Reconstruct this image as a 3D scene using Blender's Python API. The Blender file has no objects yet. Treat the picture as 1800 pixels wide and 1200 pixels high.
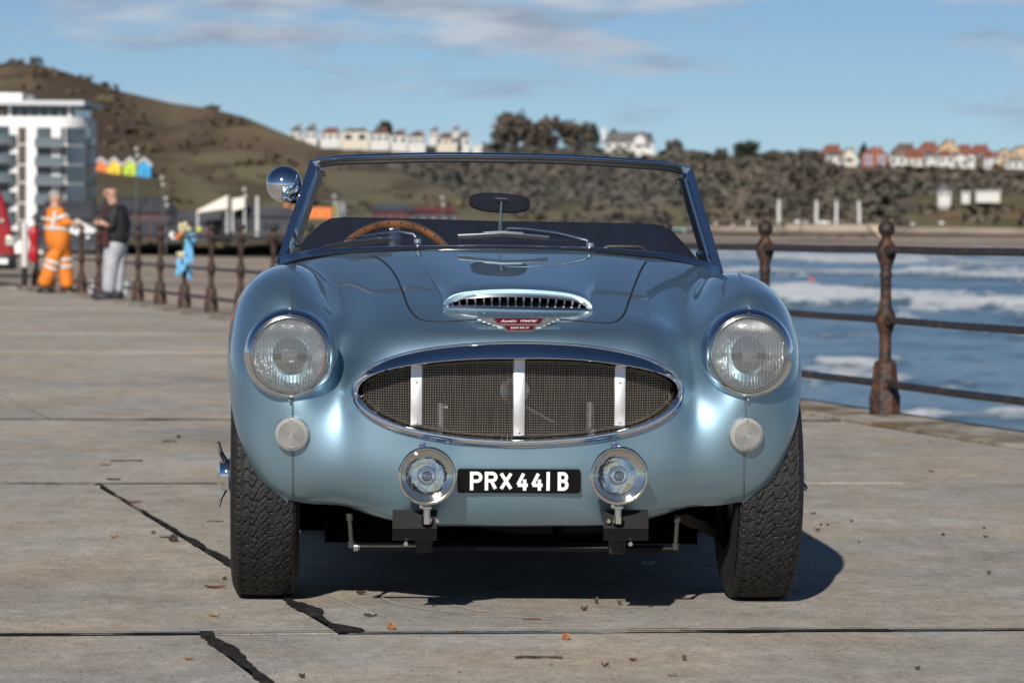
import bpy, bmesh, math, random
import numpy as np
from mathutils import Vector, Matrix, Quaternion
from mathutils.bvhtree import BVHTree
from mathutils.geometry import delaunay_2d_cdt
R = math.radians
SC = bpy.context.scene
COL = SC.collection
random.seed(7)
rng = np.random.default_rng(7)

# ------------------------------------------------------------------ camera
CAM_H, F_PX = 0.99, 6500.0            # eye height, focal length in pixels of an 1800 px wide frame
PITCH, ROLL = math.atan(192 / F_PX), R(0.4)
cd = bpy.data.cameras.new('camera')
cam = bpy.data.objects.new('camera', cd)
COL.objects.link(cam)
cd.sensor_width = 36.0
cd.lens = 36.0 * F_PX / 1800.0
cd.clip_start, cd.clip_end = 0.1, 20000
cam_rot = Matrix.Rotation(R(90) - PITCH, 3, 'X') @ Matrix.Rotation(ROLL, 3, 'Z')
cam.matrix_world = Matrix.Translation((0, 0, CAM_H)) @ cam_rot.to_4x4()
cd.dof.use_dof = True
cd.dof.focus_distance = 9.65
cd.dof.aperture_fstop = 8.4
SC.camera = cam

# ------------------------------------------------------------------ sky, sun, exposure
SUN_EL, SUN_AZ = R(29), R(191)
CLOUD_LOC = (2.3, 0.4, 0.6)
world = bpy.data.worlds.new('World')
SC.world = world
world.use_nodes = True
wn, wl = world.node_tree.nodes, world.node_tree.links
wn.clear()
def N(nodes, kind, **kw):
    n = nodes.new(kind)
    for k, v in kw.items():
        if k in n.inputs: n.inputs[k].default_value = v
        else: setattr(n, k, v)
    return n
w_out = N(wn, 'ShaderNodeOutputWorld')
w_bg = N(wn, 'ShaderNodeBackground', Strength=0.068)
sky = N(wn, 'ShaderNodeTexSky', sky_type='NISHITA', sun_disc=False, sun_elevation=SUN_EL, sun_rotation=SUN_AZ,
        air_density=0.55, dust_density=0.05, ozone_density=4.6, altitude=0)
tc = N(wn, 'ShaderNodeTexCoord')
sep = N(wn, 'ShaderNodeSeparateXYZ')
wl.new(tc.outputs['Generated'], sep.inputs[0])
# a bank of flat cumulus low over the land: azimuth and elevation of the direction drive the noise
cmb = N(wn, 'ShaderNodeCombineXYZ')
wl.new(sep.outputs['X'], cmb.inputs['X']); wl.new(sep.outputs['Y'], cmb.inputs['Y']); wl.new(sep.outputs['Z'], cmb.inputs['Z'])
mp = N(wn, 'ShaderNodeMapping'); mp.inputs['Location'].default_value = CLOUD_LOC; mp.inputs['Scale'].default_value = (13, 13, 62)
wl.new(cmb.outputs[0], mp.inputs[0])
cn = N(wn, 'ShaderNodeTexNoise', Scale=1.0, Detail=8.0, Roughness=0.56)
wl.new(mp.outputs[0], cn.inputs['Vector'])
cr = N(wn, 'ShaderNodeValToRGB')
cr.color_ramp.elements[0].position, cr.color_ramp.elements[1].position = 0.485, 0.60
cr.color_ramp.elements[0].color, cr.color_ramp.elements[1].color = (0, 0, 0, 1), (1, 1, 1, 1)
wl.new(cn.outputs['Fac'], cr.inputs[0])
hz = N(wn, 'ShaderNodeMapRange'); hz.inputs['From Min'].default_value = 0.020; hz.inputs['From Max'].default_value = 0.042
wl.new(sep.outputs['Z'], hz.inputs['Value'])
hz2 = N(wn, 'ShaderNodeMapRange'); hz2.inputs['From Min'].default_value = 0.16; hz2.inputs['From Max'].default_value = 0.07
wl.new(sep.outputs['Z'], hz2.inputs['Value'])
cm = N(wn, 'ShaderNodeMath', operation='MULTIPLY'); cm0 = N(wn, 'ShaderNodeMath', operation='MULTIPLY')
wl.new(hz.outputs[0], cm0.inputs[0]); wl.new(hz2.outputs[0], cm0.inputs[1])
wl.new(cr.outputs['Color'], cm.inputs[0]); wl.new(cm0.outputs[0], cm.inputs[1])
cm2 = N(wn, 'ShaderNodeMath', operation='MULTIPLY'); cm2.inputs[1].default_value = 0.95
wl.new(cm.outputs[0], cm2.inputs[0])
# lit tops and mauve bases inside each cloud
cn2 = N(wn, 'ShaderNodeTexNoise', Scale=2.1, Detail=5.0, Roughness=0.5); wl.new(mp.outputs[0], cn2.inputs['Vector'])
cr2 = N(wn, 'ShaderNodeValToRGB'); cr2.color_ramp.elements[0].position, cr2.color_ramp.elements[1].position = 0.42, 0.62
cr2.color_ramp.elements[0].color, cr2.color_ramp.elements[1].color = (4.5, 5.45, 6.9, 1), (7.6, 8.4, 9.5, 1)
wl.new(cn2.outputs['Fac'], cr2.inputs[0])
mixc = N(wn, 'ShaderNodeMix', data_type='RGBA')
tint = N(wn, 'ShaderNodeMix', data_type='RGBA', blend_type='MULTIPLY'); tint.inputs[0].default_value = 1.0
tint.inputs[7].default_value = (1.0, .99, .94, 1)          # white balance of the sky as a whole
wl.new(sky.outputs[0], tint.inputs[6])
wl.new(cm2.outputs[0], mixc.inputs[0]); wl.new(tint.outputs[2], mixc.inputs[6])
wl.new(cr2.outputs[0], mixc.inputs[7])
wl.new(mixc.outputs[2], w_bg.inputs['Color'])
wl.new(w_bg.outputs[0], w_out.inputs[0])

sd = bpy.data.lights.new('sun', 'SUN')
sd.energy, sd.angle, sd.color = 4.6, R(0.53), (1.0, 0.94, 0.85)
sun = bpy.data.objects.new('sun', sd)
COL.objects.link(sun)
s_dir = Vector((math.sin(SUN_AZ) * math.cos(SUN_EL), math.cos(SUN_AZ) * math.cos(SUN_EL), math.sin(SUN_EL)))
sun.rotation_euler = s_dir.to_track_quat('Z', 'Y').to_euler()
sun.location = (-10, -20, 30)

vs = SC.view_settings
vs.view_transform, vs.look, vs.gamma, vs.exposure, vs.use_curve_mapping = 'Standard', 'None', 1.0, 0.0, False
SC.cycles.use_denoising = True
SC.cycles.max_bounces = 10
SC.cycles.transparent_max_bounces = 16
SC.cycles.sample_clamp_indirect = 8.0

# ------------------------------------------------------------------ helpers: pixels of the 1800x1200 photograph -> places
def ray(px, py):
    return cam_rot @ Vector(((px - 900) / F_PX, -(py - 600) / F_PX, -1.0))
def at(px, py, Y):
    d = ray(px, py)
    return Vector((0, 0, CAM_H)) + d * (Y / d.y)
def gnd(px, py, z=0.0):
    d = ray(px, py)
    return Vector((0, 0, CAM_H)) + d * ((z - CAM_H) / d.z)

# ------------------------------------------------------------------ helpers: objects
def link(o, parent=None):
    COL.objects.link(o)
    if parent is not None: o.parent = parent
    return o
def tag(o, label=None, cat=None, group=None, kind=None):
    for k, v in (('label', label), ('category', cat), ('group', group), ('kind', kind)):
        if v: o[k] = v
    return o
def thing(name, label, cat, loc=(0, 0, 0), rz=0, group=None):
    o = link(bpy.data.objects.new(name, None))
    o.empty_display_size = 0.1
    o.location = loc; o.rotation_euler = (0, 0, rz)
    return tag(o, label, cat, group)
def dup(o, parent=None):
    c = link(o.copy(), parent)
    for ch in o.children: dup(ch, c)
    return c
def mesh_obj(name, V, F, m=None, parent=None, smooth=True, sharp=None):
    me = bpy.data.meshes.new(name)
    me.from_pydata([tuple(v) for v in V], [], [tuple(f) for f in F])
    return fin(name, me, m, parent, smooth, sharp)
def fin(name, me, m, parent, smooth=True, sharp=None):
    me.update()
    if m: 
        for mm in (m if isinstance(m, (list, tuple)) else [m]): me.materials.append(mm)
    me.polygons.foreach_set('use_smooth', [bool(smooth)] * len(me.polygons))
    if smooth and sharp: me.set_sharp_from_angle(angle=R(sharp))
    return link(bpy.data.objects.new(name, me), parent)
def np_mesh(name, V, Q, m=None, parent=None, smooth=False, normals=None):
    """V (n,3), Q (k,4) or (k,3) arrays: quick route for big meshes"""
    V = np.asarray(V, np.float32); Q = np.asarray(Q, np.int32)
    me = bpy.data.meshes.new(name)
    me.vertices.add(len(V)); me.vertices.foreach_set('co', V.ravel())
    k = Q.shape[1]
    me.loops.add(Q.size); me.loops.foreach_set('vertex_index', Q.ravel())
    me.polygons.add(len(Q))
    me.polygons.foreach_set('loop_start', np.arange(0, Q.size, k, dtype=np.int32))
    me.update(calc_edges=True); me.validate()
    o = fin(name, me, m, parent, smooth or normals is not None)
    if normals is not None: me.normals_split_custom_set_from_vertices(normals)
    return o
def grid_faces(ni, nj, ci=False, cj=False):
    F = []
    for i in range(ni if ci else ni - 1):
        for j in range(nj if cj else nj - 1):
            a, b = i * nj + j, ((i + 1) % ni) * nj + j
            c, d = ((i + 1) % ni) * nj + (j + 1) % nj, i * nj + (j + 1) % nj
            F.append((a, b, c, d))
    return F
def frame_along(pts, closed=False, up=(0, 0, 1)):
    out = []; n = len(pts)
    for i in range(n):
        a = pts[(i - 1) % n] if closed or i > 0 else pts[i]
        b = pts[(i + 1) % n] if closed or i < n - 1 else pts[i]
        t = (Vector(b) - Vector(a)).normalized()
        s = t.cross(Vector(up))
        if s.length < 1e-4: s = t.cross(Vector((0, 1, 0)))
        s.normalize()
        out.append((t, s, s.cross(t).normalized()))
    return out
class MB:
    def __init__(self): self.V, self.F, self.M = [], [], []
    def add(self, V, F, mi=0):
        b = len(self.V)
        self.V += [Vector(v) for v in V]
        self.F += [tuple(i + b for i in f) for f in F]; self.M += [mi] * len(F)
        return self
    def box(self, c, s, rot=None, bev=0.0, mi=0):
        c = Vector(c); hx, hy, hz = s[0] / 2, s[1] / 2, s[2] / 2
        rot = rot or Matrix.Identity(3)
        if bev <= 0:
            V = [c + rot @ Vector((x * hx, y * hy, z * hz)) for x in (-1, 1) for y in (-1, 1) for z in (-1, 1)]
            return self.add(V, [(0, 1, 3, 2), (4, 6, 7, 5), (0, 4, 5, 1), (2, 3, 7, 6), (0, 2, 6, 4), (1, 5, 7, 3)], mi)
        b = min(bev, hx * .9, hy * .9, hz * .9)
        bm = bmesh.new()
        bmesh.ops.create_cube(bm, size=1)
        for v in bm.verts: v.co = Vector((v.co.x * s[0], v.co.y * s[1], v.co.z * s[2]))
        bmesh.ops.bevel(bm, geom=list(bm.edges), offset=b, segments=2, profile=0.5, affect='EDGES', clamp_overlap=True)
        bm.verts.index_update()
        self.add([c + rot @ v.co for v in bm.verts], [[v.index for v in f.verts] for f in bm.faces], mi)
        bm.free(); return self
    def tube(self, pts, r, n=8, closed=False, caps=True, flat=1.0, up=(0, 0, 1), mi=0):
        pts = [Vector(p) for p in pts]; fr = frame_along(pts, closed, up)
        rr = r if isinstance(r, (list, tuple)) else [r] * len(pts)
        V = []
        for p, (t, s, u), q in zip(pts, fr, rr):
            for k in range(n):
                a = 2 * math.pi * k / n
                V.append(p + s * (q * math.cos(a)) + u * (q * flat * math.sin(a)))
        F = grid_faces(len(pts), n, closed, True)
        if caps and not closed:
            F += [tuple(range(n))[::-1], tuple((len(pts) - 1) * n + k for k in range(n))]
        return self.add(V, F, mi)
    def sweep(self, pts, prof, closed=False, up=(0, 0, 1), cp=True, mi=0):
        """prof: list of (side, up) offsets"""
        pts = [Vector(p) for p in pts]; fr = frame_along(pts, closed, up); n = len(prof)
        V = [p + s * a + u * b for p, (t, s, u) in zip(pts, fr) for a, b in prof]
        F = grid_faces(len(pts), n, closed, cp)
        if cp and not closed: F += [tuple(range(n))[::-1], tuple((len(pts) - 1) * n + k for k in range(n))]
        return self.add(V, F, mi)
    def lathe(self, prof, n=32, M=None, cap0=False, cap1=False, mi=0):
        """prof: list of (radius, height); axis is local Z of M"""
        M = M or Matrix.Identity(4); V = []
        for r, h in prof:
            for k in range(n):
                a = 2 * math.pi * k / n
                V.append(M @ Vector((r * math.cos(a), r * math.sin(a), h)))
        F = grid_faces(len(prof), n, False, True)
        F = [f[::-1] for f in F]
        if cap0: F.append(tuple(range(n))[::-1])
        if cap1: F.append(tuple((len(prof) - 1) * n + k for k in range(n)))
        return self.add(V, F, mi)
    def prism(self, poly, d, M, mi=0):
        """poly: 2-D outline in local XY of M, thickness d along local Z"""
        n = len(poly)
        V = [M @ Vector((x, y, 0)) for x, y in poly] + [M @ Vector((x, y, d)) for x, y in poly]
        F = [tuple(range(n))[::-1], tuple(range(n, 2 * n))] + [(i, (i + 1) % n, n + (i + 1) % n, n + i) for i in range(n)]
        return self.add(V, F, mi)
    def grid(self, rows, ci=False, cj=False, mi=0):
        nj = len(rows[0])
        return self.add([p for r in rows for p in r], grid_faces(len(rows), nj, ci, cj), mi)
    def ball(self, c, r, seg=12, rings=8, sc=(1, 1, 1), rot=None, mi=0):
        c = Vector(c); rot = rot or Matrix.Identity(3); V = []
        for i in range(rings + 1):
            th = math.pi * i / rings
            for k in range(seg):
                a = 2 * math.pi * k / seg
                V.append(c + rot @ Vector((r * sc[0] * math.sin(th) * math.cos(a), r * sc[1] * math.sin(th) * math.sin(a), r * sc[2] * math.cos(th))))
        F = [f[::-1] for f in grid_faces(rings + 1, seg, False, True)]
        return self.add(V, F[::1], mi)
    def build(self, name, m, parent=None, smooth=True, sharp=35):
        me = bpy.data.meshes.new(name)
        me.from_pydata([tuple(v) for v in self.V], [], self.F)
        o = fin(name, me, m, parent, smooth, sharp)
        if isinstance(m, (list, tuple)): me.polygons.foreach_set('material_index', self.M)
        bm = bmesh.new(); bm.from_mesh(me)
        bmesh.ops.remove_doubles(bm, verts=list(bm.verts), dist=1e-6)
        bmesh.ops.recalc_face_normals(bm, faces=list(bm.faces))
        bm.to_mesh(me); bm.free()
        if smooth and sharp: me.set_sharp_from_angle(angle=R(sharp))
        return o
def axis_m(c, z, x=(1, 0, 0)):
    """matrix at c whose local Z is z and whose X leans to x"""
    z = Vector(z).normalized(); x = Vector(x)
    if abs(x.normalized().dot(z)) > .98: x = Vector((0, 1, 0)) if abs(z.y) < .9 else Vector((0, 0, 1))
    x = (x - z * x.dot(z)).normalized(); y = z.cross(x)
    return Matrix(((x.x, y.x, z.x, c[0]), (x.y, y.y, z.y, c[1]), (x.z, y.z, z.z, c[2]), (0, 0, 0, 1)))
def smooth01(t):
    t = min(max(t, 0.0), 1.0); return t * t * (3 - 2 * t)
def interp(x, xs, ys): return float(np.interp(x, xs, ys))
def vnoise2(x, y, seed=0):
    xi, yi = np.floor(x).astype(np.int64), np.floor(y).astype(np.int64)
    fx, fy = x - xi, y - yi
    fx, fy = fx * fx * (3 - 2 * fx), fy * fy * (3 - 2 * fy)
    def h(a, b):
        n = (a * 374761393 + b * 668265263 + seed * 974634777) & 0xffffffff
        n = ((n ^ (n >> 13)) * 1274126177) & 0xffffffff
        return ((n ^ (n >> 16)) & 0xffff) / 65535.0
    return (h(xi, yi) * (1 - fx) + h(xi + 1, yi) * fx) * (1 - fy) + (h(xi, yi + 1) * (1 - fx) + h(xi + 1, yi + 1) * fx) * fy
def fbm2(x, y, o=4, seed=0):
    s = np.zeros_like(x, dtype=float); a, t = .5, 0.0
    for k in range(o):
        s += a * vnoise2(x * 2 ** k + 13.7 * k, y * 2 ** k + 7.3 * k, seed + k); t += a; a *= .5
    return s / t

# ------------------------------------------------------------------ helpers: materials
def mat(name, color=(.5, .5, .5), rough=.5, metal=0.0, spec=.5, coat=0.0, coat_rough=.03, var=0.0, vscale=8.0, bump=0.0, bscale=60.0,
        color2=None, ramp=(.4, .6), stretch=(1, 1, 1), detail=5.0, rvar=0.0, trans=0.0, bdist=.01):
    m = bpy.data.materials.new(name); m.use_nodes = True
    nt = m.node_tree; n, l = nt.nodes, nt.links
    p = n['Principled BSDF']
    p.inputs['Base Color'].default_value = (*color, 1)
    p.inputs['Roughness'].default_value = rough
    p.inputs['Metallic'].default_value = metal
    p.inputs['Specular IOR Level'].default_value = spec
    p.inputs['Coat Weight'].default_value = coat
    p.inputs['Coat Roughness'].default_value = coat_rough
    p.inputs['Transmission Weight'].default_value = trans
    if var or color2 or bump or rvar:
        t = N(n, 'ShaderNodeTexCoord'); mpn = N(n, 'ShaderNodeMapping'); mpn.inputs['Scale'].default_value = stretch
        l.new(t.outputs['Object'], mpn.inputs[0])
        nz = N(n, 'ShaderNodeTexNoise', Scale=vscale, Detail=detail, Roughness=.6)
        l.new(mpn.outputs[0], nz.inputs['Vector'])
        if var or color2:
            rp = N(n, 'ShaderNodeValToRGB')
            rp.color_ramp.elements[0].position, rp.color_ramp.elements[1].position = ramp
            c2 = color2 or tuple(min(1, c * (1 + var)) for c in color)
            c1 = color if color2 else tuple(c * (1 - var) for c in color)
            rp.color_ramp.elements[0].color, rp.color_ramp.elements[1].color = (*c1, 1), (*c2, 1)
            l.new(nz.outputs['Fac'], rp.inputs[0]); l.new(rp.outputs[0], p.inputs['Base Color'])
        if rvar:
            mr = N(n, 'ShaderNodeMapRange'); mr.inputs['To Min'].default_value = max(0, rough - rvar); mr.inputs['To Max'].default_value = min(1, rough + rvar)
            l.new(nz.outputs['Fac'], mr.inputs['Value']); l.new(mr.outputs[0], p.inputs['Roughness'])
        if bump:
            nb = N(n, 'ShaderNodeTexNoise', Scale=bscale, Detail=4.0)
            l.new(mpn.outputs[0], nb.inputs['Vector'])
            b = N(n, 'ShaderNodeBump', Strength=bump, Distance=bdist)
            l.new(nb.outputs['Fac'], b.inputs['Height']); l.new(b.outputs[0], p.inputs['Normal'])
    return m
def thin_glass(name, tint=(.9, .93, .92), refl=.08, rough=0.0, flutes=0.0, haze=0.0):
    m = bpy.data.materials.new(name); m.use_nodes = True
    n, l = m.node_tree.nodes, m.node_tree.links
    n.clear()
    out = N(n, 'ShaderNodeOutputMaterial'); tr = N(n, 'ShaderNodeBsdfTransparent'); tr.inputs[0].default_value = (*tint, 1)
    gl = N(n, 'ShaderNodeBsdfGlossy'); gl.inputs['Roughness'].default_value = rough; gl.inputs[0].default_value = (1, 1, 1, 1)
    fr = N(n, 'ShaderNodeLayerWeight'); fr.inputs['Blend'].default_value = .25
    mr = N(n, 'ShaderNodeMapRange'); mr.inputs['To Min'].default_value = refl; mr.inputs['To Max'].default_value = 1.0
    l.new(fr.outputs['Fresnel'], mr.inputs['Value'])
    mr.inputs['From Min'].default_value = 0.02
    mx = N(n, 'ShaderNodeMixShader')
    l.new(mr.outputs[0], mx.inputs[0]); l.new(tr.outputs[0], mx.inputs[1]); l.new(gl.outputs[0], mx.inputs[2])
    last = mx
    if haze:
        df = N(n, 'ShaderNodeBsdfDiffuse'); df.inputs[0].default_value = (.75, .77, .77, 1)
        m2 = N(n, 'ShaderNodeMixShader'); m2.inputs[0].default_value = haze
        l.new(mx.outputs[0], m2.inputs[1]); l.new(df.outputs[0], m2.inputs[2]); last = m2
    l.new(last.outputs[0], out.inputs[0])
    if flutes:
        t = N(n, 'ShaderNodeTexCoord'); wv = N(n, 'ShaderNodeTexWave', Scale=flutes, bands_direction='X')
        l.new(t.outputs['Object'], wv.inputs['Vector'])
        b = N(n, 'ShaderNodeBump', Strength=.6, Distance=.002)
        l.new(wv.outputs['Fac'], b.inputs['Height']); l.new(b.outputs[0], gl.inputs['Normal'])
        if haze: l.new(b.outputs[0], df.inputs['Normal'])
    return m
# ================================================================== THE SETTING
def fence_x(Y): return 2.03 - .235 * (Y - 20.1)
FDIR = Vector((-.235, 1, 0)).normalized()                 # the promenade edge runs this way
CONC = mat('weathered_concrete', (.40, .375, .345), rough=.85)
def _conc(m):
    n, l = m.node_tree.nodes, m.node_tree.links
    p = n['Principled BSDF']
    t = N(n, 'ShaderNodeTexCoord')
    def noise(scale, st, det=6.0, rg=.6):
        mp_ = N(n, 'ShaderNodeMapping'); mp_.inputs['Scale'].default_value = st
        l.new(t.outputs['Object'], mp_.inputs[0])
        z = N(n, 'ShaderNodeTexNoise', Scale=scale, Detail=det, Roughness=rg); l.new(mp_.outputs[0], z.inputs['Vector']); return z
    def ramp(src, a, b, ca, cb):
        r = N(n, 'ShaderNodeValToRGB'); r.color_ramp.elements[0].position, r.color_ramp.elements[1].position = a, b
        r.color_ramp.elements[0].color, r.color_ramp.elements[1].color = (*ca, 1), (*cb, 1)
        l.new(src.outputs['Fac'], r.inputs[0]); return r
    def mul(a, b, f=1.0):
        m_ = N(n, 'ShaderNodeMix', data_type='RGBA', blend_type='MULTIPLY'); m_.inputs[0].default_value = f
        l.new(a, m_.inputs[6]); l.new(b, m_.inputs[7]); return m_.outputs[2]
    big = noise(.55, (1, .8, 1)); c0 = ramp(big, .36, .66, (.435, .410, .372), (.57, .543, .503))
    brush = noise(1.8, (1.6, 1.5, 1), 10.0, .74); c1 = ramp(brush, .36, .68, (.86, .83, .80), (1.10, 1.09, 1.08))
    damp = noise(.36, (.8, .9, 1), 6.0, .64); c2 = ramp(damp, .30, .46, (.66, .67, .71), (1, 1, 1))
    speck = noise(95.0, (1, .5, 1), 4.0, .75); c3 = ramp(speck, .32, .62, (.70, .68, .66), (1.14, 1.14, 1.14))
    tan = noise(1.3, (1, .7, 1), 7.0, .65); c4 = ramp(tan, .40, .66, (.95, .99, 1.03), (1.07, .98, .88))
    mid = noise(7.0, (1, .6, 1), 7.0, .72); c6 = ramp(mid, .34, .66, (.80, .78, .76), (1.12, 1.12, 1.12))
    fin2 = noise(30.0, (1, .55, 1), 6.0, .72); c7 = ramp(fin2, .30, .66, (.76, .75, .73), (1.14, 1.14, 1.13))
    o = mul(c0.outputs[0], c1.outputs[0]); o = mul(o, c6.outputs[0]); o = mul(o, c7.outputs[0]); o = mul(o, c2.outputs[0]); o = mul(o, c3.outputs[0], .8); o = mul(o, c4.outputs[0])
    oi = N(n, 'ShaderNodeObjectInfo'); orr = N(n, 'ShaderNodeValToRGB'); orr.color_ramp.elements[0].color, orr.color_ramp.elements[1].color = (.90, .91, .93, 1), (1.06, 1.04, 1.0, 1)
    l.new(oi.outputs['Random'], orr.inputs[0]); o = mul(o, orr.outputs[0])
    # pale trowel scratches
    sc = noise(2.2, (1.2, 60, 1), 3.0, .5); c5 = ramp(sc, .70, .735, (0, 0, 0), (1, 1, 1))
    mx = N(n, 'ShaderNodeMix', data_type='RGBA'); mx.inputs[7].default_value = (.60, .57, .53, 1)
    sf = N(n, 'ShaderNodeMath', operation='MULTIPLY'); sf.inputs[1].default_value = .55
    l.new(c5.outputs[0], sf.inputs[0]); l.new(sf.outputs[0], mx.inputs[0]); l.new(o, mx.inputs[6])
    l.new(mx.outputs[2], p.inputs['Base Color'])
    rr = N(n, 'ShaderNodeMapRange'); rr.inputs['From Min'].default_value = .28; rr.inputs['From Max'].default_value = .42; rr.inputs['To Min'].default_value = .55; rr.inputs['To Max'].default_value = .9
    l.new(damp.outputs['Fac'], rr.inputs['Value']); l.new(rr.outputs[0], p.inputs['Roughness'])
    add = N(n, 'ShaderNodeMath', operation='ADD'); l.new(fin2.outputs['Fac'], add.inputs[0]); l.new(speck.outputs['Fac'], add.inputs[1])
    b = N(n, 'ShaderNodeBump', Strength=.8, Distance=.007); l.new(add.outputs[0], b.inputs['Height']); l.new(b.outputs[0], p.inputs['Normal'])
_conc(CONC)
TAR = mat('joint_tar', (.026, .0245, .023), rough=.95, spec=.08, color2=(.085, .077, .068), vscale=26, stretch=(1, .5, 1), ramp=(.5, .75), bump=.9, bscale=90)
PALE = mat('pale_scratch', (.52, .49, .45), rough=.95, var=.1, vscale=30)
EARTH = mat('joint_dirt', (.055, .048, .04), rough=.95, var=.4, vscale=30)
COPE = mat('coping_concrete', (.16, .115, .065), rough=.9, color2=(.40, .36, .31), vscale=3.2, stretch=(1, .5, 1), bump=.6, bscale=30)
WALLM = mat('sea_wall_concrete', (.22, .20, .17), rough=.9, var=.3, vscale=.6)
SAND = mat('wet_sand', (.30, .245, .19), rough=.75, color2=(.52, .41, .325), vscale=.035, stretch=(.35, 1, 1), ramp=(.38, .64), detail=8)

# bed under the slabs
b = MB(); b.add([(-60, 1, -.03), (fence_x(1) + .1, 1, -.03), (fence_x(130) + .1, 130, -.03), (-60, 130, -.03)], [(0, 1, 2, 3)])
o = b.build('pavement_bed', EARTH, None, smooth=False); tag(o, kind='structure')
promenade = tag(link(bpy.data.objects.new('promenade', None)), kind='structure')
TJ = [3.72, 9.12, 14.56, 19.42, 24.9, 30.2, 35.6, 41, 46.5, 52, 58, 64, 71, 79, 90, 104, 120]
def tj(i, x): return TJ[i] + .112 * x
def jx(k, Y, off): return -.60 + off + k * 4.4 - .2265 * (Y - 9.12)
OFF = [-.165, .18, -.95, .5, -.4, .9, .1, -.7, .3, .8, -.2, .5, -.5, .2, .6, -.1]
JW = .011
def slab(poly, h):
    """a cast slab: bevelled top edge, sides down to the bed"""
    c = sum((Vector((x, y, 0)) for x, y in poly), Vector()) / len(poly)
    def inset(d): return [Vector((x, y, 0)) + (c - Vector((x, y, 0))).normalized() * d for x, y in poly]
    n = len(poly); A, B, C_ = inset(0), inset(.006), inset(0)
    V = [(p.x, p.y, -.04) for p in C_] + [(p.x, p.y, h - .005) for p in A] + [(p.x, p.y, h) for p in B]
    F = [tuple(range(2 * n, 3 * n))] + [(r * n + i, r * n + (i + 1) % n, (r + 1) * n + (i + 1) % n, (r + 1) * n + i) for r in range(2) for i in range(n)]
    return mesh_obj('slab', V, F, CONC, promenade, smooth=False)
for i in range(len(TJ) - 1):
    for k in range(-15, 3):
        y0m, y1m = TJ[i], TJ[i + 1]
        def corner(kk, ii, last):
            Y = TJ[ii]
            for _ in range(3): x = jx(kk, Y, OFF[i]); x = min(x, fence_x(Y) - .37); Y = tj(ii, x)
            return x, Y
        if jx(k, y0m, OFF[i]) > fence_x(y0m) - .6: continue
        (ax, ay), (bx_, by_), (cx_, cy_), (dx_, dy_) = corner(k, i, 0), corner(k + 1, i, 0), corner(k + 1, i + 1, 0), corner(k, i + 1, 0)
        if bx_ - ax < .25: continue
        if cx_ < -.35 * cy_ - 6: continue
        slab([(ax + JW, ay + JW), (bx_ - JW, by_ + JW), (cx_ - JW, cy_ - JW), (dx_ + JW, dy_ - JW)], 0.0 if i < 2 else random.uniform(-.003, .003))
b = MB(); b.add([(-70, 1, -.012), (-7.2, 1, -.012), (-52, 130, -.012), (-70, 130, -.012)], [(0, 1, 2, 3)]); o = b.build('pavement_beyond', CONC, None, smooth=False); tag(o, kind='structure')
# raised coping along the edge, laid in lengths
y = 2.0; seed_ = 0
while y < 62:
    y2 = y + 3.6; V = []
    for yy in np.linspace(y + .01, y2 - .01, 9):
        w = .06 * (vnoise2(np.array([yy * 1.3]), np.array([.5]), 3)[0] - .5)
        f = fence_x(yy)
        V += [(f - .36 + w, yy, -.03), (f - .355 + w, yy, .006), (f - .34 + w, yy, .014), (f + .15 + w * .6, yy, .014), (f + .18 + w * .6, yy, -.01), (f + .18, yy, -.35)]
    F = [q[::-1] for q in grid_faces(9, 6)]; F += [tuple(range(6))[::-1], tuple(48 + k for k in range(6))]
    o = mesh_obj('coping_stone', V, F, COPE, promenade, smooth=False); y = y2
b = MB(); b.add([(fence_x(1) + .08, 1, -.04), (fence_x(130) + .08, 130, -.04), (fence_x(130) + .5, 130, -5), (fence_x(1) + .5, 1, -5)], [(0, 1, 2, 3)])
o = b.build('sea_wall', WALLM, None, smooth=False); tag(o, kind='structure')

# tar run into the joints: ragged black strips
def tar_strip(p0, p1, w0, w1, seed, bias=0.0, z=.004, gaps=-.2):
    p0, p1 = Vector((p0[0], p0[1], 0)), Vector((p1[0], p1[1], 0)); L = (p1 - p0).length; n = max(8, int(L / .010))
    d = (p1 - p0) / L; s = Vector((-d.y, d.x, 0)); t = np.linspace(0, L, n)
    a = fbm2(t * 6, t * 0 + seed, 7, seed); c = fbm2(t * 6, t * 0 + seed + 9, 7, seed + 3); g = fbm2(t * 1.4, t * 0 + seed, 3, seed + 5)
    V = []
    for i in range(n):
        k = min(1.0, max(0.0, (g[i] - gaps) * 6)); w = w0 + (w1 - w0) * i / (n - 1)
        l_, r_ = w * max(.12, .55 + 1.5 * (a[i] - .5)) * k + .002, w * max(.12, .55 + 1.5 * (c[i] - .5)) * k + .002
        q = p0 + d * t[i]
        V += [q - s * (l_ * (1 - bias)) + Vector((0, 0, z)), q + s * (r_ * (1 + bias)) + Vector((0, 0, z))]
    return V, grid_faces(n, 2)
def tar(name, segs, m=None):
    b = MB()
    for q in segs: b.add(*tar_strip(*q))
    o = b.build(name, m or TAR, None, smooth=False); return tag(o, kind='structure')
def G2(px, py):
    p = gnd(px, py); return (p.x, p.y)
def XJ(i, k, Y): return (jx(k, Y, OFF[i]), Y)
def TJp(i, x): return (x, tj(i, x))
tar('tar_joint', [(TJp(1, -1.5), TJp(1, -.75), .026, .022, 1, .3), (TJp(1, -.78), TJp(1, .1), .018, .010, 2, -.2, .0042), (TJp(1, .05), TJp(1, .7), .008, .018, 3, .3, .0044, .2), (TJp(1, .42), TJp(1, .95), .026, .034, 4, -.3, .0046), (TJp(1, .93), TJp(1, 1.6), .022, .016, 5, 0, .004)])
tar('tar_joint', [(XJ(0, 0, 9.08), XJ(0, 0, 7.0), .029, .037, 7, 0)])
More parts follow.
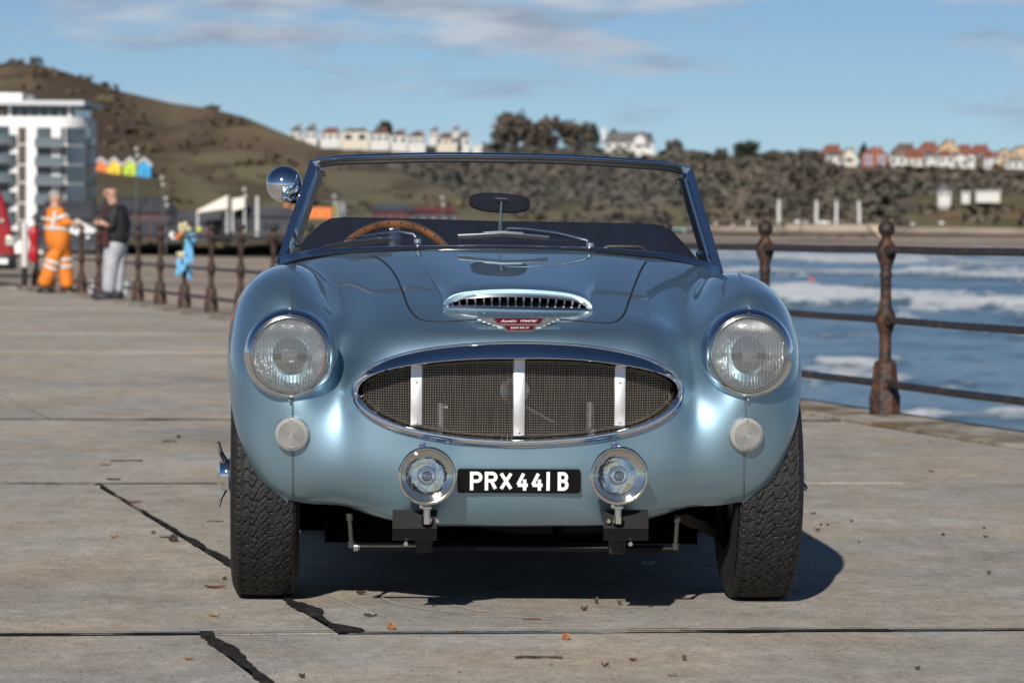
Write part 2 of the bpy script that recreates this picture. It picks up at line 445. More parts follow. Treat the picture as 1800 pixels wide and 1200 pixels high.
tar('tar_joint', [(XJ(1, 0, 14.36), XJ(1, 0, 12.2), .011, .019, 9, .2, .004, .3), (XJ(1, 0, 12.25), XJ(1, 0, 10.6), .017, .032, 11, -.1, .0043, .1), (XJ(1, 0, 10.65), XJ(1, 0, 9.75), .038, .032, 12, .1, .0046), (XJ(1, 0, 9.8), XJ(1, 0, 9.08), .032, .060, 13, .2, .0049)])
tar('tar_joint', [(TJp(2, -3.4), TJp(2, -1.1), .020, .012, 17, 0, .004, .3), (XJ(2, 0, 15.4), XJ(2, 0, 14.4), .06, .05, 15, 0)])
tar('tar_joint', [(TJp(3, -4.5), TJp(3, -1.2), .07, .05, 19, 0, .007), (TJp(3, 1.3), TJp(3, 1.75), .06, .05, 21, 0, .007)])
# pale tooling mark beside the front joint and rubbed arcs left by tyres
tar('edge_tooling', [((x0_, tj(1, x0_) + .088), (x1_, tj(1, x1_) + .080), .0045, .0040, 31 + i, 0, .0025, .12) for i, (x0_, x1_) in enumerate(((-1.5, -.35), (-.1, .45), (.3, .75), (.6, 1.6)))], PALE)
arcs = []
for k, px in enumerate((((630, 1033), (665, 1048), (700, 1063), (760, 1074), (850, 1081), (960, 1090)), ((560, 1040), (620, 1063), (660, 1082)), ((760, 1052), (820, 1070), (900, 1084), (1000, 1091)), ((880, 1098), (1000, 1093), (1100, 1089)), ((1050, 1078), (1200, 1068), (1300, 1066)))):
    for i in range(len(px) - 1): arcs.append((G2(*px[i]), G2(*px[i + 1]), .004 - .0006 * k, .004 - .0006 * k, 60 + 7 * k + i, 0, .002, .38))
tar('tyre_rub_mark', arcs, PALE)

# ------------------------------------------------------------------ beach and sea
SH_Y = np.array([0, 60, 300, 600, 740, 900, 1050, 1250]); SH_X = np.array([1, 1, 8, 26, 52, 110, 260, 700])
def shore(Y): return np.interp(Y, SH_Y, SH_X)
SEA_Z = -3.0
Ys = np.geomspace(18, 1320, 90); Ks = np.linspace(-.22, .30, 90)
KK, YY = np.meshgrid(Ks, Ys, indexing='ij'); XX = KK * YY
d_in = shore(YY) - XX
Z = SEA_Z + np.clip(d_in * .016 * np.clip(300 / (YY + 60), .25, 1.2), -1.2, .75) + .12 * (fbm2(XX * .05, YY * .03, 4, 5) - .5)
beach = np_mesh('beach', np.stack([XX, YY, Z], -1).reshape(-1, 3), grid_faces(90, 90), SAND, None, True)
tag(beach, kind='structure')
Yf = np.linspace(1035, 1175, 24); Kf = np.linspace(-.02, .34, 60)
KK, YY = np.meshgrid(Kf, Yf, indexing='ij'); Zf = SEA_Z - .5 + (YY - 1035) / 140 * 5.6 + .5 * (fbm2(KK * 60, YY * .03, 4, 77) - .5)
o = np_mesh('far_beach', np.stack([KK * YY, YY, Zf], -1).reshape(-1, 3), grid_faces(60, 24), mat('far_sand', (.13, .11, .095), rough=.8, color2=(.36, .29, .23), vscale=.018, stretch=(.25, 1, 1), ramp=(.35, .6), detail=8), None, True); tag(o, kind='structure')
# sea: swell rolling in to the beach, with broken water
Ks = np.linspace(-.02, .36, 300); Ys = np.geomspace(19, 1400, 620)
KK, YY = np.meshgrid(Ks, Ys, indexing='ij'); XX = KK * YY
wrp = fbm2(XX * .02, YY * .012, 3, 11)
ph = (YY + .10 * XX + 30 * wrp) / 24.0
sw = (.5 + .5 * np.cos(2 * np.pi * ph)) ** 2.2
amp = .34 * np.clip(fbm2(XX * .012 + 4, YY * .01, 3, 21) * 2 - .35, .15, 1.4)
chop = fbm2(XX * .42, YY * .30, 5, 31) - .5
Zs = SEA_Z + amp * sw + .30 * chop * np.clip(200 / YY, .5, 1)
n1 = fbm2(XX * .022, YY * .03, 6, 41); n2 = fbm2(XX * .16, YY * .16, 6, 43)
def band(yc, w, x0, x1, tilt=0.0, s=0.0):
    yb = yc + tilt * XX + 16 * (yc / 250) * (wrp - .5) * 4 * .6
    e = np.clip(1 - np.abs(YY - yb) / w, 0, 1)
    px = 900 + 6500 * XX / YY
    return e ** .7 * np.clip((px - x0) / 60, 0, 1) * np.clip((x1 - px) / 60, 0, 1)
foam = np.zeros_like(XX)
for q in ((505, 60, 1385, 1660, .0), (400, 45, 1560, 2200, .0), (345, 16, 1700, 2200, .0), (222, 22, 1300, 2300, .1), (250, 26, 1290, 1480, .0), (196, 13, 1560, 2000, .1), (190, 9, 1720, 2100, .0),
          (172, 8, 1560, 1640, .0), (112, 12, 1380, 1620, .05), (97, 6, 1370, 1560, .0), (140, 6, 1700, 2200, 0), (620, 30, 1300, 1800, 0), (265, 20, 1750, 2300, 0)):
    foam = np.maximum(foam, band(*q))
n3 = fbm2(XX * .9, YY * .5, 4, 45)
foam = np.clip((foam * 1.05 + (n1 - .5) * 1.9 + (n2 - .5) * 2.2 + (n3 - .5) * 1.4 - .60) * 1.9, 0, 1)
line = np.clip((sw - .70 - .25 * (n2 - .5)) * 5, 0, 1) * np.clip((n1 - .50) * 7, 0, 1) * np.clip((YY - 60) / 60, 0, 1)
foam = np.maximum(foam * .92, line * .95)
edge = np.clip(1 - np.abs(XX - shore(YY)) / (4 + YY * .006), 0, 1) * np.clip((900 - YY) / 300, 0, 1)
foam = np.maximum(foam, np.clip((edge + (n2 - .5) * 2 - .35) * 2, 0, 1))
Zs += foam * (.16 + .55 * np.clip(n2 - .4, 0, 1)) * np.clip(YY / 120, .6, 1.5)
FOAMW = mat('sea_water', (.018, .055, .095), rough=.14)
def _sea(m):
    n, l = m.node_tree.nodes, m.node_tree.links
    p = n['Principled BSDF']
    t = N(n, 'ShaderNodeTexCoord')
    mp_ = N(n, 'ShaderNodeMapping'); mp_.inputs['Scale'].default_value = (1, .55, 1); l.new(t.outputs['Object'], mp_.inputs[0])
    nz = N(n, 'ShaderNodeTexNoise', Scale=.9, Detail=6.0, Roughness=.62); l.new(mp_.outputs[0], nz.inputs['Vector'])
    b = N(n, 'ShaderNodeBump', Strength=.9, Distance=.35); l.new(nz.outputs['Fac'], b.inputs['Height']); l.new(b.outputs[0], p.inputs['Normal'])
    at_ = N(n, 'ShaderNodeAttribute', attribute_name='foam')
    n2_ = N(n, 'ShaderNodeTexNoise', Scale=1.6, Detail=5.0, Roughness=.7); l.new(mp_.outputs[0], n2_.inputs['Vector'])
    ad = N(n, 'ShaderNodeMath', operation='ADD'); l.new(at_.outputs['Fac'], ad.inputs[0])
    sb = N(n, 'ShaderNodeMath', operation='SUBTRACT'); sb.inputs[1].default_value = .5; l.new(n2_.outputs['Fac'], sb.inputs[0])
    ml = N(n, 'ShaderNodeMath', operation='MULTIPLY'); ml.inputs[1].default_value = 1.1; l.new(sb.outputs[0], ml.inputs[0]); l.new(ml.outputs[0], ad.inputs[1])
    r = N(n, 'ShaderNodeMapRange'); r.inputs['From Min'].default_value = .30; r.inputs['From Max'].default_value = .80; l.new(ad.outputs[0], r.inputs['Value'])
    mx = N(n, 'ShaderNodeMix', data_type='RGBA'); mx.inputs[6].default_value = (.11, .175, .22, 1); mx.inputs[7].default_value = (.62, .66, .70, 1)
    l.new(r.outputs[0], mx.inputs[0]); l.new(mx.outputs[2], p.inputs['Base Color'])
    r2 = N(n, 'ShaderNodeMapRange'); r2.inputs['To Min'].default_value = .16; r2.inputs['To Max'].default_value = .8; l.new(r.outputs[0], r2.inputs['Value']); l.new(r2.outputs[0], p.inputs['Roughness'])
_sea(FOAMW)
sea = np_mesh('sea', np.stack([XX, YY, Zs], -1).reshape(-1, 3), grid_faces(300, 620), FOAMW, None, True)
at_f = sea.data.attributes.new('foam', 'FLOAT', 'POINT'); at_f.data.foreach_set('value', foam.ravel().astype(np.float32))
tag(sea, kind='structure')
b = MB(); b.add([(1, -200, -3.6), (9000, -200, -3.6), (9000, 9000, -3.6), (300, 9000, -3.6), (200, 1000, -3.6), (1, 400, -3.6)], [(0, 1, 2, 3, 4, 5)])
o = b.build('open_sea', FOAMW, None, smooth=False); tag(o, kind='structure')
b = MB(); b.add([(-6000, -300, -6.2), (6000, -300, -6.2), (6000, 9000, -6.2), (-6000, 9000, -6.2)], [(0, 1, 2, 3)])
o = b.build('ground', mat('far_ground', (.14, .12, .09), rough=.95, var=.3, vscale=.01), None, smooth=False); tag(o, kind='structure')
b = MB(); b.add([(-60, -60, -.06), (12, -60, -.06), (fence_x(1) + .1, 1, -.06), (-60, 1, -.06)], [(0, 1, 2, 3)])
o = b.build('pavement_behind', CONC, None, smooth=False); tag(o, kind='structure')

# ------------------------------------------------------------------ hills
def vcol_mat(name, rough=.95, bump=.0):
    m = bpy.data.materials.new(name); m.use_nodes = True
    n, l = m.node_tree.nodes, m.node_tree.links; p = n['Principled BSDF']; p.inputs['Roughness'].default_value = rough; p.inputs['Specular IOR Level'].default_value = .1
    a = N(n, 'ShaderNodeAttribute', attribute_name='cover'); l.new(a.outputs['Color'], p.inputs['Base Color'])
    return m
COVER = vcol_mat('hillside_cover')
def hill(name, pxs, crest, base, Yb, Yc, colour, noise_amp, seed, nrow=46, ncol=260, back=260):
    q = np.linspace(pxs[0], pxs[-1], ncol); c = np.interp(q, pxs, crest); bs = np.interp(q, pxs, base); yb = np.interp(q, pxs, Yb); yc = np.interp(q, pxs, Yc)
    V, Cc = [], []
    for k in range(ncol):
        for j in range(nrow + 3):
            t = min(1.0, j / (nrow - 1)); e = t ** .85
            Y = yb[k] + (yc[k] - yb[k]) * t; py = bs[k] + (c[k] - bs[k]) * e
            if j >= nrow: p = at(q[k], c[k] + (j - nrow + 1) * 2.0, yc[k]); p = Vector((p.x * (1 + .08 * (j - nrow + 1)), p.y + back * (j - nrow + 1) / 3, p.z - 3 * (j - nrow + 1)))
            else: p = at(q[k], py, Y)
            V.append(p)
    V = np.array(V); nz = fbm2(V[:, 0] * .03, V[:, 1] * .03 + V[:, 2] * .05, 5, seed); nz2 = fbm2(V[:, 0] * .12, V[:, 2] * .2 + V[:, 1] * .05, 4, seed + 2)
    T = np.tile(np.minimum(1, np.arange(nrow + 3) / (nrow - 1)), ncol); PX = np.repeat(q, nrow + 3)
    V[:, 2] += noise_amp * (nz - .5) * np.sin(np.pi * np.clip(T, .02, 1)) ** .5 * 2
    o = np_mesh(name, V, grid_faces(ncol, nrow + 3), COVER, None, True)
    col_ = colour(PX, T, nz, nz2, V)
    a = o.data.color_attributes.new('cover', 'FLOAT_COLOR', 'POINT')
    a.data.foreach_set('color', np.concatenate([col_, np.ones((len(V), 1))], 1).astype(np.float32).ravel())
    return tag(o, kind='structure'), V.reshape(ncol, nrow + 3, 3), q
def mixc(a, b, t): return np.array(a)[None] * (1 - t[:, None]) + np.array(b)[None] * t[:, None]
def near_col(PX, T, n, n2, V):
    brown, olive, dark, green = (.145, .104, .072), (.190, .155, .098), (.090, .070, .050), (.150, .155, .085)
    c = mixc(brown, olive, np.clip((n - .38) * 4, 0, 1))
    # dark bracken gully on the steep seaward side, lighter turf above it
    g = np.clip(1 - np.abs((PX - 190) / 150 + (T - .55) * .9), 0, 1)
    c = c * (1 - .72 * np.clip(g * 1.6, 0, 1)[:, None]) + np.array([.07, .05, .038])[None] * np.clip(g * 1.6, 0, 1)[:, None] * .72
    gl_ = np.maximum(np.clip((PX - 300) / 120, 0, 1), .6 * np.clip((.42 - T) * 6, 0, 1)) * np.clip((.62 - T) * 4, 0, 1)
    c = c * (1 - gl_[:, None] * .8) + np.array(green)[None] * gl_[:, None] * .8
    d = np.clip((n2 - .56) * 9, 0, 1) * .8
    c = c * (1 - d[:, None]) + np.array(dark)[None] * d[:, None]
    return c
def far_col(PX, T, n, n2, V):
    c = mixc((.10, .085, .07), (.14, .115, .085), np.clip((n - .35) * 4, 0, 1))
    lo = np.clip((.32 - T) * 6, 0, 1)
    c = c * (1 - lo[:, None]) + mixc((.21, .17, .11), (.15, .15, .075), np.clip((n2 - .4) * 5, 0, 1)) * lo[:, None]
    r = np.clip((PX - 1600) / 60, 0, 1) * np.clip((.52 - T) * 8, 0, 1)
    c = c * (1 - r[:, None]) + mixc((.20, .15, .09), (.11, .12, .055), np.clip((n - .42) * 6, 0, 1)) * r[:, None]
    d = np.clip((n2 - .6) * 8, 0, 1) * .7
    return c * (1 - d[:, None]) + np.array([.04, .042, .03])[None] * d[:, None]
NX = [-1500, -900, -500, -220, -100, 0, 60, 120, 200, 300, 370, 430, 490, 520, 560, 620, 700, 800, 880, 960]
NC = [70, 60, 74, 90, 98, 112, 112, 128, 158, 181, 191, 206, 231, 243, 258, 276, 300, 340, 376, 404]
head, HV, HQ = hill('headland', NX, NC, [436] * 12 + [430, 428, 424, 420, 416, 412, 408, 406], [500] * 20, [760] * 10 + [740, 720, 700, 690, 680, 660, 640, 600, 560, 520], near_col, 2.6, 51, ncol=420)
FX = [440, 500, 560, 700, 840, 880, 960, 1050, 1150, 1215, 1300, 1375, 1450, 1600, 1700, 1800, 1950, 2150]
FC = [245, 243, 246, 252, 263, 258, 258, 266, 274, 264, 276, 271, 288, 290, 291, 294, 296, 300]
cliff, FVs, FQ = hill('wooded_cliff', FX, FC, [402] * 15 + [403, 404, 406], [1150] * 12 + [1180, 1200, 1200, 1200, 1200, 1200], [1560] * 18, far_col, 5.0, 61)
# far promenade at the foot of the cliff
b = MB()
for x0_, x1_, y0_, y1_, YY_ in ((1240, 2100, 397, 408, 1140),):
    p, q = at(x0_, y0_, YY_), at(x1_, y0_, YY_); zb_ = at(x0_, y1_, YY_).z
    b.box(((p.x + q.x) / 2, YY_ + 8, (p.z + zb_) / 2), (q.x - p.x, 16, p.z - zb_))
o = b.build('far_sea_wall', mat('far_wall_stone', (.20, .17, .14), rough=.9, var=.4, vscale=.05, stretch=(1, 1, 3)), None, smooth=False); tag(o, kind='structure')
# ================================================================== THE CAR
PAINT = mat('ice_blue_paint', (.305, .465, .575), rough=.50, metal=.965, coat=1.0, coat_rough=.015, spec=.5)
def _flakes(m):
    n, l = m.node_tree.nodes, m.node_tree.links
    p = n['Principled BSDF']
    t = N(n, 'ShaderNodeTexCoord'); v = N(n, 'ShaderNodeTexVoronoi', Scale=2600.0)
    l.new(t.outputs['Object'], v.inputs['Vector'])
    mr = N(n, 'ShaderNodeMapRange'); mr.inputs['To Min'].default_value = .45; mr.inputs['To Max'].default_value = .56
    l.new(v.outputs['Distance'], mr.inputs['Value']); l.new(mr.outputs[0], p.inputs['Roughness'])
    nz = N(n, 'ShaderNodeTexNoise', Scale=1.6, Detail=2.0)
    l.new(t.outputs['Object'], nz.inputs['Vector'])
    b = N(n, 'ShaderNodeBump', Strength=.05, Distance=.004)
    l.new(nz.outputs['Fac'], b.inputs['Height']); l.new(b.outputs[0], p.inputs['Coat Normal'])
_flakes(PAINT)
CHROME = mat('chrome', (.83, .84, .86), rough=.045, metal=1.0)
CHROME_W = mat('worn_chrome', (.72, .71, .69), rough=.14, metal=1.0, rvar=.08, vscale=40)
ALU = mat('brushed_aluminium', (.78, .78, .80), rough=.42, metal=1.0, var=.04, vscale=30, stretch=(20, 20, 1))
WIRE = mat('steel_mesh', (.43, .40, .36), rough=.36, metal=.75)
BLACK = mat('satin_black', (.012, .012, .013), rough=.45, var=.3, vscale=12)
BRKT = mat('black_bracket_paint', (.005, .005, .0055), rough=.45, spec=.22, rvar=.12, vscale=25)
DARKIN = mat('shade_black', (.0025, .0025, .003), rough=1.0, spec=.05)  # near-black colour carries the shade under and inside the car
RAD = mat('radiator_core', (.008, .007, .006), rough=.8, var=.4, vscale=40)
RUBBER = mat('tyre_rubber', (.0105, .0102, .010), rough=.68, var=.35, vscale=22, rvar=.1, bump=.12, bscale=500, bdist=.002)
SEAL = mat('black_rubber_seal', (.012, .011, .011), rough=.6)
NAVY = mat('navy_hood_cloth', (.005, .0085, .022), rough=.9, spec=.1, var=.15, vscale=30, bump=.25, bscale=120)
NAVYV = mat('navy_vinyl', (.006, .009, .019), rough=.7, spec=.12, rvar=.1, vscale=20)
WOOD = mat('varnished_wood_rim', (.20, .075, .022), rough=.22, coat=.8, var=.35, vscale=14, stretch=(1, 6, 1))
PLATEB = mat('plate_black', (.003, .003, .0035), rough=.16, spec=.3)
PLATEW = mat('plate_white', (.85, .85, .84), rough=.5)
REDENAMEL = mat('red_enamel', (.11, .006, .012), rough=.25, coat=.6)
SILVER = mat('badge_silver', (.78, .75, .69), rough=.5, metal=1.0)
REFL = mat('lamp_reflector', (.94, .94, .94), rough=.07, metal=1.0)
def _ripple(m, scale, strength, dist, noise):
    n, l = m.node_tree.nodes, m.node_tree.links; p = n['Principled BSDF']
    t = N(n, 'ShaderNodeTexCoord'); w = N(n, 'ShaderNodeTexWave', Scale=scale, Distortion=noise, Detail=3.0, bands_direction='X'); l.new(t.outputs['Object'], w.inputs['Vector'])
    w.inputs['Detail Scale'].default_value = 3.0
    b = N(n, 'ShaderNodeBump', Strength=strength, Distance=dist); l.new(w.outputs['Fac'], b.inputs['Height']); l.new(b.outputs[0], p.inputs['Normal'])
_ripple(REFL, 42.0, .9, .006, 2.5)
REFLG = mat('spot_reflector', (.84, .83, .80), rough=.06, metal=1.0, bump=.40, bscale=16, bdist=.008)
LENS = thin_glass('headlamp_glass', (.98, .96, .93), refl=.07, rough=.03, flutes=62.0, haze=.09)
LENSD = thin_glass('lamp_glass_clear', (.97, .97, .95), refl=.05, rough=.01, haze=.01)
IND = mat('indicator_lens', (.34, .34, .33), rough=.20, spec=.6, coat=.5)
SATIN = mat('satin_silver', (.72, .72, .73), rough=.19, metal=1.0)
SCREEN = thin_glass('windscreen_glass', (.87, .89, .89), refl=.03, haze=.010)
BEADM = mat('wing_piping', (.20, .27, .31), rough=.3, metal=.7)
LABELB = mat('blue_maker_tab', (.04, .05, .16), rough=.4)

CARX, CARY, YAW = 0.0175, 9.5, R(1.5)
car = thing('sports_car', 'ice blue open two-seat sports car facing us on the concrete promenade', 'car', (CARX, CARY, 0), YAW)
CM = Matrix.Translation((CARX, CARY, 0)) @ Matrix.Rotation(YAW, 4, 'Z')
CMI = CM.inverted()
def lray(px, py):
    """ray through a photograph pixel, in car space"""
    return CMI @ Vector((0, 0, CAM_H)), (CMI.to_3x3() @ ray(px, py)).normalized()
def lat(px, py, y):
    o, d = lray(px, py)
    return o + d * ((y - o.y) / d.y)

# ---- body skin: tensor-product spline through a net of half-body points (x out, y back, z up)
NET = [
 # centre line
 [(0,.14,.222),(0,.062,.246),(0,.016,.349),(0,.0,.443),(0,-.02,.578),(0,.012,.7045),(0,.10,.748),(0,.30,.792),(0,.60,.843),(0,.95,.893),(0,1.28,.930),(0,1.46,.946)],
 [(.13,.14,.223),(.13,.065,.2465),(.13,.020,.349),(.13,.005,.443),(.13,-.013,.577),(.13,.018,.703),(.128,.108,.748),(.128,.30,.791),(.13,.60,.842),(.14,.95,.891),(.155,1.27,.928),(.165,1.45,.944)],
 [(.27,.155,.227),(.265,.082,.249),(.26,.038,.348),(.26,.022,.443),(.27,.012,.575),(.262,.052,.696),(.256,.14,.748),(.255,.30,.785),(.265,.60,.836),(.285,.94,.883),(.31,1.25,.919),(.32,1.43,.935)],
 [(.39,.185,.252),(.385,.122,.277),(.385,.068,.347),(.392,.05,.442),(.402,.06,.57),(.392,.11,.675),(.384,.20,.735),(.38,.33,.768),(.39,.60,.815),(.415,.92,.862),(.45,1.23,.900),(.46,1.39,.918)],
 [(.46,.21,.27),(.46,.155,.287),(.46,.098,.345),(.462,.078,.44),(.463,.112,.56),(.460,.215,.655),(.460,.29,.715),(.462,.40,.752),(.475,.63,.797),(.51,.90,.845),(.55,1.21,.885),(.555,1.36,.902)],
 [(.53,.20,.275),(.527,.16,.295),(.525,.112,.343),(.525,.085,.438),(.520,.090,.557),(.512,.150,.665),(.516,.235,.760),(.522,.35,.806),(.532,.58,.848),(.555,.88,.872),(.59,1.20,.880),(.605,1.40,.890)],
 [(.59,.195,.284),(.59,.17,.300),(.588,.13,.340),(.588,.098,.437),(.592,.080,.556),(.592,.100,.675),(.596,.150,.785),(.603,.26,.842),(.616,.50,.880),(.628,.82,.888),(.640,1.18,.880),(.650,1.48,.872)],
 [(.597,.195,.281),(.612,.178,.303),(.638,.150,.343),(.668,.132,.438),(.690,.138,.552),(.700,.165,.668),(.698,.245,.780),(.700,.38,.832),(.713,.62,.846),(.722,.92,.836),(.725,1.22,.815),(.728,1.50,.79)],
 [(.598,.197,.279),(.623,.184,.304),(.660,.168,.345),(.707,.165,.439),(.735,.200,.550),(.747,.255,.650),(.752,.36,.728),(.757,.51,.763),(.762,.70,.757),(.763,.96,.70),(.762,1.18,.60),(.76,1.5,.55)],
 [(.600,.20,.277),(.632,.192,.306),(.675,.188,.347),(.725,.205,.442),(.752,.255,.548),(.764,.335,.628),(.770,.44,.678),(.772,.56,.690),(.772,.71,.655),(.77,.83,.53),(.766,.88,.36),(.763,.90,.24)],
]
H = np.array(NET, float)                                    # (10, 12, 3)
P = np.concatenate([H[:0:-1] * np.array([-1, 1, 1]), H], 0)  # (19, 12, 3): from x<0 to x>0
def knots(A):
    d = np.sqrt(np.linalg.norm(np.diff(A, axis=0), axis=-1)).mean(axis=1) if A.ndim == 3 else None
    t = np.concatenate([[0], np.cumsum(d)]); return t / t[-1]
KU, KV = knots(P), knots(P.transpose(1, 0, 2))
def second(t):
    n = len(t); A = np.eye(n); B = np.zeros((n, n)); h = np.diff(t)
    for i in range(1, n - 1):
        A[i, i - 1], A[i, i], A[i, i + 1] = h[i - 1], 2 * (h[i - 1] + h[i]), h[i]
        B[i, i - 1], B[i, i], B[i, i + 1] = 6 / h[i - 1], -6 / h[i - 1] - 6 / h[i], 6 / h[i]
    return np.linalg.solve(A, B)
def basis(t, M2, q):
    q = np.atleast_1d(np.asarray(q, float)); n = len(t)
    i = np.clip(np.searchsorted(t, q, side='right') - 1, 0, n - 2)
    h = t[i + 1] - t[i]; a = (t[i + 1] - q) / h; b = (q - t[i]) / h
    W = ((a ** 3 - a) * h * h / 6)[:, None] * M2[i] + ((b ** 3 - b) * h * h / 6)[:, None] * M2[i + 1]
    W[np.arange(len(q)), i] += a; W[np.arange(len(q)), i + 1] += b
    return W
MU, MV = second(KU), second(KV)
def lean(y):                                                # the old body sits a touch twisted on its frame
    t = np.clip((y - .08) / .35, 0, 1); t = t * t * (3 - 2 * t)
    return -.007 + .020 * t
def S(u, v):
    Q = np.einsum('ki,ijc,kj->kc', basis(KU, MU, u), P, basis(KV, MV, v))
    Q[:, 2] -= Q[:, 0] * lean(Q[:, 1])
    return Q
def SN(u, v, e=1e-4):
    u, v = np.atleast_1d(u).astype(float), np.atleast_1d(v).astype(float)
    du = S(np.clip(u + e, 0, 1), v) - S(np.clip(u - e, 0, 1), v)
    dv = S(u, np.clip(v + e, 0, 1)) - S(u, np.clip(v - e, 0, 1))
    n = np.cross(du, dv); n /= np.linalg.norm(n, axis=1)[:, None] + 1e-12
    return n
def fine(t, k): return np.concatenate([np.linspace(t[i], t[i + 1], k, endpoint=False) for i in range(len(t) - 1)] + [[t[-1]]])
FU, FV = fine(KU, 14), fine(KV, 20)
NU, NV = len(FU), len(FV)
BU, BV = basis(KU, MU, FU), basis(KV, MV, FV)
G = np.einsum('ai,ijc,bj->abc', BU, P, BV)
G[..., 2] -= G[..., 0] * lean(G[..., 1])
GV = G.reshape(-1, 3)
GF = grid_faces(NU, NV)
BVH = BVHTree.FromPolygons([Vector(p) for p in GV], GF)
def hit(px, py):
    """body point, normal and (u, v) under a photograph pixel"""
    o, d = lray(px, py)
    loc, nrm, idx, _ = BVH.ray_cast(o, d)
    if loc is None: return None
    i, j = GF[idx][0] // NV, GF[idx][0] % NV
    u, v = (FU[i] + FU[i + 1]) / 2, (FV[j] + FV[j + 1]) / 2
    for _ in range(6):                                       # Newton: slide (u, v) until S lies on the ray
        p = S(u, v)[0]; e = 1e-4
        su, sv = (S(u + e, v)[0] - p) / e, (S(u, v + e)[0] - p) / e
        A = np.array([su, sv, -np.array(d)]).T
        try: x = np.linalg.solve(A, np.array(loc) - p)
        except Exception: break
        u, v = min(max(u + x[0], 0), 1 - 2e-4), min(max(v + x[1], 0), 1 - 2e-4)
    n = Vector(SN(u, v)[0])
    if n.dot(d) > 0: n = -n
    return Vector(S(u, v)[0]), n, u, v
def down(x, y):
    loc, n, i, _ = BVH.ray_cast(Vector((x, y, 1.3)), Vector((0, 0, -1)))
    return loc.z if loc else .8

# ---- grille opening outline (photograph pixels, clockwise from the tip at x=620)
UP_O = [(620,690),(624,675),(636,659),(656,643),(690,628),(740,616),(800,608),(860,604),(912,603),(964,604),(1024,608),(1084,617),(1132,629),(1166,644),(1186,659),(1197,674),(1200,689)]
LO_O = [(1198,703),(1189,719),(1172,735),(1146,750),(1110,762),(1060,772),(1000,779),(912,783),(824,779),(764,771),(714,761),(678,749),(650,734),(632,718),(623,703)]
def resample(pts, n, closed=True):
    p = np.array(pts, float)
    if closed: p = np.vstack([p, p[:1]])
    t = np.concatenate([[0], np.cumsum(np.linalg.norm(np.diff(p, axis=0), axis=1))])
    M2 = None
    q = np.linspace(0, t[-1], n, endpoint=not closed)
    # smooth: cyclic Catmull-Rom through the points
    out = []
    m = len(p) - 1
    for s in q:
        i = min(int(np.searchsorted(t, s, side='right') - 1), m - 1)
        f = (s - t[i]) / (t[i + 1] - t[i])
        if closed: a, b, c, d = p[(i - 1) % m], p[i], p[i + 1], p[(i + 2) % m if (i + 2) % m else 0]
        else: a, b, c, d = p[max(i - 1, 0)], p[i], p[i + 1], p[min(i + 2, m)]
        out.append(.5 * ((2 * b) + (-a + c) * f + (2 * a - 5 * b + 4 * c - d) * f * f + (-a + 3 * b - 3 * c + d) * f ** 3))
    return np.array(out)
OUT_PX = resample(UP_O + LO_O, 160)
def inside_px(poly, q):
    x, y = q[..., 0], q[..., 1]; r = np.zeros(x.shape, bool); n = len(poly)
    for i in range(n):
        x1, y1 = poly[i]; x2, y2 = poly[(i + 1) % n]
        c = ((y1 > y) != (y2 > y)) & (x < (x2 - x1) * (y - y1) / (y2 - y1 + 1e-12) + x1)
        r ^= c
    return r
def l2px(L):
    """car-space points -> photograph pixels"""
    A = np.array(CM.to_3x3()); T = np.array(CM.translation); Rm = np.array(cam_rot)
    W = (L @ A.T + T - np.array([0, 0, CAM_H])) @ Rm
    return np.stack([900 + F_PX * W[..., 0] / -W[..., 2], 600 - F_PX * W[..., 1] / -W[..., 2]], -1)
cen = np.array([911.0, 692.0])
HOLE = cen + (OUT_PX - cen) * np.array([.985, .955])
fc = np.array([GV[list(f)].mean(0) for f in GF])
fpx = l2px(fc)
keep = ~(inside_px(HOLE, fpx) & (fc[:, 1] < .3) & (fc[:, 2] > .4))
body_faces = [f for f, k in zip(GF, keep) if k]
body = mesh_obj('body', GV, body_faces, PAINT, car)
bm = bmesh.new(); bm.from_mesh(body.data)
bmesh.ops.delete(bm, geom=[v for v in bm.verts if not v.link_faces], context='VERTS')
bmesh.ops.recalc_face_normals(bm, faces=list(bm.faces)); bm.to_mesh(body.data); bm.free()

# ---- strips and beads that follow the skin
def along(pxs, n):
    q = resample(pxs, n, closed=False); out = []
    for a in q:
        h = hit(*a)
        if h: out.append(h)
    return out
def ribbon(hits, w, off, name, m, parent, closed=False):
    pts = [h[0] + h[1] * off for h in hits]; V = []
    n = len(pts)
    for i in range(n):
        a, b = pts[(i - 1) % n] if closed or i else pts[i], pts[(i + 1) % n] if closed or i < n - 1 else pts[i]
        s = hits[i][1].cross((b - a).normalized()).normalized()
        V += [pts[i] - s * w / 2, pts[i] + s * w / 2]
    return mesh_obj(name, V, grid_faces(n, 2, closed, False), m, parent)
def bead(hits, r, off, name, m, parent):
    b = MB(); b.tube([h[0] + h[1] * off for h in hits], r, n=6)
    return b.build(name, m, parent)

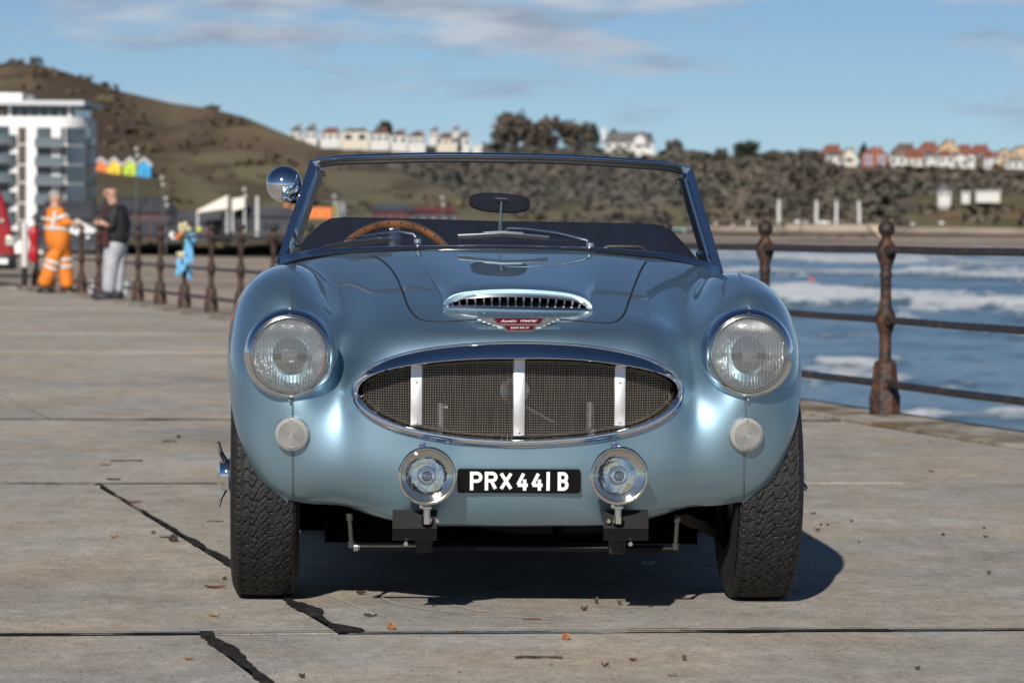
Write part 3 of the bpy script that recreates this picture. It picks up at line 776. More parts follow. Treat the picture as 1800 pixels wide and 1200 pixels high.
# bonnet shut line
BON_PX = [(655,449),(668,456),(684,469),(697,487),(707,510),(716,535),(726,551),(742,562),(775,565),(840,562),(912,560),(985,562),(1050,567),(1076,567),(1090,560),(1099,547),(1107,523),(1117,497),(1127,474),(1136,460)]
bon_h = along(BON_PX, 200)
top_v = max(h[3] for h in bon_h)
def close_top(hs, n=60):
    (a, b) = (hs[-1], hs[0]); out = []
    for i in range(1, n):
        t = i / n; u = a[2] + (b[2] - a[2]) * t; v = a[3] + (b[3] - a[3]) * t
        out.append((Vector(S(u, v)[0]), Vector(SN(u, v)[0]), u, v))
    return out
loop = bon_h + close_top(bon_h)
loop = [(p, n if n.z > 0 else -n, u, v) for p, n, u, v in loop]
ribbon(loop, .0062, .0007, 'bonnet_shut_line', SEAL, body, closed=True)
def panel(loop, name, m, parent, inset=.0016, lift=.0022):
    """a panel that follows the skin inside a closed loop, with rolled edges"""
    uv = np.array([(h[2], h[3]) for h in loop]); n = len(uv)
    pos = np.array([h[0][:] for h in loop])
    tan = np.roll(pos, -1, 0) - np.roll(pos, 1, 0); tan /= np.linalg.norm(tan, axis=1)[:, None]
    nn = np.array([h[1][:] for h in loop]); side = np.cross(nn, tan)
    if ((pos.mean(0) - pos) * side).sum() < 0: side = -side
    rings = []
    for d in (inset, inset + .002, inset + .005, inset + .012):
        tgt = pos + side * d; r = []
        for k in range(n):
            u, v = uv[k]
            for _ in range(3):
                p = S(u, v)[0]; e = 1e-4
                A = np.stack([(S(u + e, v)[0] - p) / e, (S(u, v + e)[0] - p) / e], 1)
                x = np.linalg.lstsq(A, tgt[k] - p, rcond=None)[0]
                u, v = min(max(u + x[0], 0), 1 - 2e-4), min(max(v + x[1], 0), 1 - 2e-4)
            r.append((u, v))
        rings.append(r)
    inner = np.array(rings[-1])
    gu = FU[(FU > inner[:, 0].min()) & (FU < inner[:, 0].max())]; gv = FV[(FV > inner[:, 1].min()) & (FV < inner[:, 1].max())]
    A, B = np.meshgrid(gu, gv, indexing='ij'); q = np.stack([A, B], -1).reshape(-1, 2)
    c0 = inner.mean(0); shr = c0 + (inner - c0) * .985
    q = q[inside_px(shr, q)]
    pts = [tuple(p) for r in rings for p in r] + [tuple(p) for p in q]
    edges = [(r * n + k, r * n + (k + 1) % n) for r in range(4) for k in range(n)]
    vv, _, ff, ov, *_ = delaunay_2d_cdt([Vector(p) for p in pts], edges, [], 1, 1e-7)
    offs = [.0004, lift * .8, lift, lift]
    V = []
    def ofs(k):
        idx = [i for i in ov[k] if i < 4 * n]
        return min(offs[i // n] for i in idx) if idx else lift
    uvn = np.array([(p.x, p.y) for p in vv]); s, nrm = S(uvn[:, 0], uvn[:, 1]), SN(uvn[:, 0], uvn[:, 1])
    nrm[nrm[:, 2] < 0] *= -1
    for k, p in enumerate(vv):
        o = ofs(k)
        V.append(s[k] + nrm[k] * o)
    o = mesh_obj(name, V, ff, m, parent)
    c_ = pos.mean(0); nv = []
    for k, p in enumerate(vv):
        q = nrm[k].copy()
        if ofs(k) < .001:
            d = s[k] - c_; d /= np.linalg.norm(d) + 1e-9; q = q + .8 * d; q /= np.linalg.norm(q)
        nv.append(tuple(q))
    if (o.data.polygons[0].normal.dot(Vector(nv[o.data.polygons[0].vertices[0]]))) < 0: o.data.flip_normals()
    o.data.normals_split_custom_set_from_vertices(nv)
    return o
bonnet = panel(loop, 'bonnet', PAINT, car)

# wing piping: crown seams and the seams below the headlamps
for pxs in ([(499,474),(503,492),(508,515),(513,545)], [(1299,482),(1308,500),(1315,520),(1320,543)],
            [(514,700),(514.5,716),(514.5,732)], [(1310,700),(1310.5,716),(1310.5,732)],
            [(514.5,792),(515,840),(515.5,881)], [(1308.5,792),(1307.5,840),(1306.5,883)]):
    hs = along(pxs, 26)
    o = bead(hs, .0028, .001, 'wing_piping', BEADM, body)

# ---- chrome grille surround: fat eyebrow above, thin lip below
def frame_pt(px, py):
    h = hit(px, py); return h[0] if h else lat(px, py, .05)
n_o = len(OUT_PX)
def inner_px(p):
    """inner edge of the surround for an outer point: thick brow on top, thin lip at the bottom"""
    x, y = p; t = (x - 911) / 290.0
    if y < 692: k = (1 - (abs(t)) ** 6); return np.array([911 + (x - 911) * (1 - 8 / 290 - .0), y + 26 * max(k, 0) * (1 - .25 * abs(t)) + 0])
    return np.array([911 + (x - 911) * (1 - 8 / 290), y - 9])
rings = [[] for _ in range(8)]
for p in OUT_PX:
    o = frame_pt(*p); q = inner_px(p)
    yi = o.y - .006
    dirn = Vector((o.x - 0, 0, (o.z - .575) * 2.2)).normalized()
    ip = lat(q[0], q[1], o.y + .012)
    fwd = Vector((0, -1, 0))
    rings[0].append(o + dirn * .004 - fwd * .004)
    rings[1].append(o + dirn * .002 + fwd * .005)
    mid = o.lerp(ip, .45)
    kw = smooth01((690 - p[1]) / 50)
    rings[2].append(o.lerp(ip, .12) + fwd * (.0105 + .002 * kw))
    rings[3].append(mid + fwd * (.0185 + .012 * kw))
    rings[4].append(o.lerp(ip, .80) + fwd * (.0225 + .022 * kw))
    rings[5].append(o.lerp(ip, .97) + fwd * (.0195 + .030 * kw))
    rings[6].append(ip + fwd * (.012 + .026 * kw) - dirn * .001)
    rings[7].append(ip - fwd * .012 - dirn * .003)
MB().grid(rings, cj=True).build('grille_surround', CHROME, car, sharp=50)
surround = bpy.data.objects['grille_surround']
for nm_, k_, r_ in (('glint_bead', 1, .0026), ('glint_edge', 5, .0022)):  # chrome tubes added to catch sun glints along the surround
    b = MB(); b.tube([p + Vector((0, -.001, .0)) for p in rings[k_]], r_, 8, closed=True, up=(0, 1, 0)); b.build(nm_, CHROME, surround)
# funnel behind it, with the grille bars set back
IN3 = rings[7]
back = []
for p in IN3:
    c = Vector((0, 0, .575))
    b = Vector((p.x * .975, p.y + .042, c.z + (p.z - c.z) * (.90 if p.z > c.z else .95))); back.append(b)
MB().grid([IN3, back], cj=True).build('grille_funnel', CHROME_W, surround)
def grille_y(x): return .048 + .33 * x * x + 1.5 * abs(x) ** 5
def gx(px): return lat(px, 692, .05).x
# height limits of the opening at a given x
bx = np.array([p.x for p in back]); bz = np.array([p.z for p in back])
upi = [i for i in range(n_o) if OUT_PX[i][1] <= 692]; loi = [i for i in range(n_o) if OUT_PX[i][1] > 692]
def sort_xy(idx):
    a = sorted([(bx[i], bz[i]) for i in idx]); return np.array(a)
UPZ, LOZ = sort_xy(upi), sort_xy(loi)
def zup(x): return interp(x, UPZ[:, 0], UPZ[:, 1])
def zlo(x): return interp(x, LOZ[:, 0], LOZ[:, 1])
x0, x1 = bx.min() + .004, bx.max() - .004
mesh = MB(); pitch = .0064; wr = .00064
k = 0; x = x0
while x < x1:
    a, b = zlo(x) - .004, zup(x) + .004
    if b - a > .01:
        jx_ = random.uniform(-.0006, .0006); mesh.tube([(x + jx_, grille_y(x) + .0009, a), (x - jx_ * .5, grille_y(x) + .0009 + random.uniform(-.001, .001), (a + b) / 2), (x + jx_, grille_y(x) + .0009, b)], wr, n=4, caps=False)
    x += pitch
zz = np.arange(LOZ[:, 1].min(), UPZ[:, 1].max(), pitch)
for z in zz:
    xs = [x for x in np.linspace(x0, x1, 60) if zlo(x) - .004 < z < zup(x) + .004]
    if len(xs) > 2:
        mesh.tube([(x, grille_y(x) - .0009 + (.0009 if i % 2 else -.0003), z) for i, x in enumerate(xs)], wr, n=4, caps=False)
gm = mesh.build('grille_mesh', WIRE, surround, smooth=False); tag(gm, kind='stuff')
# the folded rim of the mesh against the funnel
rim = [[], []]
for p, b in zip(IN3, back):
    rim[0].append(b * 1.0 + Vector((0, -.004, 0))); rim[1].append(p.lerp(b, .35))
    rim[1][-1].z += (-.002 if p.z > .575 else .002); rim[0][-1].z += (-.004 if p.z > .575 else .004)
MESHRIM = mat('mesh_rim', (.22, .20, .17), rough=.4, metal=.8, var=.8, vscale=3, stretch=(150, 1, 1), ramp=(.3, .7))
MB().grid(rim, cj=True).build('mesh_rim', MESHRIM, surround)
for px0, px1, scr in ((722, 742, (671, 743)), (902.5, 922.5, (652, 760)), (1081, 1100, (672, 743))):
    xa, xb = gx(px0), gx(px1); xm = (xa + xb) / 2
    b = MB(); zt, zb = zup(xm) - .001, zlo(xm) + .002
    yy = grille_y(xm) - .006
    b.box((xm, yy, (zt + zb) / 2), (xb - xa, .003, zt - zb), bev=.0008)
    b.box((xm, yy - .016, zt + .004), (xb - xa, .034, .003), Matrix.Rotation(R(-12), 3, 'X'), bev=.0008)
    bar = b.build('grille_bar', ALU, surround)
    for sy in scr:
        p = lat((px0 + px1) / 2, sy, yy - .002)
        s = MB(); s.lathe([(.0038, 0), (.0038, .0012), (.0026, .002), (0, .0021)], 14, axis_m((xm, yy - .0015, p.z), (0, -1, 0)))
        s.build('screw', CHROME_W, bar)
# radiator and ducting in the dark behind
b = MB(); b.box((0, .44, .54), (.78, .05, .36)); rd = b.build('radiator', RAD, car, smooth=False)
b = MB()
for i in range(26): b.box((-.36 + i * .0288, .412, .55), (.004, .006, .32))
fin_ = b.build('radiator_fin', mat('fin_grey', (.025, .021, .018), rough=.6, metal=.3), rd, smooth=False); tag(fin_, kind='stuff')
b = MB(); b.tube([(-.20, .13, .44), (-.20, .13, .545)], .011, 10); b.build('grille_stay', CHROME_W, rd)
b = MB(); b.tube([(-.178, .12, .535), (-.196, .125, .535)], .006, 8); b.build('stay_bolt', CHROME_W, rd)
b = MB(); b.tube([(.19, .13, .44), (.19, .13, .55)], .011, 10); b.build('grille_stay', CHROME_W, rd)
b = MB()
M_ = axis_m((-.006, .20, .578), (0, -1, 0))
b.lathe([(.014, 0), (.020, .01), (.024, .03), (.034, .05), (.038, .055), (.033, .052), (.02, .02), (0, .018)], 20, M_)
b.tube([(-.03, .19, .56), (.10, .2, .49)], .006, 8)
b.build('horn', CHROME_W, rd)

# ---- headlamps
def headlamp(cx, cy, cz):
    M = axis_m((cx, cy, cz), (0.0, -1, .02))
    b = MB()
    b.lathe([(.098, -.06), (.1215, -.052), (.1205, -.030), (.1175, -.008), (.1125, .012), (.1065, .0235), (.1030, .0265), (.1012, .0245), (.1005, .021)], 72, M)
    rim_ = b.build('headlamp', CHROME, car, sharp=60)
    b = MB()
    b.lathe([(.1005, .0205), (.1000, .0265), (.0985, .0300), (.0960, .0305), (.0940, .0280), (.0932, .022)], 72, M)
    b.build('lamp_ring', CHROME_W, rim_, sharp=60)
    b = MB()
    b.lathe([(.0935 * math.sin(t), .021 - .075 * (1 - math.cos(t) * 0 - (math.sin(t)) ** 2)) for t in np.linspace(math.pi / 2, .12, 14)], 48, M)
    b.build('reflector', REFL, rim_)
    b = MB(); b.lathe([(.0455, .002), (.0455, .0035), (.020, .0035), (.020, -.02), (0, -.02)], 36, M)
    b.build('bulb_shield', mat('shield_grey', (.03, .031, .033), rough=.35, metal=.5) if 'shield_grey' not in bpy.data.materials else bpy.data.materials['shield_grey'], rim_)
    b = MB(); b.lathe([(.0938 * s, .021 + .016 * (1 - s * s)) for s in (1, .9, .75, .55, .3, .12, 0.001)], 48, M)
    b.build('lens', LENS, rim_)
    # moulded pattern on the glass
    b = MB()
    def dome(x, z): return .0215 + .016 * max(0, 1 - (x * x + z * z) / .0088) + .0004
    def lp(x, z, o=0.0): return M @ Vector((-x, z, dome(x, z) + o)) if False else M @ (Vector((x, z, dome(x, z) + o)))
    sq = .0205
    b.grid([[lp(-sq + 2 * sq * i / 6, -.004 + (-.018 + .036 * j / 6), .0012 if 0 < i < 6 and 0 < j < 6 else 0) for j in range(7)] for i in range(7)])
    b.build('lens_block', LENSBLK, rim_)
    b = MB()
    for k in range(-23, 24):
        x = k * .0036
        zt = math.sqrt(max(0, .088 ** 2 - x * x))
        if zt < .02: continue
        z0 = -.045 if abs(x) < .06 else -.02
        seg = [z0 + (zt - z0) * i / 8 for i in range(9)]
        b.tube([lp(x, z) for z in seg], .0008, n=4, caps=False)
    for k in range(-8, 9):
        x = k * .0095; zt = -math.sqrt(max(0, .086 ** 2 - x * x))
        if zt > -.052: continue
        b.tube([lp(x, zt + (-.05 - zt) * i / 3) for i in range(4)], .0016, n=4, caps=False)
    b.build('lens_flutes', LENSFL, rim_); tag(bpy.data.objects[rim_.name], None)
    b = MB(); b.box((cx, cy - .013, cz + .119), (.008, .014, .006), bev=.001); b.build('rim_clip', CHROME, rim_)
    b = MB(); b.box((cx, cy - .010, cz - .1185), (.006, .010, .007), bev=.001); b.build('rim_clip', CHROME, rim_)
    return rim_
LENSBLK = thin_glass('lens_block_glass', (.8, .82, .83), refl=.14, rough=.10, haze=.08)
LENSFL = thin_glass('lens_flute_glass', (.86, .88, .90), refl=.22, rough=.10, haze=.10)
for (hx, hy, hz) in ((509.5, 623, 0), (1315.5, 621.5, 0)):
    p = lat(hx, hy, .075); headlamp(p.x, .075, p.z)

# ---- round indicator lamps
for px, py in ((514.5, 761.5), (1310, 762.5)):
    h = hit(px, py); nrm = (h[1] + Vector((0, -1.2, 0))).normalized(); M = axis_m(h[0] + nrm * .004, nrm)
    b = MB(); b.lathe([(.040, -.02), (.0455, -.004), (.0455, .004), (.044, .006)], 40, M); base = b.build('indicator', CHROME_W, car)
    prof = [(.0442, .005), (.0442, .012), (.0425, .0165)]
    rr = .0425
    for i in range(9):
        rr2 = .034 - i * .0036
        prof += [(rr2 + .0018, .0178 + i * .0008), (rr2, .0206 + i * .0008), (rr2 - .0017, .0182 + i * .0008)]
    prof += [(.0008, .025)]
    b = MB(); b.lathe(prof, 40, M); b.build('lens', IND, base, sharp=60)
    for s in (-1, 1):
        b = MB(); b.lathe([(.0042, .0165), (.0042, .0190), (.002, .0198), (0, .0198)], 12, M @ Matrix.Translation((0, s * .036, 0)))
        b.build('screw', CHROME_W, base)

# ---- bonnet scoop
SC_TOP = [(779,540),(783,530),(795,521),(815,515),(850,511.5),(885,510),(912,510),(945,511.5),(985,515),(1010,519.5),(1030,527),(1039,535),(1041,545)]
SC_BOT = [(779,540),(800,541.5),(850,543.5),(912,545),(970,546),(1020,546),(1041,545)]
n_s = 41
top = [lat(*p, .285) for p in resample(SC_TOP, n_s, False)]
botp = [hit(*p)[0] for p in resample(SC_BOT, n_s, False)]
top[0], top[-1] = botp[0].copy(), botp[-1].copy()
xl, xr = top[0].x, top[-1].x
rows = []
for t in np.linspace(0, 1, 26):
    row = []
    y = .285 + t * .93
    for i in range(n_s):
        s = -1 + 2 * i / (n_s - 1)
        w0 = top[i].x
        xw = w0 + ((0.003 + s * .268) - w0) * smooth01(t)
        if t == 0: row.append(top[i].copy()); continue
        zb = down(xw, y)
        h0 = top[i].z - down(top[i].x, .285)
        flat_ = (1 - abs(s) ** 5)
        fade = (1 - t) ** 1.45
        row.append(Vector((xw, y + (0 if t else 0), zb + h0 * fade + .0042 * flat_ * (1 - t * .4) + .0022)))
    rows.append(row)
scoop = MB().grid(rows).build('bonnet_scoop', PAINT, car, sharp=None)
lipr = [p + Vector((0, -.002, 0)) for p in top]
b = MB(); b.tube(lipr, .0032, n=8, caps=True)
b.build('scoop_lip', PAINT, scoop)
# chrome intake grille
inn_t = [lat(*p, .290) for p in resample([(x if 800 < x < 1020 else (x + (6 if x < 900 else -6)), y + 7) for x, y in SC_TOP], n_s, False)]
inn_b = [p + Vector((0, -.004, .005)) for p in botp]
b = MB()
for i in range(n_s): pass
mid_t = [p.lerp(q, .20) for p, q in zip(inn_t, inn_b)]
mid_b = [q.lerp(p, .15) for p, q in zip(inn_t, inn_b)]
b.grid([[p + Vector((0, -.006, -.001)) for p in lipr], [p + Vector((0, -.0085, 0)) for p in inn_t], [p + Vector((0, -.006, 0)) for p in mid_t], [p + Vector((0, .012, 0)) for p in mid_t]])
b.grid([[p + Vector((0, .012, 0)) for p in mid_b], [p + Vector((0, -.012, 0)) for p in mid_b], [p + Vector((0, -.014, -.003)) for p in inn_b], [p + Vector((0, -.006, -.008)) for p in inn_b]])
frame = b.build('intake_grille', SATIN, scoop, sharp=40)
b = MB(); b.grid([[p + Vector((0, .03, .004)) for p in inn_t], [p + Vector((0, .03, -.01)) for p in inn_b]]); b.build('intake_dark', DARKIN, scoop)  # near-black sheet stands in for the shade inside the intake
for k in range(18):
    px = 797 + k * (1029 - 797) / 17.0
    f = (px - 779) / (1041 - 779) * (n_s - 1); i = int(f); t = f - i
    a, c = mid_t[i].lerp(mid_t[min(i + 1, n_s - 1)], t), mid_b[i].lerp(mid_b[min(i + 1, n_s - 1)], t)
    if a.z - c.z < .001: continue
    b = MB(); b.sweep([a + Vector((0, .006, .001)), c + Vector((0, .0, -.001))], [(-.0031, .005), (-.0024, -.003), (.0024, -.003), (.0031, .005)], up=(0, 1, 0))
    b.build('intake_bar', SATIN, frame)

# ---- winged badge
h = hit(912.5, 574)
bn = (h[1] + Vector((0, -.25, 0))).normalized()
BM_ = axis_m(h[0] + bn * .003, bn, (1, .038, 0))
def bpx(px, py): return ((px - 912.5) / 676.0, -(py - 574) / 676.0 / max(.35, abs(bn.y) * 1.0))
def bpoly(pts): return [bpx(*p) for p in pts]
b = MB(); b.prism(bpoly([(866,563),(958,565),(950,577),(938,580),(934,590),(890,589.5),(884,578),(873,575)])[::-1], .004, BM_)
badge = b.build('badge', SILVER, car, smooth=False)
b = MB(); b.prism(bpoly([(869,564),(955.5,566),(947.5,574.5),(877,573)])[::-1], .0015, BM_ @ Matrix.Translation((0, 0, .0041)))
b.prism(bpoly([(886.5,577),(939.5,578),(933.5,585),(891.5,584.5)])[::-1], .0015, BM_ @ Matrix.Translation((0, 0, .0041)))
b.build('badge_enamel', REDENAMEL, badge, smooth=False)
for s in (-1, 1):
    for k in range(5):
        x0_, x1_ = (864 + k * 4.2, 838 + k * 8.2)
        y0, y1 = 562.5 + k * 3.0, 562.0 + k * 3.2
        pts = [(x0_, y0), (x1_, y1), (x1_ + 3, y1 + 2.6), (x0_ + 2.5, y0 + 2.9)]
        if s > 0: pts = [(1825 - a, c + (1.5 if s > 0 else 0)) for a, c in pts]
        b = MB(); b.prism(bpoly(pts)[::s], .0045 - .0006 * k, BM_); b.build('badge_wing', SILVER, badge, smooth=False)
def lettering(text, size, name, m, parent, M, shear=0.0, spacing=1.0, ext=.0004):
    cu = bpy.data.curves.new(name, 'FONT'); cu.body = text; cu.size = size; cu.shear = shear; cu.space_character = spacing
    cu.align_x, cu.align_y = 'CENTER', 'CENTER'; cu.extrude = ext; cu.resolution_u = 2; cu.offset = size * .012
    t = bpy.data.objects.new('tmp', cu); COL.objects.link(t)
    bpy.context.view_layer.update()
    me = bpy.data.meshes.new_from_object(t.evaluated_get(bpy.context.evaluated_depsgraph_get()))
    bpy.data.objects.remove(t); bpy.data.curves.remove(cu)
    me.transform(M); me.name = name; me.materials.clear()
    return fin(name, me, m, parent, False)
LETM = mat('badge_letter_silver', (.78, .72, .66), rough=.5)
x_, y_ = bpx(912, 569.6); lettering('Austin  Healey', .0155, 'badge_lettering', LETM, badge, BM_ @ Matrix.Translation((x_, y_, .0062)), shear=.35, spacing=1.02)
x_, y_ = bpx(912.5, 581.2); lettering('3000 Mk III', .0105, 'badge_lettering', LETM, badge, BM_ @ Matrix.Translation((x_, y_, .0062)), spacing=1.0)

# ---- number plate with its characters
py_ = .004
a, c = lat(804, 823, py_), lat(1020.5, 867, py_)
pw, ph = c.x - a.x, a.z - c.z
pc = (a + c) / 2
PM = axis_m((pc.x, py_ + .004, pc.z), (0, -1, -.10))
def rrect(w, h, r, n=5):
    out = []
    for cx, cy, a0 in ((w / 2 - r, h / 2 - r, 0), (-w / 2 + r, h / 2 - r, 90), (-w / 2 + r, -h / 2 + r, 180), (w / 2 - r, -h / 2 + r, 270)):
        out += [(cx + r * math.cos(R(a0 + 90 * i / n)), cy + r * math.sin(R(a0 + 90 * i / n))) for i in range(n + 1)]
    return out
b = MB(); b.prism(rrect(pw, ph, .007), .003, PM); plate = b.build('number_plate', PLATEB, car, sharp=40)
for sx_ in (-.1, .1):
    b = MB(); b.box((pc.x + sx_, py_ + .014, pc.z), (.02, .016, .02)); b.build('plate_spacer', BLACK, plate)
def arc(cx, cy, rx, ry, a0, a1, n=10): return [(cx + rx * math.cos(R(a0 + (a1 - a0) * i / n)), cy + ry * math.sin(R(a0 + (a1 - a0) * i / n))) for i in range(n + 1)]
def stroke(mb, pts, w, z0, d, M):
    L, Rr = [], []; n = len(pts); P2 = [Vector(p) for p in pts]
    for i in range(n):
        t0 = (P2[i] - P2[i - 1]).normalized() if i else (P2[1] - P2[0]).normalized()
        t1 = (P2[i + 1] - P2[i]).normalized() if i < n - 1 else t0
        n0, n1 = Vector((-t0.y, t0.x)), Vector((-t1.y, t1.x)); m = (n0 + n1)
        m = m / max(m.length_squared / 2, .55) if m.length > 1e-6 else n0
        L.append(P2[i] + m * w / 2); Rr.append(P2[i] - m * w / 2)
    V = [M @ Vector((p.x, p.y, z0)) for p in L + Rr] + [M @ Vector((p.x, p.y, z0 + d)) for p in L + Rr]
    F = []
    for i in range(n - 1):
        F += [(2 * n + i, 2 * n + n + i, 2 * n + n + i + 1, 2 * n + i + 1), (i, i + 1, 2 * n + i + 1, 2 * n + i), (n + i + 1, n + i, 3 * n + i, 3 * n + i + 1)]
    F += [(0, 2 * n, 3 * n, n), (n - 1, 2 * n - 1, 4 * n - 1, 3 * n - 1)]
    mb.add(V, F)
LH, SW = 33.2 / 683, 6.0 / 683
GLYPH = {
 'P': (22, [[(0, 0), (0, 1)], [(0, 1), (.55, 1)] + arc(.58, .745, .42, .255, 90, -90) + [(0, .49)]]),
 'R': (22.5, [[(0, 0), (0, 1)], [(0, 1), (.55, 1)] + arc(.58, .76, .42, .24, 90, -90) + [(0, .52)], [(.52, .52), (.96, 0)]]),
 'X': (24, [[(.02, 1), (.98, 0)], [(.98, 1), (.02, 0)]]),
 '4': (22.5, [[(.62, 1), (.02, .26)], [(0, .24), (1.08, .24)], [(.74, .62), (.74, 0)]]),
 'I': (6.6, [[(0, 0), (0, 1)]]),
 'B': (21, [[(.12, 0), (.12, 1)], [(-.06, 1), (.55, 1)] + arc(.58, .76, .36, .24, 90, -90) + [(.12, .52)], [(.12, .52), (.58, .52)] + arc(.60, .26, .40, .26, 90, -90) + [(-.06, 0)]]),
}
for ch, x0p in (('P', 826), ('R', 852), ('X', 877.5), ('4', 907), ('4', 933), ('I', 960.5), ('B', 978.5)):
    wpx, strokes = GLYPH[ch]
    x0l = (x0p - 912.25) / 683 + SW / 2; wl_ = wpx / 683 - SW; b = MB()
    for j, st in enumerate(strokes):
        stroke(b, [(x0l + max(wl_, 1e-4) * u, -LH / 2 + SW / 2 + (LH - SW) * v if not (len(st) == 2 and v in (0, 1) and st[0][0] == st[1][0]) else -LH / 2 + LH * v) for u, v in st], SW, .0028, .0012 + .00012 * j, PM)
    b.build('plate_character', PLATEW, plate, smooth=False)

# ---- spot lamps, their brackets, anti-roll bar
for px, py, bl in ((750.5, 836, (690, 768)), (1088, 835.5, (1061, 1140))):
    y0 = -.085; p = lat(px, py, y0)
    M = axis_m(p, (0.02, -1, .05))
    b = MB(); b.lathe([(.010, -.085), (.035, -.08), (.058, -.05), (.070, -.012), (.0735, 0), (.0752, .004), (.0752, .010), (.0735, .0135), (.0712, .0150), (.0695, .0125)], 56, M, cap0=True)
    sl = b.build('spot_lamp', CHROME, car, sharp=50)
    b = MB(); b.lathe([(.0700, .0125), (.0686, .0155), (.0668, .0150), (.0655, .010)], 56, M); b.build('lamp_ring', mat('brass_tinted_rim', (.80, .74, .55), rough=.12, metal=1.0), sl)
    b = MB(); b.lathe([(.066 * t, .009 - .066 * (1 - t * t)) for t in (1, .95, .88, .78, .66, .54, .42, .30)], 48, M); b.build('reflector', REFLG, sl)
    b = MB(); b.lathe([(.0245, -.030), (.0235, -.012), (.0205, -.008), (.0150, -.010), (.0125, .000), (.0095, .002), (.0070, -.002), (.0055, .006), (.0015, .009), (0, .009)], 32, M); b.build('bulb_shield', CHROME, sl, sharp=40)
    b = MB(); b.lathe([(.0668 * t, .010 + .010 * (1 - t * t)) for t in (1, .85, .6, .3, .001)], 40, M); b.build('lens', LENSD, sl)
    b = MB(); b.box(p + Vector((-.012, .004, .079)), (.016, .016, .011), bev=.002); b.build('maker_tab', LABELB, sl)
    b = MB(); b.box(p + Vector((.0, .03, -.083)), (.026, .03, .008), bev=.002); b.lathe([(.010, -.112), (.010, -.085)], 16, Matrix.Translation(p + Vector((0, .03, 0))))
    b.lathe([(.0135, -.124), (.0135, -.106)], 6, Matrix.Translation(p + Vector((.0, .018, 0))), True, True)
    b.box(p + Vector((-.014, .02, -.079)), (.010, .012, .012), bev=.002)
    b.build('lamp_mount', CHROME_W, sl, sharp=30)
    # folded black bracket plate
    x0_, x1_ = lat(bl[0], 900, -.05).x, lat(bl[1], 900, -.05).x
    zt, zm, zb = lat(px, 896, -.05).z, lat(px, 928, -.05).z, lat(px, 950, -.06).z
    b = MB()
    b.grid([[Vector((x, y, z)) for x in (x0_, x1_)] for y, z in ((-.03, zt), (-.034, zt - .002), (-.058, zm), (-.052, zb + .001), (-.049, zb), (-.05, zb + .003), (-.0545, zm), (-.031, zt - .004), (-.03, zt))])
    b.box(((x0_ + x1_) / 2, .03, zm - .006), (x1_ - x0_ - .01, .12, .004), bev=.001)
    bk = b.build('lamp_bracket', BRKT, car, sharp=25)
    b = MB()
    for (qx, qz) in ((px + 18 if px < 900 else px - 18, 915), (px - 37 if px < 900 else px + 20, 955)):
        q = lat(qx, qz, -.058); b.lathe([(.007, 0), (.007, .006), (.005, .008), (0, .008)], 6, axis_m(q, (0, -1, 0)))
    b.build('bolt', CHROME_W, bk, sharp=30)
    b = MB(); q = lat(px - 5, 962, .2); b.box((q.x, .16, .178), (.045, .06, .05), bev=.004); b.build('bar_clamp', BLACK, bk)
za = lat(900, 962, .22).z
b = MB(); xl_, xr_ = lat(632, 962, .22).x, lat(1184, 966, .22).x
b.tube([(xl_, .22, za), (0, .22, za + .002), (xr_, .22, za - .002)], .0095, 12)
ar = b.build('anti_roll_bar', BRKT, car)
b = MB(); b.lathe([(.006, 0), (.011, .001), (.011, .012), (.0075, .014), (.0075, .028)], 14, axis_m((xl_ - .016, .22, za), (1, 0, 0)), True)
b.build('bar_end_bush', CHROME_W, ar)
for px, py0, py1 in ((614, 902, 962), (1191, 905, 966)):
    b = MB(); p0, p1 = lat(px, py0, .22), lat(px + (4 if px < 900 else -4), py1, .22)
    b.tube([p0, p0.lerp(p1, .2), p0.lerp(p1, .22), p0.lerp(p1, .8), p0.lerp(p1, .82), p1], [.009, .009, .006, .006, .010, .010], 10)
    b.build('drop_link', mat('dirty_steel', (.05, .048, .046), rough=.6, metal=.4) if 'dirty_steel' not in bpy.data.materials else bpy.data.materials['dirty_steel'], ar)
b = MB(); p0, p1 = lat(1205, 912, .55), lat(1262, 936, .75); b.tube([p0, p1], .016, 10); b.build('track_rod', mat('dusty_brown_steel', (.10, .075, .05), rough=.6, metal=.3), ar)

# ---- underside and inner wings: dark boxes added to block light under the car
b = MB()
b.box((0, 2.05, .225), (1.02, 2.9, .17)); b.box((0, .33, .235), (.60, .10, .05), bev=.01)
b.box((0, .30, .24), (.60, .05, .05))
b.box((0, 1.02, .46), (1.42, .03, .64)); b.box((-.50, .70, .46), (.02, .60, .36)); b.box((.50, .70, .46), (.02, .60, .36))
b.build('chassis_light_block', DARKIN, car, smooth=False)
# lip folded under along the lower edge of the nose
edge = [S(u, 0.0)[0] for u in FU]
MB().grid([[Vector(p) for p in edge], [Vector((p[0] * .97, p[1] + .10, p[2] + .02)) for p in edge], [Vector((p[0] * .95, p[1] + .22, p[2] + .08)) for p in edge]]).build('under_valance', BLACK, body)
# rolled flange inside the front wheel arches
for uu in (0.0, 1.0):
    e = [S(uu, v)[0] for v in FV]
    s = -1 if uu == 0 else 1
    MB().grid([[Vector(p) for p in e], [Vector((p[0] - s * .012, p[1] + .004, p[2])) for p in e], [Vector((p[0] - s * .10, p[1] + .02, p[2] + .01)) for p in e]]).build('wheel_arch_lining', DARKIN, body)

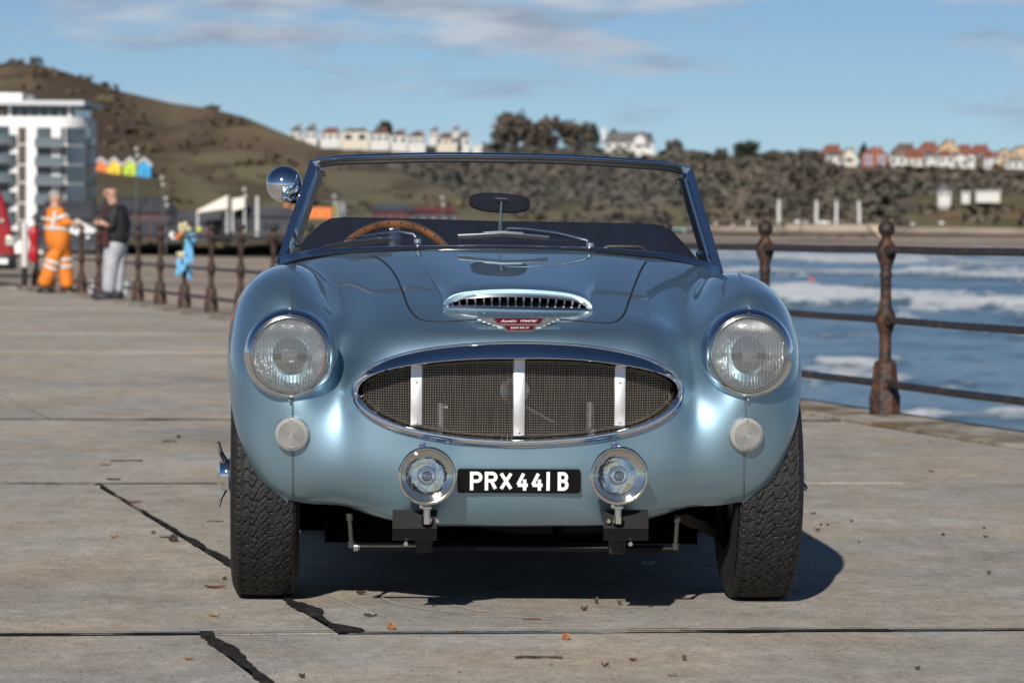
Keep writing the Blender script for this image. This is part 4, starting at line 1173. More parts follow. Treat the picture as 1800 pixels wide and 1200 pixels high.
# ---- rear bodywork behind the front wings
rows = []
prof = [(.55, .20), (.70, .20), (.735, .23), (.752, .34), (.762, .48), (.765, .58), (.758, .68), (.742, .755), (.715, .805), (.68, .835), (.645, .845), (.630, .835), (.628, .78)]
for y, k, dz in ((.92, 1.0, .0), (1.3, .998, -.005), (1.7, .995, -.02), (2.1, .995, -.025), (2.5, .995, .0), (2.8, .99, .035), (3.1, .975, .04), (3.4, .94, .015), (3.7, .85, -.05), (3.9, .70, -.13), (3.96, .5, -.2)):
    f = lambda z: z + dz * smooth01((z - .3) / .5)
    rows.append([Vector((x * k, y, f(z) if y < 3.5 else .55 + (f(z) - .55) * (1 - (y - 3.5) * .35))) for x, z in prof])
for s in (-1, 1):
    MB().grid([[Vector((p.x * s, p.y, p.z)) for p in r] for r in rows]).build('rear_wing', PAINT, car, sharp=None)
b = MB()
b.grid([[Vector((x * (1 - .25 * smooth01((y - 3.0) / .9)), y, .865 - .12 * (x / .63) ** 2 * .3 - .28 * smooth01((y - 2.9) / 1.1))) for x in np.linspace(-.63, .63, 15)] for y in np.linspace(2.75, 3.93, 14)])
b.grid([[Vector((x, 3.93 + .02 * math.cos(x * 2), z)) for x in np.linspace(-.47, .47, 7)] for z in (.58, .45, .3, .22)])
b.build('boot', PAINT, car)

# ---- wheels
def tyre_mesh(name, Rt=.33, W=.190, nphi=1200, na=84, tread=True):
    ph = np.linspace(0, 2 * np.pi, nphi, endpoint=False); bb = np.linspace(-1, 1, na)
    A, B = np.meshgrid(ph, bb, indexing='ij')
    a = A * Rt / .035                                   # arc length in pattern pitches
    a = a * (round(2 * np.pi * Rt / .035) / (2 * np.pi * Rt / .035))
    tri = lambda x: np.abs((x % 1.0) - .5) * 4 - 1
    g = np.zeros_like(A)
    sq = lambda x: np.clip(tri(x) * 2.2, -1, 1)
    # stepped diagonal sipes that run right across, and short zigzags joining them
    st = 1.75 * B + .30 * sq(B * 1.9 + .15) + .10 * np.sin(B * 17)
    f = (a + st) % 1.0; d = np.minimum(f, 1 - f); wob = .018 * np.sin(a * 6.28 * 3 + B * 9)
    g = np.maximum(g, np.clip((.066 + wob - d) / .022, 0, 1))
    for bk, amp, phs in ((-.70, .055, 0), (-.30, .06, .35), (.10, .06, .7), (.48, .06, .1), (.80, .05, .5)):
        dd = np.abs(B - bk - amp * sq(a + st + phs)); on = ((a + st + phs * .5) % 2.0) < 1.45
        g = np.maximum(g, np.where(on, np.clip((.026 - dd) / .010, 0, 1), 0))
    f2 = (a + st + .5) % 1.0; d2 = np.minimum(f2, 1 - f2); q2 = (B * 2.55 + .35) % 1.0
    g = np.maximum(g, .8 * np.clip((.040 - d2) / .02, 0, 1) * (q2 < .42))
    if not tread: g *= 0
    crown = .006 * np.abs(B) ** 2.6 + .012 * np.clip((np.abs(B) - .86) / .14, 0, 1) ** 2
    rad = Rt - crown - g * .0075 * np.clip((1.02 - np.abs(B)) * 9, 0, 1)
    X = B * (W / 2 - .014)
    V = [np.stack([X, -rad * np.cos(A), -rad * np.sin(A)], -1).reshape(-1, 3)]
    F = np.array(grid_faces(nphi, na, True, False))
    n0 = nphi * na; ring = []
    step = 1
    side = [(.993, Rt - .030), (1.03, Rt - .042), (1.055, Rt - .062), (1.05, Rt - .085), (1.0, Rt - .115), (.93, Rt - .128), (.88, Rt - .132)]
    for s in (-1, 1):
        base = (0 if s < 0 else na - 1) + np.arange(nphi) * na
        prev = base
        for kx, rr in side:
            idx = n0 + np.arange(nphi)
            V.append(np.stack([np.full(nphi, s * kx * (W / 2 - .008)), -rr * np.cos(ph), -rr * np.sin(ph)], -1)); n0 += nphi
            q = np.stack([prev, np.roll(prev, -1), np.roll(idx, -1), idx], 1)
            F = np.vstack([F, q[:, ::(1 if s < 0 else -1)]]); prev = idx
    return np_mesh(name, np.vstack(V), F, RUBBER, None, True)
def wheel_parts(tyre, side):
    """steel rim, wire spokes and a two-eared knock-off hub nut on the outer side"""
    b = MB(); MX = axis_m((0, 0, 0), (1, 0, 0), (0, 1, 0))
    b.lathe([(.195, -.088), (.203, -.085), (.200, -.075), (.185, -.06), (.178, 0), (.185, .06), (.200, .075), (.203, .085), (.195, .088)], 48, MX)
    b.build('rim', CHROME_W, tyre)
    b = MB()
    for k in range(48):
        a = 2 * math.pi * k / 48; a2 = a + (.35 if k % 2 else -.35); r2 = .05
        b.tube([Vector((side * .03 * (1 if k % 3 else -1), .182 * math.cos(a), .182 * math.sin(a))), Vector((side * (.055 if k % 2 else .0), r2 * math.cos(a2), r2 * math.sin(a2)))], .0022, 5, caps=False)
    sp = b.build('spokes', CHROME_W, tyre); tag(sp, kind='stuff')
    b = MB(); M2 = axis_m((0, 0, 0), (side, 0, 0), (0, 1, 0))
    b.lathe([(.050, -.05), (.052, .04), (.046, .06)], 28, M2, True, True); b.build('hub', CHROME_W, tyre)
    b = MB()
    b.lathe([(.040, .085), (.043, .092), (.043, .112), (.038, .124), (.022, .131), (0, .133)], 30, M2)
    for q in (1, -1):
        c = Vector((side * .112, 0, q * .04)); e = Vector((side * .128, .004 * q, q * .094))
        b.tube([c, c.lerp(e, .5) + Vector((side * .004, 0, 0)), e], [.014, .010, .006], 8, flat=.7)
    b.build('knock_off_nut', CHROME, tyre)
steer = R(1.8)
t0 = tyre_mesh('tyre')
for i, (x, y, st) in enumerate(((-.668, .52, steer), (.664, .52, steer), (-.655, 2.86, 0), (.655, 2.86, 0))):
    if i == 0: t = t0
    elif i == 1: t = link(t0.copy())
    elif i == 2: t = tyre_mesh('tyre', nphi=120, na=12, tread=False); t2_ = t
    else: t = link(t2_.copy())
    t.parent = car
    t.location = (x, y, .329 + (.004 if i % 2 == 0 else -.004) * 0); t.rotation_euler = (0, 0, st)
    wheel_parts(t, -1 if x < 0 else 1)
    if i == 1: t.scale = (1, 1, 1)
    if i < 2: t.rotation_euler = (R(20 + 90 * i), 0, st)

# ---- windscreen
def qcurve(pts, n): return [Vector(p) for p in resample_3(pts, n)]
def resample_3(pts, n):
    p = np.array(pts, float); t = np.concatenate([[0], np.cumsum(np.linalg.norm(np.diff(p, axis=0), axis=1))]); t /= t[-1]
    M2 = second(t); return basis(t, M2, np.linspace(0, 1, n)) @ p
WB = [lat(492,466,1.56), lat(520,456,1.50), lat(600,443.5,1.43), lat(700,436,1.385), lat(880,432,1.36), lat(1040,438,1.385), lat(1150,450,1.43), lat(1225,467,1.50), lat(1264,482,1.56)]
WT = [lat(552,288,1.76), lat(575,283,1.725), lat(640,279,1.67), lat(740,276,1.64), lat(880,276.5,1.62), lat(1010,280,1.64), lat(1120,287,1.67), lat(1190,295,1.725), lat(1210,301,1.76)]
NW = 41
wb, wt = qcurve(WB, NW), qcurve(WT, NW)
gl = MB().grid([[wb[i].lerp(wt[i], t) for i in range(NW)] for t in np.linspace(.02, .98, 9)])
screen = gl.build('windscreen', SCREEN, car, sharp=None)
# frame: pillars, header, base rail
def ell(a, b_, n=14): return [(a * math.cos(2 * math.pi * k / n), b_ * math.sin(2 * math.pi * k / n)) for k in range(n)]
corner_l = [wb[0].lerp(wt[0], t) for t in np.linspace(-.02, 1.0, 12)]
corner_r = [wb[-1].lerp(wt[-1], t) for t in np.linspace(-.02, 1.0, 12)]
b = MB()
b.sweep([p + Vector((.0, 0, 0)) for p in wt], [(.004, .0125), (-.004, .0135), (-.010, .009), (-.012, -.002), (-.004, -.0115), (.013, .004), (.0125, .007)], up=(0, 0, 1))
for side_, cl in ((-1, corner_l), (1, corner_r)):
    pts = [p + Vector((-side_ * .006, 0, 0)) for p in cl]
    b.sweep(pts, [(.0165, .012), (.0195, .009), (.0200, -.012), (-.0200, -.012), (-.0195, .009), (-.0165, .012)], up=(0, -1, 0))
b.ball(corner_l[-1] + Vector((.006, 0, -.002)), .0165, 12, 8); b.ball(corner_r[-1] + Vector((-.006, 0, -.002)), .0165, 12, 8)
b.build('screen_frame', CHROME, screen, sharp=30)
b = MB()
b.sweep([p + Vector((0, -.004, -.012)) for p in wt[1:-1]], ell(.006, .0055))
for side_, cl in ((-1, corner_l), (1, corner_r)):
    b.sweep([p + Vector((-side_ * .0315, -.004, 0)) for p in cl[:-1]], [(.0075, .009), (.0075, -.01), (-.0075, -.01), (-.0065, .007)], up=(0, -1, 0))
b.build('screen_rubber', SEAL, screen)
rows = []
for i, p in enumerate(wb):
    t = abs(2 * i / (NW - 1) - 1); hgt = .003 + .024 * t ** 2.2
    rows.append([p + Vector((0, dy, dz)) for dy, dz in ((-.004, hgt), (-.012, hgt - .003), (-.022, -.004), (-.024, -.012), (.004, -.012), (.006, hgt))])
MB().grid(rows, cj=True).build('screen_base_rail', CHROME, screen, sharp=40)
b = MB(); b.sweep([p + Vector((0, -.020, -.004)) for p in wb], ell(.012, .004)); b.build('screen_base_seal', SEAL, screen)
b = MB()
for px, py, s in ((566, 301, 1), (1193, 315, -1)):
    p = lat(px, py, 1.78); b.tube([p + Vector((-s * .012, 0, .006)), p, p + Vector((s * .008, 0, -.004)), p + Vector((s * .010, 0, -.012)), p + Vector((s * .004, 0, -.016))], .0025, 6)
b.build('hood_catch', BLACK, screen)
b = MB()
for px, py in ((521, 437), (1229, 452)):
    p = lat(px, py, 1.6); b.lathe([(.012, 0), (.014, .01), (.010, .02), (.012, .035), (.005, .042), (0, .042)], 14, axis_m(p - Vector((0, 0, .02)), (0, -.3, 1)))
b.build('quarterlight_knob', CHROME, screen)
# mirror on its stem
p0, p1 = lat(879, 410, 1.72), lat(881, 349, 1.72)
b = MB(); b.tube([p0, p0.lerp(p1, .9), p1 + Vector((0, .02, 0))], .0048, 10); b.lathe([(.012, 0), (.010, .008), (.005, .012)], 14, Matrix.Translation(p0 - Vector((0, 0, .004))))
b.tube([p1 + Vector((-.018, -.006, 0)), p1 + Vector((.018, -.006, -.002))], .003, 8)
stem = b.build('mirror_stem', SATIN, car)
mc = lat(878, 357, 1.75)
b = MB(); rows = []
for y, k in ((-.017, .0), (-.0165, .5), (-.014, .86), (-.007, .97), (.004, 1.0), (.016, 1.0), (.020, .96)):
    rr = []
    for q in range(40):
        a = 2 * math.pi * q / 40; ca, sa = math.cos(a), math.sin(a)
        ex = .0925 * k * (abs(ca) ** .5) * (1 if ca > 0 else -1); ez = .0305 * k * (abs(sa) ** .5) * (1 if sa > 0 else -1)
        ez *= 1 - .25 * (ex / .0925) ** 2
        rr.append(mc + Vector((ex, y, ez - ex * .055)))
    rows.append(rr)
b.grid(rows, cj=True); b.build('rear_view_mirror', NAVYV, car)
# wipers
for piv, arm, bl in (((734, 434), [(733,420),(727,412),(700,407),(640,414),(606,421)], [(529,445),(570,435),(620,426),(670,420),(686,418)]),
                     ((1037, 441), [(1037,428),(1030,421),(980,409),(925,402),(893,401),(884,408)], [(805,413.5),(850,411.5),(884,409.5),(920,412),(965,416)])):
    yb = lambda x: 1.392 + .18 * ((x - 880) / 390) ** 2
    base = lat(piv[0], piv[1] + 4, yb(piv[0]) - .022)
    b = MB(); b.lathe([(.012, 0), (.012, .006), (.0075, .010), (.0075, .022), (.011, .025), (.011, .036), (.006, .042), (0, .042)], 16, Matrix.Translation(base - Vector((0, 0, .006))))
    b.tube([lat(x, y, yb(x) - .016 + .002 * i) for i, (x, y) in enumerate(arm)], [.0058, .0052, .0042, .0034, .003, .0027][:len(arm)], 8, flat=.8)
    wp = b.build('wiper', SATIN, car)
    pts = [lat(x, y, yb(x) - .012) for x, y in bl]
    b = MB(); b.tube(pts, .0030, 8); b.tube([p + Vector((0, -.002, .004)) for p in pts[1:4]], .0026, 8); wb_ = b.build('wiper_blade', SATIN, wp)
    b = MB(); b.sweep([p + Vector((0, .002, -.008)) for p in pts], [(-.0025, .007), (.0025, .007), (.001, -.003), (-.001, -.003)]); b.build('blade_rubber', SEAL, wb_)
# bullet mirror on the screen pillar
mp_ = lat(500, 322, 1.72)
b = MB(); M = axis_m(mp_, (.10, -1, .16))
b.lathe([(.054, -.028), (.0545, -.022), (.054, -.012)] + [(.054 * math.cos(t), -.012 + .046 * math.sin(t)) for t in np.linspace(.1, math.pi / 2, 10)], 44, M, cap0=True)
bmir = b.build('door_mirror', CHROME, car, sharp=60)
b = MB(); b.ball(mp_ + Vector((.004, -.03, -.042)), .009, 12, 8); b.tube([mp_ + Vector((.0, -.02, -.040)), mp_ + Vector((.02, -.01, -.052)), mp_ + Vector((.045, .0, -.056))], [.010, .009, .007], 10)
b.tube([mp_ + Vector((.004, -.03, -.042)), mp_ + Vector((.022, -.022, -.05))], .006, 8)
b.build('mirror_bracket', CHROME, bmir)

# ---- cockpit
b = MB(); rows = []
for t, (dy, dz) in enumerate(((.0, -.03), (.03, .0), (.09, .008), (.15, -.005), (.19, -.05), (.19, -.2))):
    rows.append([p + Vector((0, dy + .01, dz - .012)) for p in wb])
b.grid(rows); b.build('dashboard', NAVYV, car)
bx0, bx1 = lat(854, 420, 2.65).x, 0
def hood_row(y, zt, k=1.0):
    c = lat(855, 420, y).x
    out = []
    for x, z in ((-.665, .80), (-.665, .905), (-.655, .93), (-.62, .97), (-.575, 1.012), (-.545, 1.028), (-.50, 1.033), (-.25, 1.030), (0, 1.026), (.25, 1.026), (.50, 1.024), (.545, 1.018), (.575, 1.002), (.62, .955), (.655, .915), (.665, .89), (.665, .80)):
        out.append(Vector((c * 0 + x * k, y, .80 + (z - .80) * zt - x * .006)))
    return out
b = MB(); b.grid([hood_row(2.58, .0, .98), hood_row(2.58, .955, .985), hood_row(2.6, .99, .998), hood_row(2.66, 1.0), hood_row(2.80, .97), hood_row(2.98, .80), hood_row(3.05, .5)])
hood = b.build('folded_hood', NAVY, car, sharp=None)
for sx in (-.34, .34):
    b = MB(); b.box((sx, 2.35, .64), (.46, .14, .50), Matrix.Rotation(R(-10), 3, 'X'), bev=.06)
    b.box((sx, 2.06, .42), (.46, .46, .14), bev=.05); b.build('seat', NAVYV, car)
b = MB(); q = lat(1100, 425, 2.2); b.tube([Vector((q.x - .10, 2.30, .86)), Vector((q.x - .09, 2.30, .925)), Vector((q.x - .05, 2.30, .945)), Vector((q.x + .05, 2.30, .945)), Vector((q.x + .09, 2.30, .92)), Vector((q.x + .10, 2.30, .86))], .008, 8); b.build('seat_hoop', BLACK, car)
# steering wheel
wc_top = lat(694, 394, 1.86)
tilt = R(68); Rw = .196
ax = Vector((0, -math.sin(tilt), -math.cos(tilt) * -1)).normalized()
wcn = wc_top - Vector((0, math.cos(tilt), math.sin(tilt))) * Rw
MS = axis_m(wcn, Vector((0, math.sin(tilt), -math.cos(tilt))))
b = MB(); b.tube([MS @ Vector((Rw * math.cos(a), Rw * math.sin(a), 0)) for a in np.linspace(0, 2 * math.pi, 64, endpoint=False)], .0155, 12, closed=True, up=(0, .4, .9), flat=.8)
sw = b.build('steering_wheel', WOOD, car)
b = MB()
for k in range(32):
    a = 2 * math.pi * (k + .5) / 32
    for s in (-1,):
        b.ball(MS @ Vector((Rw * math.cos(a), Rw * math.sin(a), s * .0135)), .0050, 8, 5)
rv = b.build('rim_rivets', mat('brass_rivet', (.85, .68, .38), rough=.2, metal=1.0), sw)
b = MB()
for k in range(3):
    a = R(90 + 120 * k + 180)
    b.box(MS @ Vector((.10 * math.cos(a), .10 * math.sin(a), 0)), (.18, .035, .003), MS.to_3x3() @ Matrix.Rotation(a, 3, 'Z'), bev=.001)
b.lathe([(.035, -.02), (.035, .01), (.02, .02)], 24, MS, True, True)
b.tube([MS @ Vector((0, 0, -.0)), MS @ Vector((0, 0, -.0)) + Vector((0, -.42, -.17))], .018, 10)
b.build('wheel_spokes', CHROME_W, sw)
# ================================================================== VEGETATION
def leaf_mat(name, c1, c2, scale=.25):
    m = mat(name, c1, rough=.9, color2=c2, vscale=scale, ramp=(.35, .65), spec=.1, detail=6); return m
BARE = leaf_mat('bare_twigs', (.098, .080, .066), (.155, .125, .100))
SCRUB = leaf_mat('winter_scrub', (.095, .087, .074), (.142, .124, .102), .05)  # greyed: thin far haze is put into the colour
EVERG = leaf_mat('evergreen', (.018, .028, .016), (.050, .062, .035))
GORSE = leaf_mat('gorse', (.085, .068, .048), (.145, .112, .075), .06)
WOODG = leaf_mat('dark_wood', (.078, .078, .062), (.120, .115, .092), .05)
WOODB = leaf_mat('brown_wood', (.108, .092, .076), (.150, .126, .102), .05)
TRUNKM = mat('bark', (.07, .055, .04), rough=.9, var=.3, vscale=2)
def leaf_cloud(cs, rs, n_card, size, sq=.8, seed=3, shell=.55):
    """leaf-clump faces spread through the volume of every crown: V, Q arrays"""
    r = np.random.default_rng(seed); cs = np.asarray(cs, float); rs = np.asarray(rs, float); m = len(cs)
    d = r.normal(size=(m, n_card, 3)); d /= np.linalg.norm(d, axis=2)[..., None]
    rad = (shell + (1 - shell) * r.random((m, n_card))) * (.80 + .35 * r.random((m, n_card)))
    p = cs[:, None] + d * (rad * rs[:, None])[..., None] * np.array([1, 1, sq])
    nrm = d + .9 * r.normal(size=d.shape); nrm /= np.linalg.norm(nrm, axis=2)[..., None]
    a = np.cross(nrm, r.normal(size=d.shape)); a /= np.linalg.norm(a, axis=2)[..., None]; b_ = np.cross(nrm, a)
    s = (size * rs)[:, None] * (.6 + .8 * r.random((m, n_card)))
    a, b_ = a * s[..., None], b_ * (s * .75)[..., None]
    fl_ = ((np.cross(a, b_) * d).sum(2) < 0)[..., None]; b_ = np.where(fl_, -b_, b_)
    V = np.stack([p - a - b_, p + a * .7 - b_, p + a + b_ * .8, p - a * .8 + b_], 2).reshape(-1, 3)
    Q = np.arange(len(V)).reshape(-1, 4)
    nn = d * np.array([1, 1, 1.1]) + .45 * nrm * np.where((nrm * d).sum(2) < 0, -1, 1)[..., None]; nn /= np.linalg.norm(nn, axis=2)[..., None]
    return V, Q, np.repeat(nn.reshape(-1, 3), 4, 0)
# scattered woodland and scrub on the two hills (nobody could count it)
cs, rs = [], []
r_ = np.random.default_rng(5)
while len(cs) < 3000:
    k = r_.integers(30, len(FQ) - 1); px = FQ[k]; t = r_.random()
    lim = .30 if px < 1560 else .48
    if px > 1580 and t < .5 and r_.random() < .8: continue
    if t < lim and r_.random() < .86: continue
    if (480 < px < 870 or px > 1440) and t > .80: continue
    if t > .90: continue
    j = int(t * 45); p = FVs[k, j]; rr = r_.uniform(2.4, 5.0) * (1.45 if r_.random() < .10 else 1)
    cs.append(p + np.array([r_.normal() * 3, -1, rr * .10])); rs.append(rr)
cs, rs = np.array(cs), np.array(rs)
tone = fbm2(cs[:, 0] * .012, cs[:, 2] * .06 + cs[:, 1] * .006, 3, 91) + .10 * r_.normal(size=len(cs))
for nm, sel, m in (('woodland', (tone > .42) & (tone <= .60), SCRUB), ('brown_woodland', tone > .60, WOODB), ('evergreen_woodland', tone <= .42, WOODG)):
    V, Q, NN = leaf_cloud(cs[sel], rs[sel], 64, .20, .62, 8)
    o = np_mesh(nm, V, Q, m, normals=NN); tag(o, kind='stuff')
cs, rs = [], []
while len(cs) < 240:
    k = r_.integers(0, len(HQ) - 1); px = HQ[k]; t = r_.random(); j = int(t * 45); p = HV[k, j]
    dens = .8 if (abs((px - 190) / 150 + (t - .55) * .9) < .7) else (.25 if px < 500 else .10)
    if 300 < px < 560 and t < .6: dens = .12
    if 150 < px < 290 and .06 < t < .55: continue
    if px < 180 and t < .85: continue
    if t > .93 and px > 130: dens *= .15
    if r_.random() > dens: continue
    rr = r_.uniform(.5, 1.3) * (1.6 if r_.random() < .12 else 1); cs.append(p + np.array([0, 0, rr * .08])); rs.append(rr * 1.3)
V, Q, NN = leaf_cloud(cs, rs, 34, .26, .42, 18); o = np_mesh('hillside_scrub', V, Q, GORSE, normals=NN); tag(o, kind='stuff')
def tree(px, py_top, py_base, w_px, Y, m, label, seed, sq=None, cone=False, name='tree', group=None):
    base = at(px, py_base, Y); topz = at(px, py_top, Y).z; w = w_px / F_PX * Y; h = topz - base.z
    t = thing(name, label, 'tree', base, 0, group)
    r = random.Random(seed); b = MB()
    th = h * .45
    b.tube([(0, 0, -1.0), (.05 * w, 0, th * .5), (0, 0, h * .75)], [w * .045, w * .03, w * .01], 6)
    for k in range(5):
        a = r.uniform(0, 6.28); z0 = th * r.uniform(.5, 1.1)
        b.tube([(0, 0, z0), (math.cos(a) * w * .18, math.sin(a) * w * .18, z0 + h * .15), (math.cos(a) * w * .32, math.sin(a) * w * .32, z0 + h * .32)], [w * .02, w * .012, w * .005], 5)
    b.build('trunk', TRUNKM, t)
    cs, rs = [], []
    for k in range(18 if not cone else 12):
        if cone:
            f = k / 12; q = w * .5 * (1 - f) * r.uniform(.3, .8); a = r.uniform(0, 6.28)
            cs.append((math.cos(a) * q, math.sin(a) * q, h * (.22 + .72 * f))); rs.append(w * (.32 * (1 - f) + .10))
        else:
            a = r.uniform(0, 6.28); q = w * .36 * math.sqrt(r.random()); z = h * r.uniform(.26, .86)
            k_ = 1 - .5 * max(0, (z / h - .55) / .45)
            cs.append((math.cos(a) * q * k_, math.sin(a) * q * k_, z)); rs.append(min(w, h * 1.2) * r.uniform(.15, .24))
    V, Q, NN = leaf_cloud(cs, rs, 110, .15, .9, seed, shell=.25)
    np_mesh('crown', V, Q, m, t, normals=NN)
    return t
TL = [
 (30, 103, 118, 46, 770, BARE, 'low windswept brown tree on the crest above the white apartment block', 0),
 (62, 99, 116, 38, 770, BARE, 'bushy brown tree on the highest point of the headland', 0),
 (150, 131, 147, 50, 760, GORSE, 'dark bush on the headland crest where it starts to slope down', 0),
 (372, 181, 202, 34, 757, GORSE, 'small dark bush alone on the sloping headland skyline', 0),
 (675, 210, 250, 38, 1590, EVERG, 'round dark tree rising behind the white terrace houses', 0),
 (905, 200, 272, 86, 1520, BARE, 'tall broad brown tree beside the last white house of the terrace', 0),
 (955, 204, 276, 92, 1525, BARE, 'broad brown tree in the middle of the tall bare wood', 0),
 (1010, 212, 276, 84, 1530, BARE, 'brown leafless tree just before the dark conifers', 0),
 (880, 226, 275, 50, 1500, SCRUB, 'lower grey brown tree at the near foot of the tall bare wood', 0),
 (1044, 212, 256, 26, 1580, EVERG, 'dark pointed conifer beside the tall bare wood', 1),
 (1078, 224, 254, 24, 1590, EVERG, 'dark conifer behind the grey roof of the terraced villa', 1),
 (1140, 232, 262, 30, 1590, EVERG, 'dark conifer at the far gable of the terraced villa', 1),
 (1184, 242, 282, 38, 1560, BARE, 'small bare tree past the terraced villa', 0),
 (1312, 244, 292, 58, 1560, EVERG, 'large dark green tree standing up from the wooded clifftop', 0),
 (1265, 262, 290, 40, 1560, SCRUB, 'low brown tree next to the large dark green clifftop tree', 0),
 (1519, 249, 280, 22, 1600, EVERG, 'dark conifer behind the red brick house with white bays', 1),
 (1752, 283, 306, 22, 1540, GORSE, 'green bush between the white clifftop houses', 0),
]
for i, (px, t_, b_, w, Y, m, lab, cone) in enumerate(TL):
    tree(px, t_, b_, w, Y, m, lab, 100 + i, cone=bool(cone), name='conifer' if cone else ('bush' if 'bush' in lab else 'tree'), group='trees on the skyline')
TLAB = ['low brown clifftop tree next past the small bare tree by the villa', 'low greyish clifftop tree two along from the small bare tree by the villa', 'low brown tree just beyond the large dark green clifftop tree', 'low greyish tree second beyond the large dark green clifftop tree',
        'low brown tree third beyond the large dark green clifftop tree', 'low greyish tree last but one before the distant clifftop houses', 'low brown tree closest to the first distant clifftop house']
for i, (px, w) in enumerate(((1215, 40), (1240, 36), (1340, 40), (1365, 44), (1390, 40), (1415, 44), (1436, 34))):
    tree(px, 262 + (i * 7 % 5), 290, w, 1565, SCRUB if i % 2 else BARE, TLAB[i], 140 + i, group='trees on the skyline')

# ================================================================== HOUSES AND BUILDINGS
WH = mat('white_render', (.62, .61, .585), rough=.7, var=.05, vscale=.3)
CREAM = mat('cream_render', (.60, .55, .45), rough=.7, var=.05, vscale=.3)
YEL = mat('yellow_brick', (.52, .38, .22), rough=.8, var=.1, vscale=.5)
BRICK = mat('red_brick', (.28, .10, .065), rough=.85, var=.15, vscale=.6)
REDR = mat('red_tiles', (.21, .078, .055), rough=.8, var=.15, vscale=.5)
BRNR = mat('brown_tiles', (.13, .085, .07), rough=.85, var=.15, vscale=.5)
SLATE = mat('grey_slate', (.13, .125, .13), rough=.7, var=.15, vscale=.5)
GLZ = mat('dark_window', (.03, .04, .055), rough=.12, spec=.6)
PANEB = mat('pale_window', (.16, .24, .36), rough=.12, spec=.7)
FRMW = mat('white_window_frame', (.8, .8, .8), rough=.5)
def house(px, py_b, w_px, h_px, Y, wall, roof, label, gable=False, wins=3, rise=.55, depth=9.0, group='houses on the clifftop', rows=1, chim=True, flat=False, rz=0, pane=None):
    """h_px: height of the wall; roof rises above it"""
    base = at(px, py_b - 2, Y); k = Y / F_PX; w, h = w_px * k, h_px * k
    t = thing('house', label, 'house', base, rz, group)
    b = MB(); b.box((0, 0, h / 2 - 1.5), (w, depth, h + 3)); rh = (w if gable else depth) * .5 * rise
    if gable and not flat: b.prism([(-w / 2, h), (w / 2, h), (0, h + rh)], depth - .02, Matrix(((1, 0, 0, 0), (0, 0, 1, -depth / 2 + .01), (0, 1, 0, 0), (0, 0, 0, 1))))
    b.build('wall', wall, t, smooth=False)
    b = MB(); e = .35
    if flat: b.box((0, 0, h + .18), (w + .6, depth + .6, .36))
    elif gable:
        for s in (-1, 1): b.add([(0, -depth / 2 - e, h + rh + .12), (0, depth / 2 + e, h + rh + .12), (s * (w / 2 + e), depth / 2 + e, h - e * rise + .12), (s * (w / 2 + e), -depth / 2 - e, h - e * rise + .12),
                     (0, -depth / 2 - e, h + rh + .4), (0, depth / 2 + e, h + rh + .4), (s * (w / 2 + e), depth / 2 + e, h - e * rise + .4), (s * (w / 2 + e), -depth / 2 - e, h - e * rise + .4)],
                    [(0, 1, 2, 3), (4, 5, 6, 7), (3, 2, 6, 7), (0, 3, 7, 4), (1, 2, 6, 5)])
    else:
        a, c, q = w / 2 + e, depth / 2 + e, max(.1, w / 2 - depth * .32)
        b.add([(-a, -c, h), (a, -c, h), (a, c, h), (-a, c, h), (-q, 0, h + rh), (q, 0, h + rh)], [(0, 1, 5, 4), (1, 2, 5), (2, 3, 4, 5), (3, 0, 4), (3, 2, 1, 0)])
    rf = b.build('roof', roof, t, smooth=False)
    if chim and not flat:
        b = MB(); b.box((w * .28, .5, h + rh * .9), (.9, .7, 1.8)); b.build('chimney', BRICK, rf, smooth=False)
    ww = w / max(wins, 1)
    for r in range(rows):
        for i in range(wins):
            x = -w / 2 + ww * (i + .5); z = h * ((r + .5) / rows) + .1; hw, hh = ww * .52, h / rows * .48
            b = MB(); b.box((x, -depth / 2 - .03, z), (hw + .3, .10, hh + .3)); f = b.build('window', FRMW, t, smooth=False)
            b = MB(); b.box((x, -depth / 2 - .08, z), (hw, .06, hh)); b.build('pane', pane or GLZ, f, smooth=False)
    return t
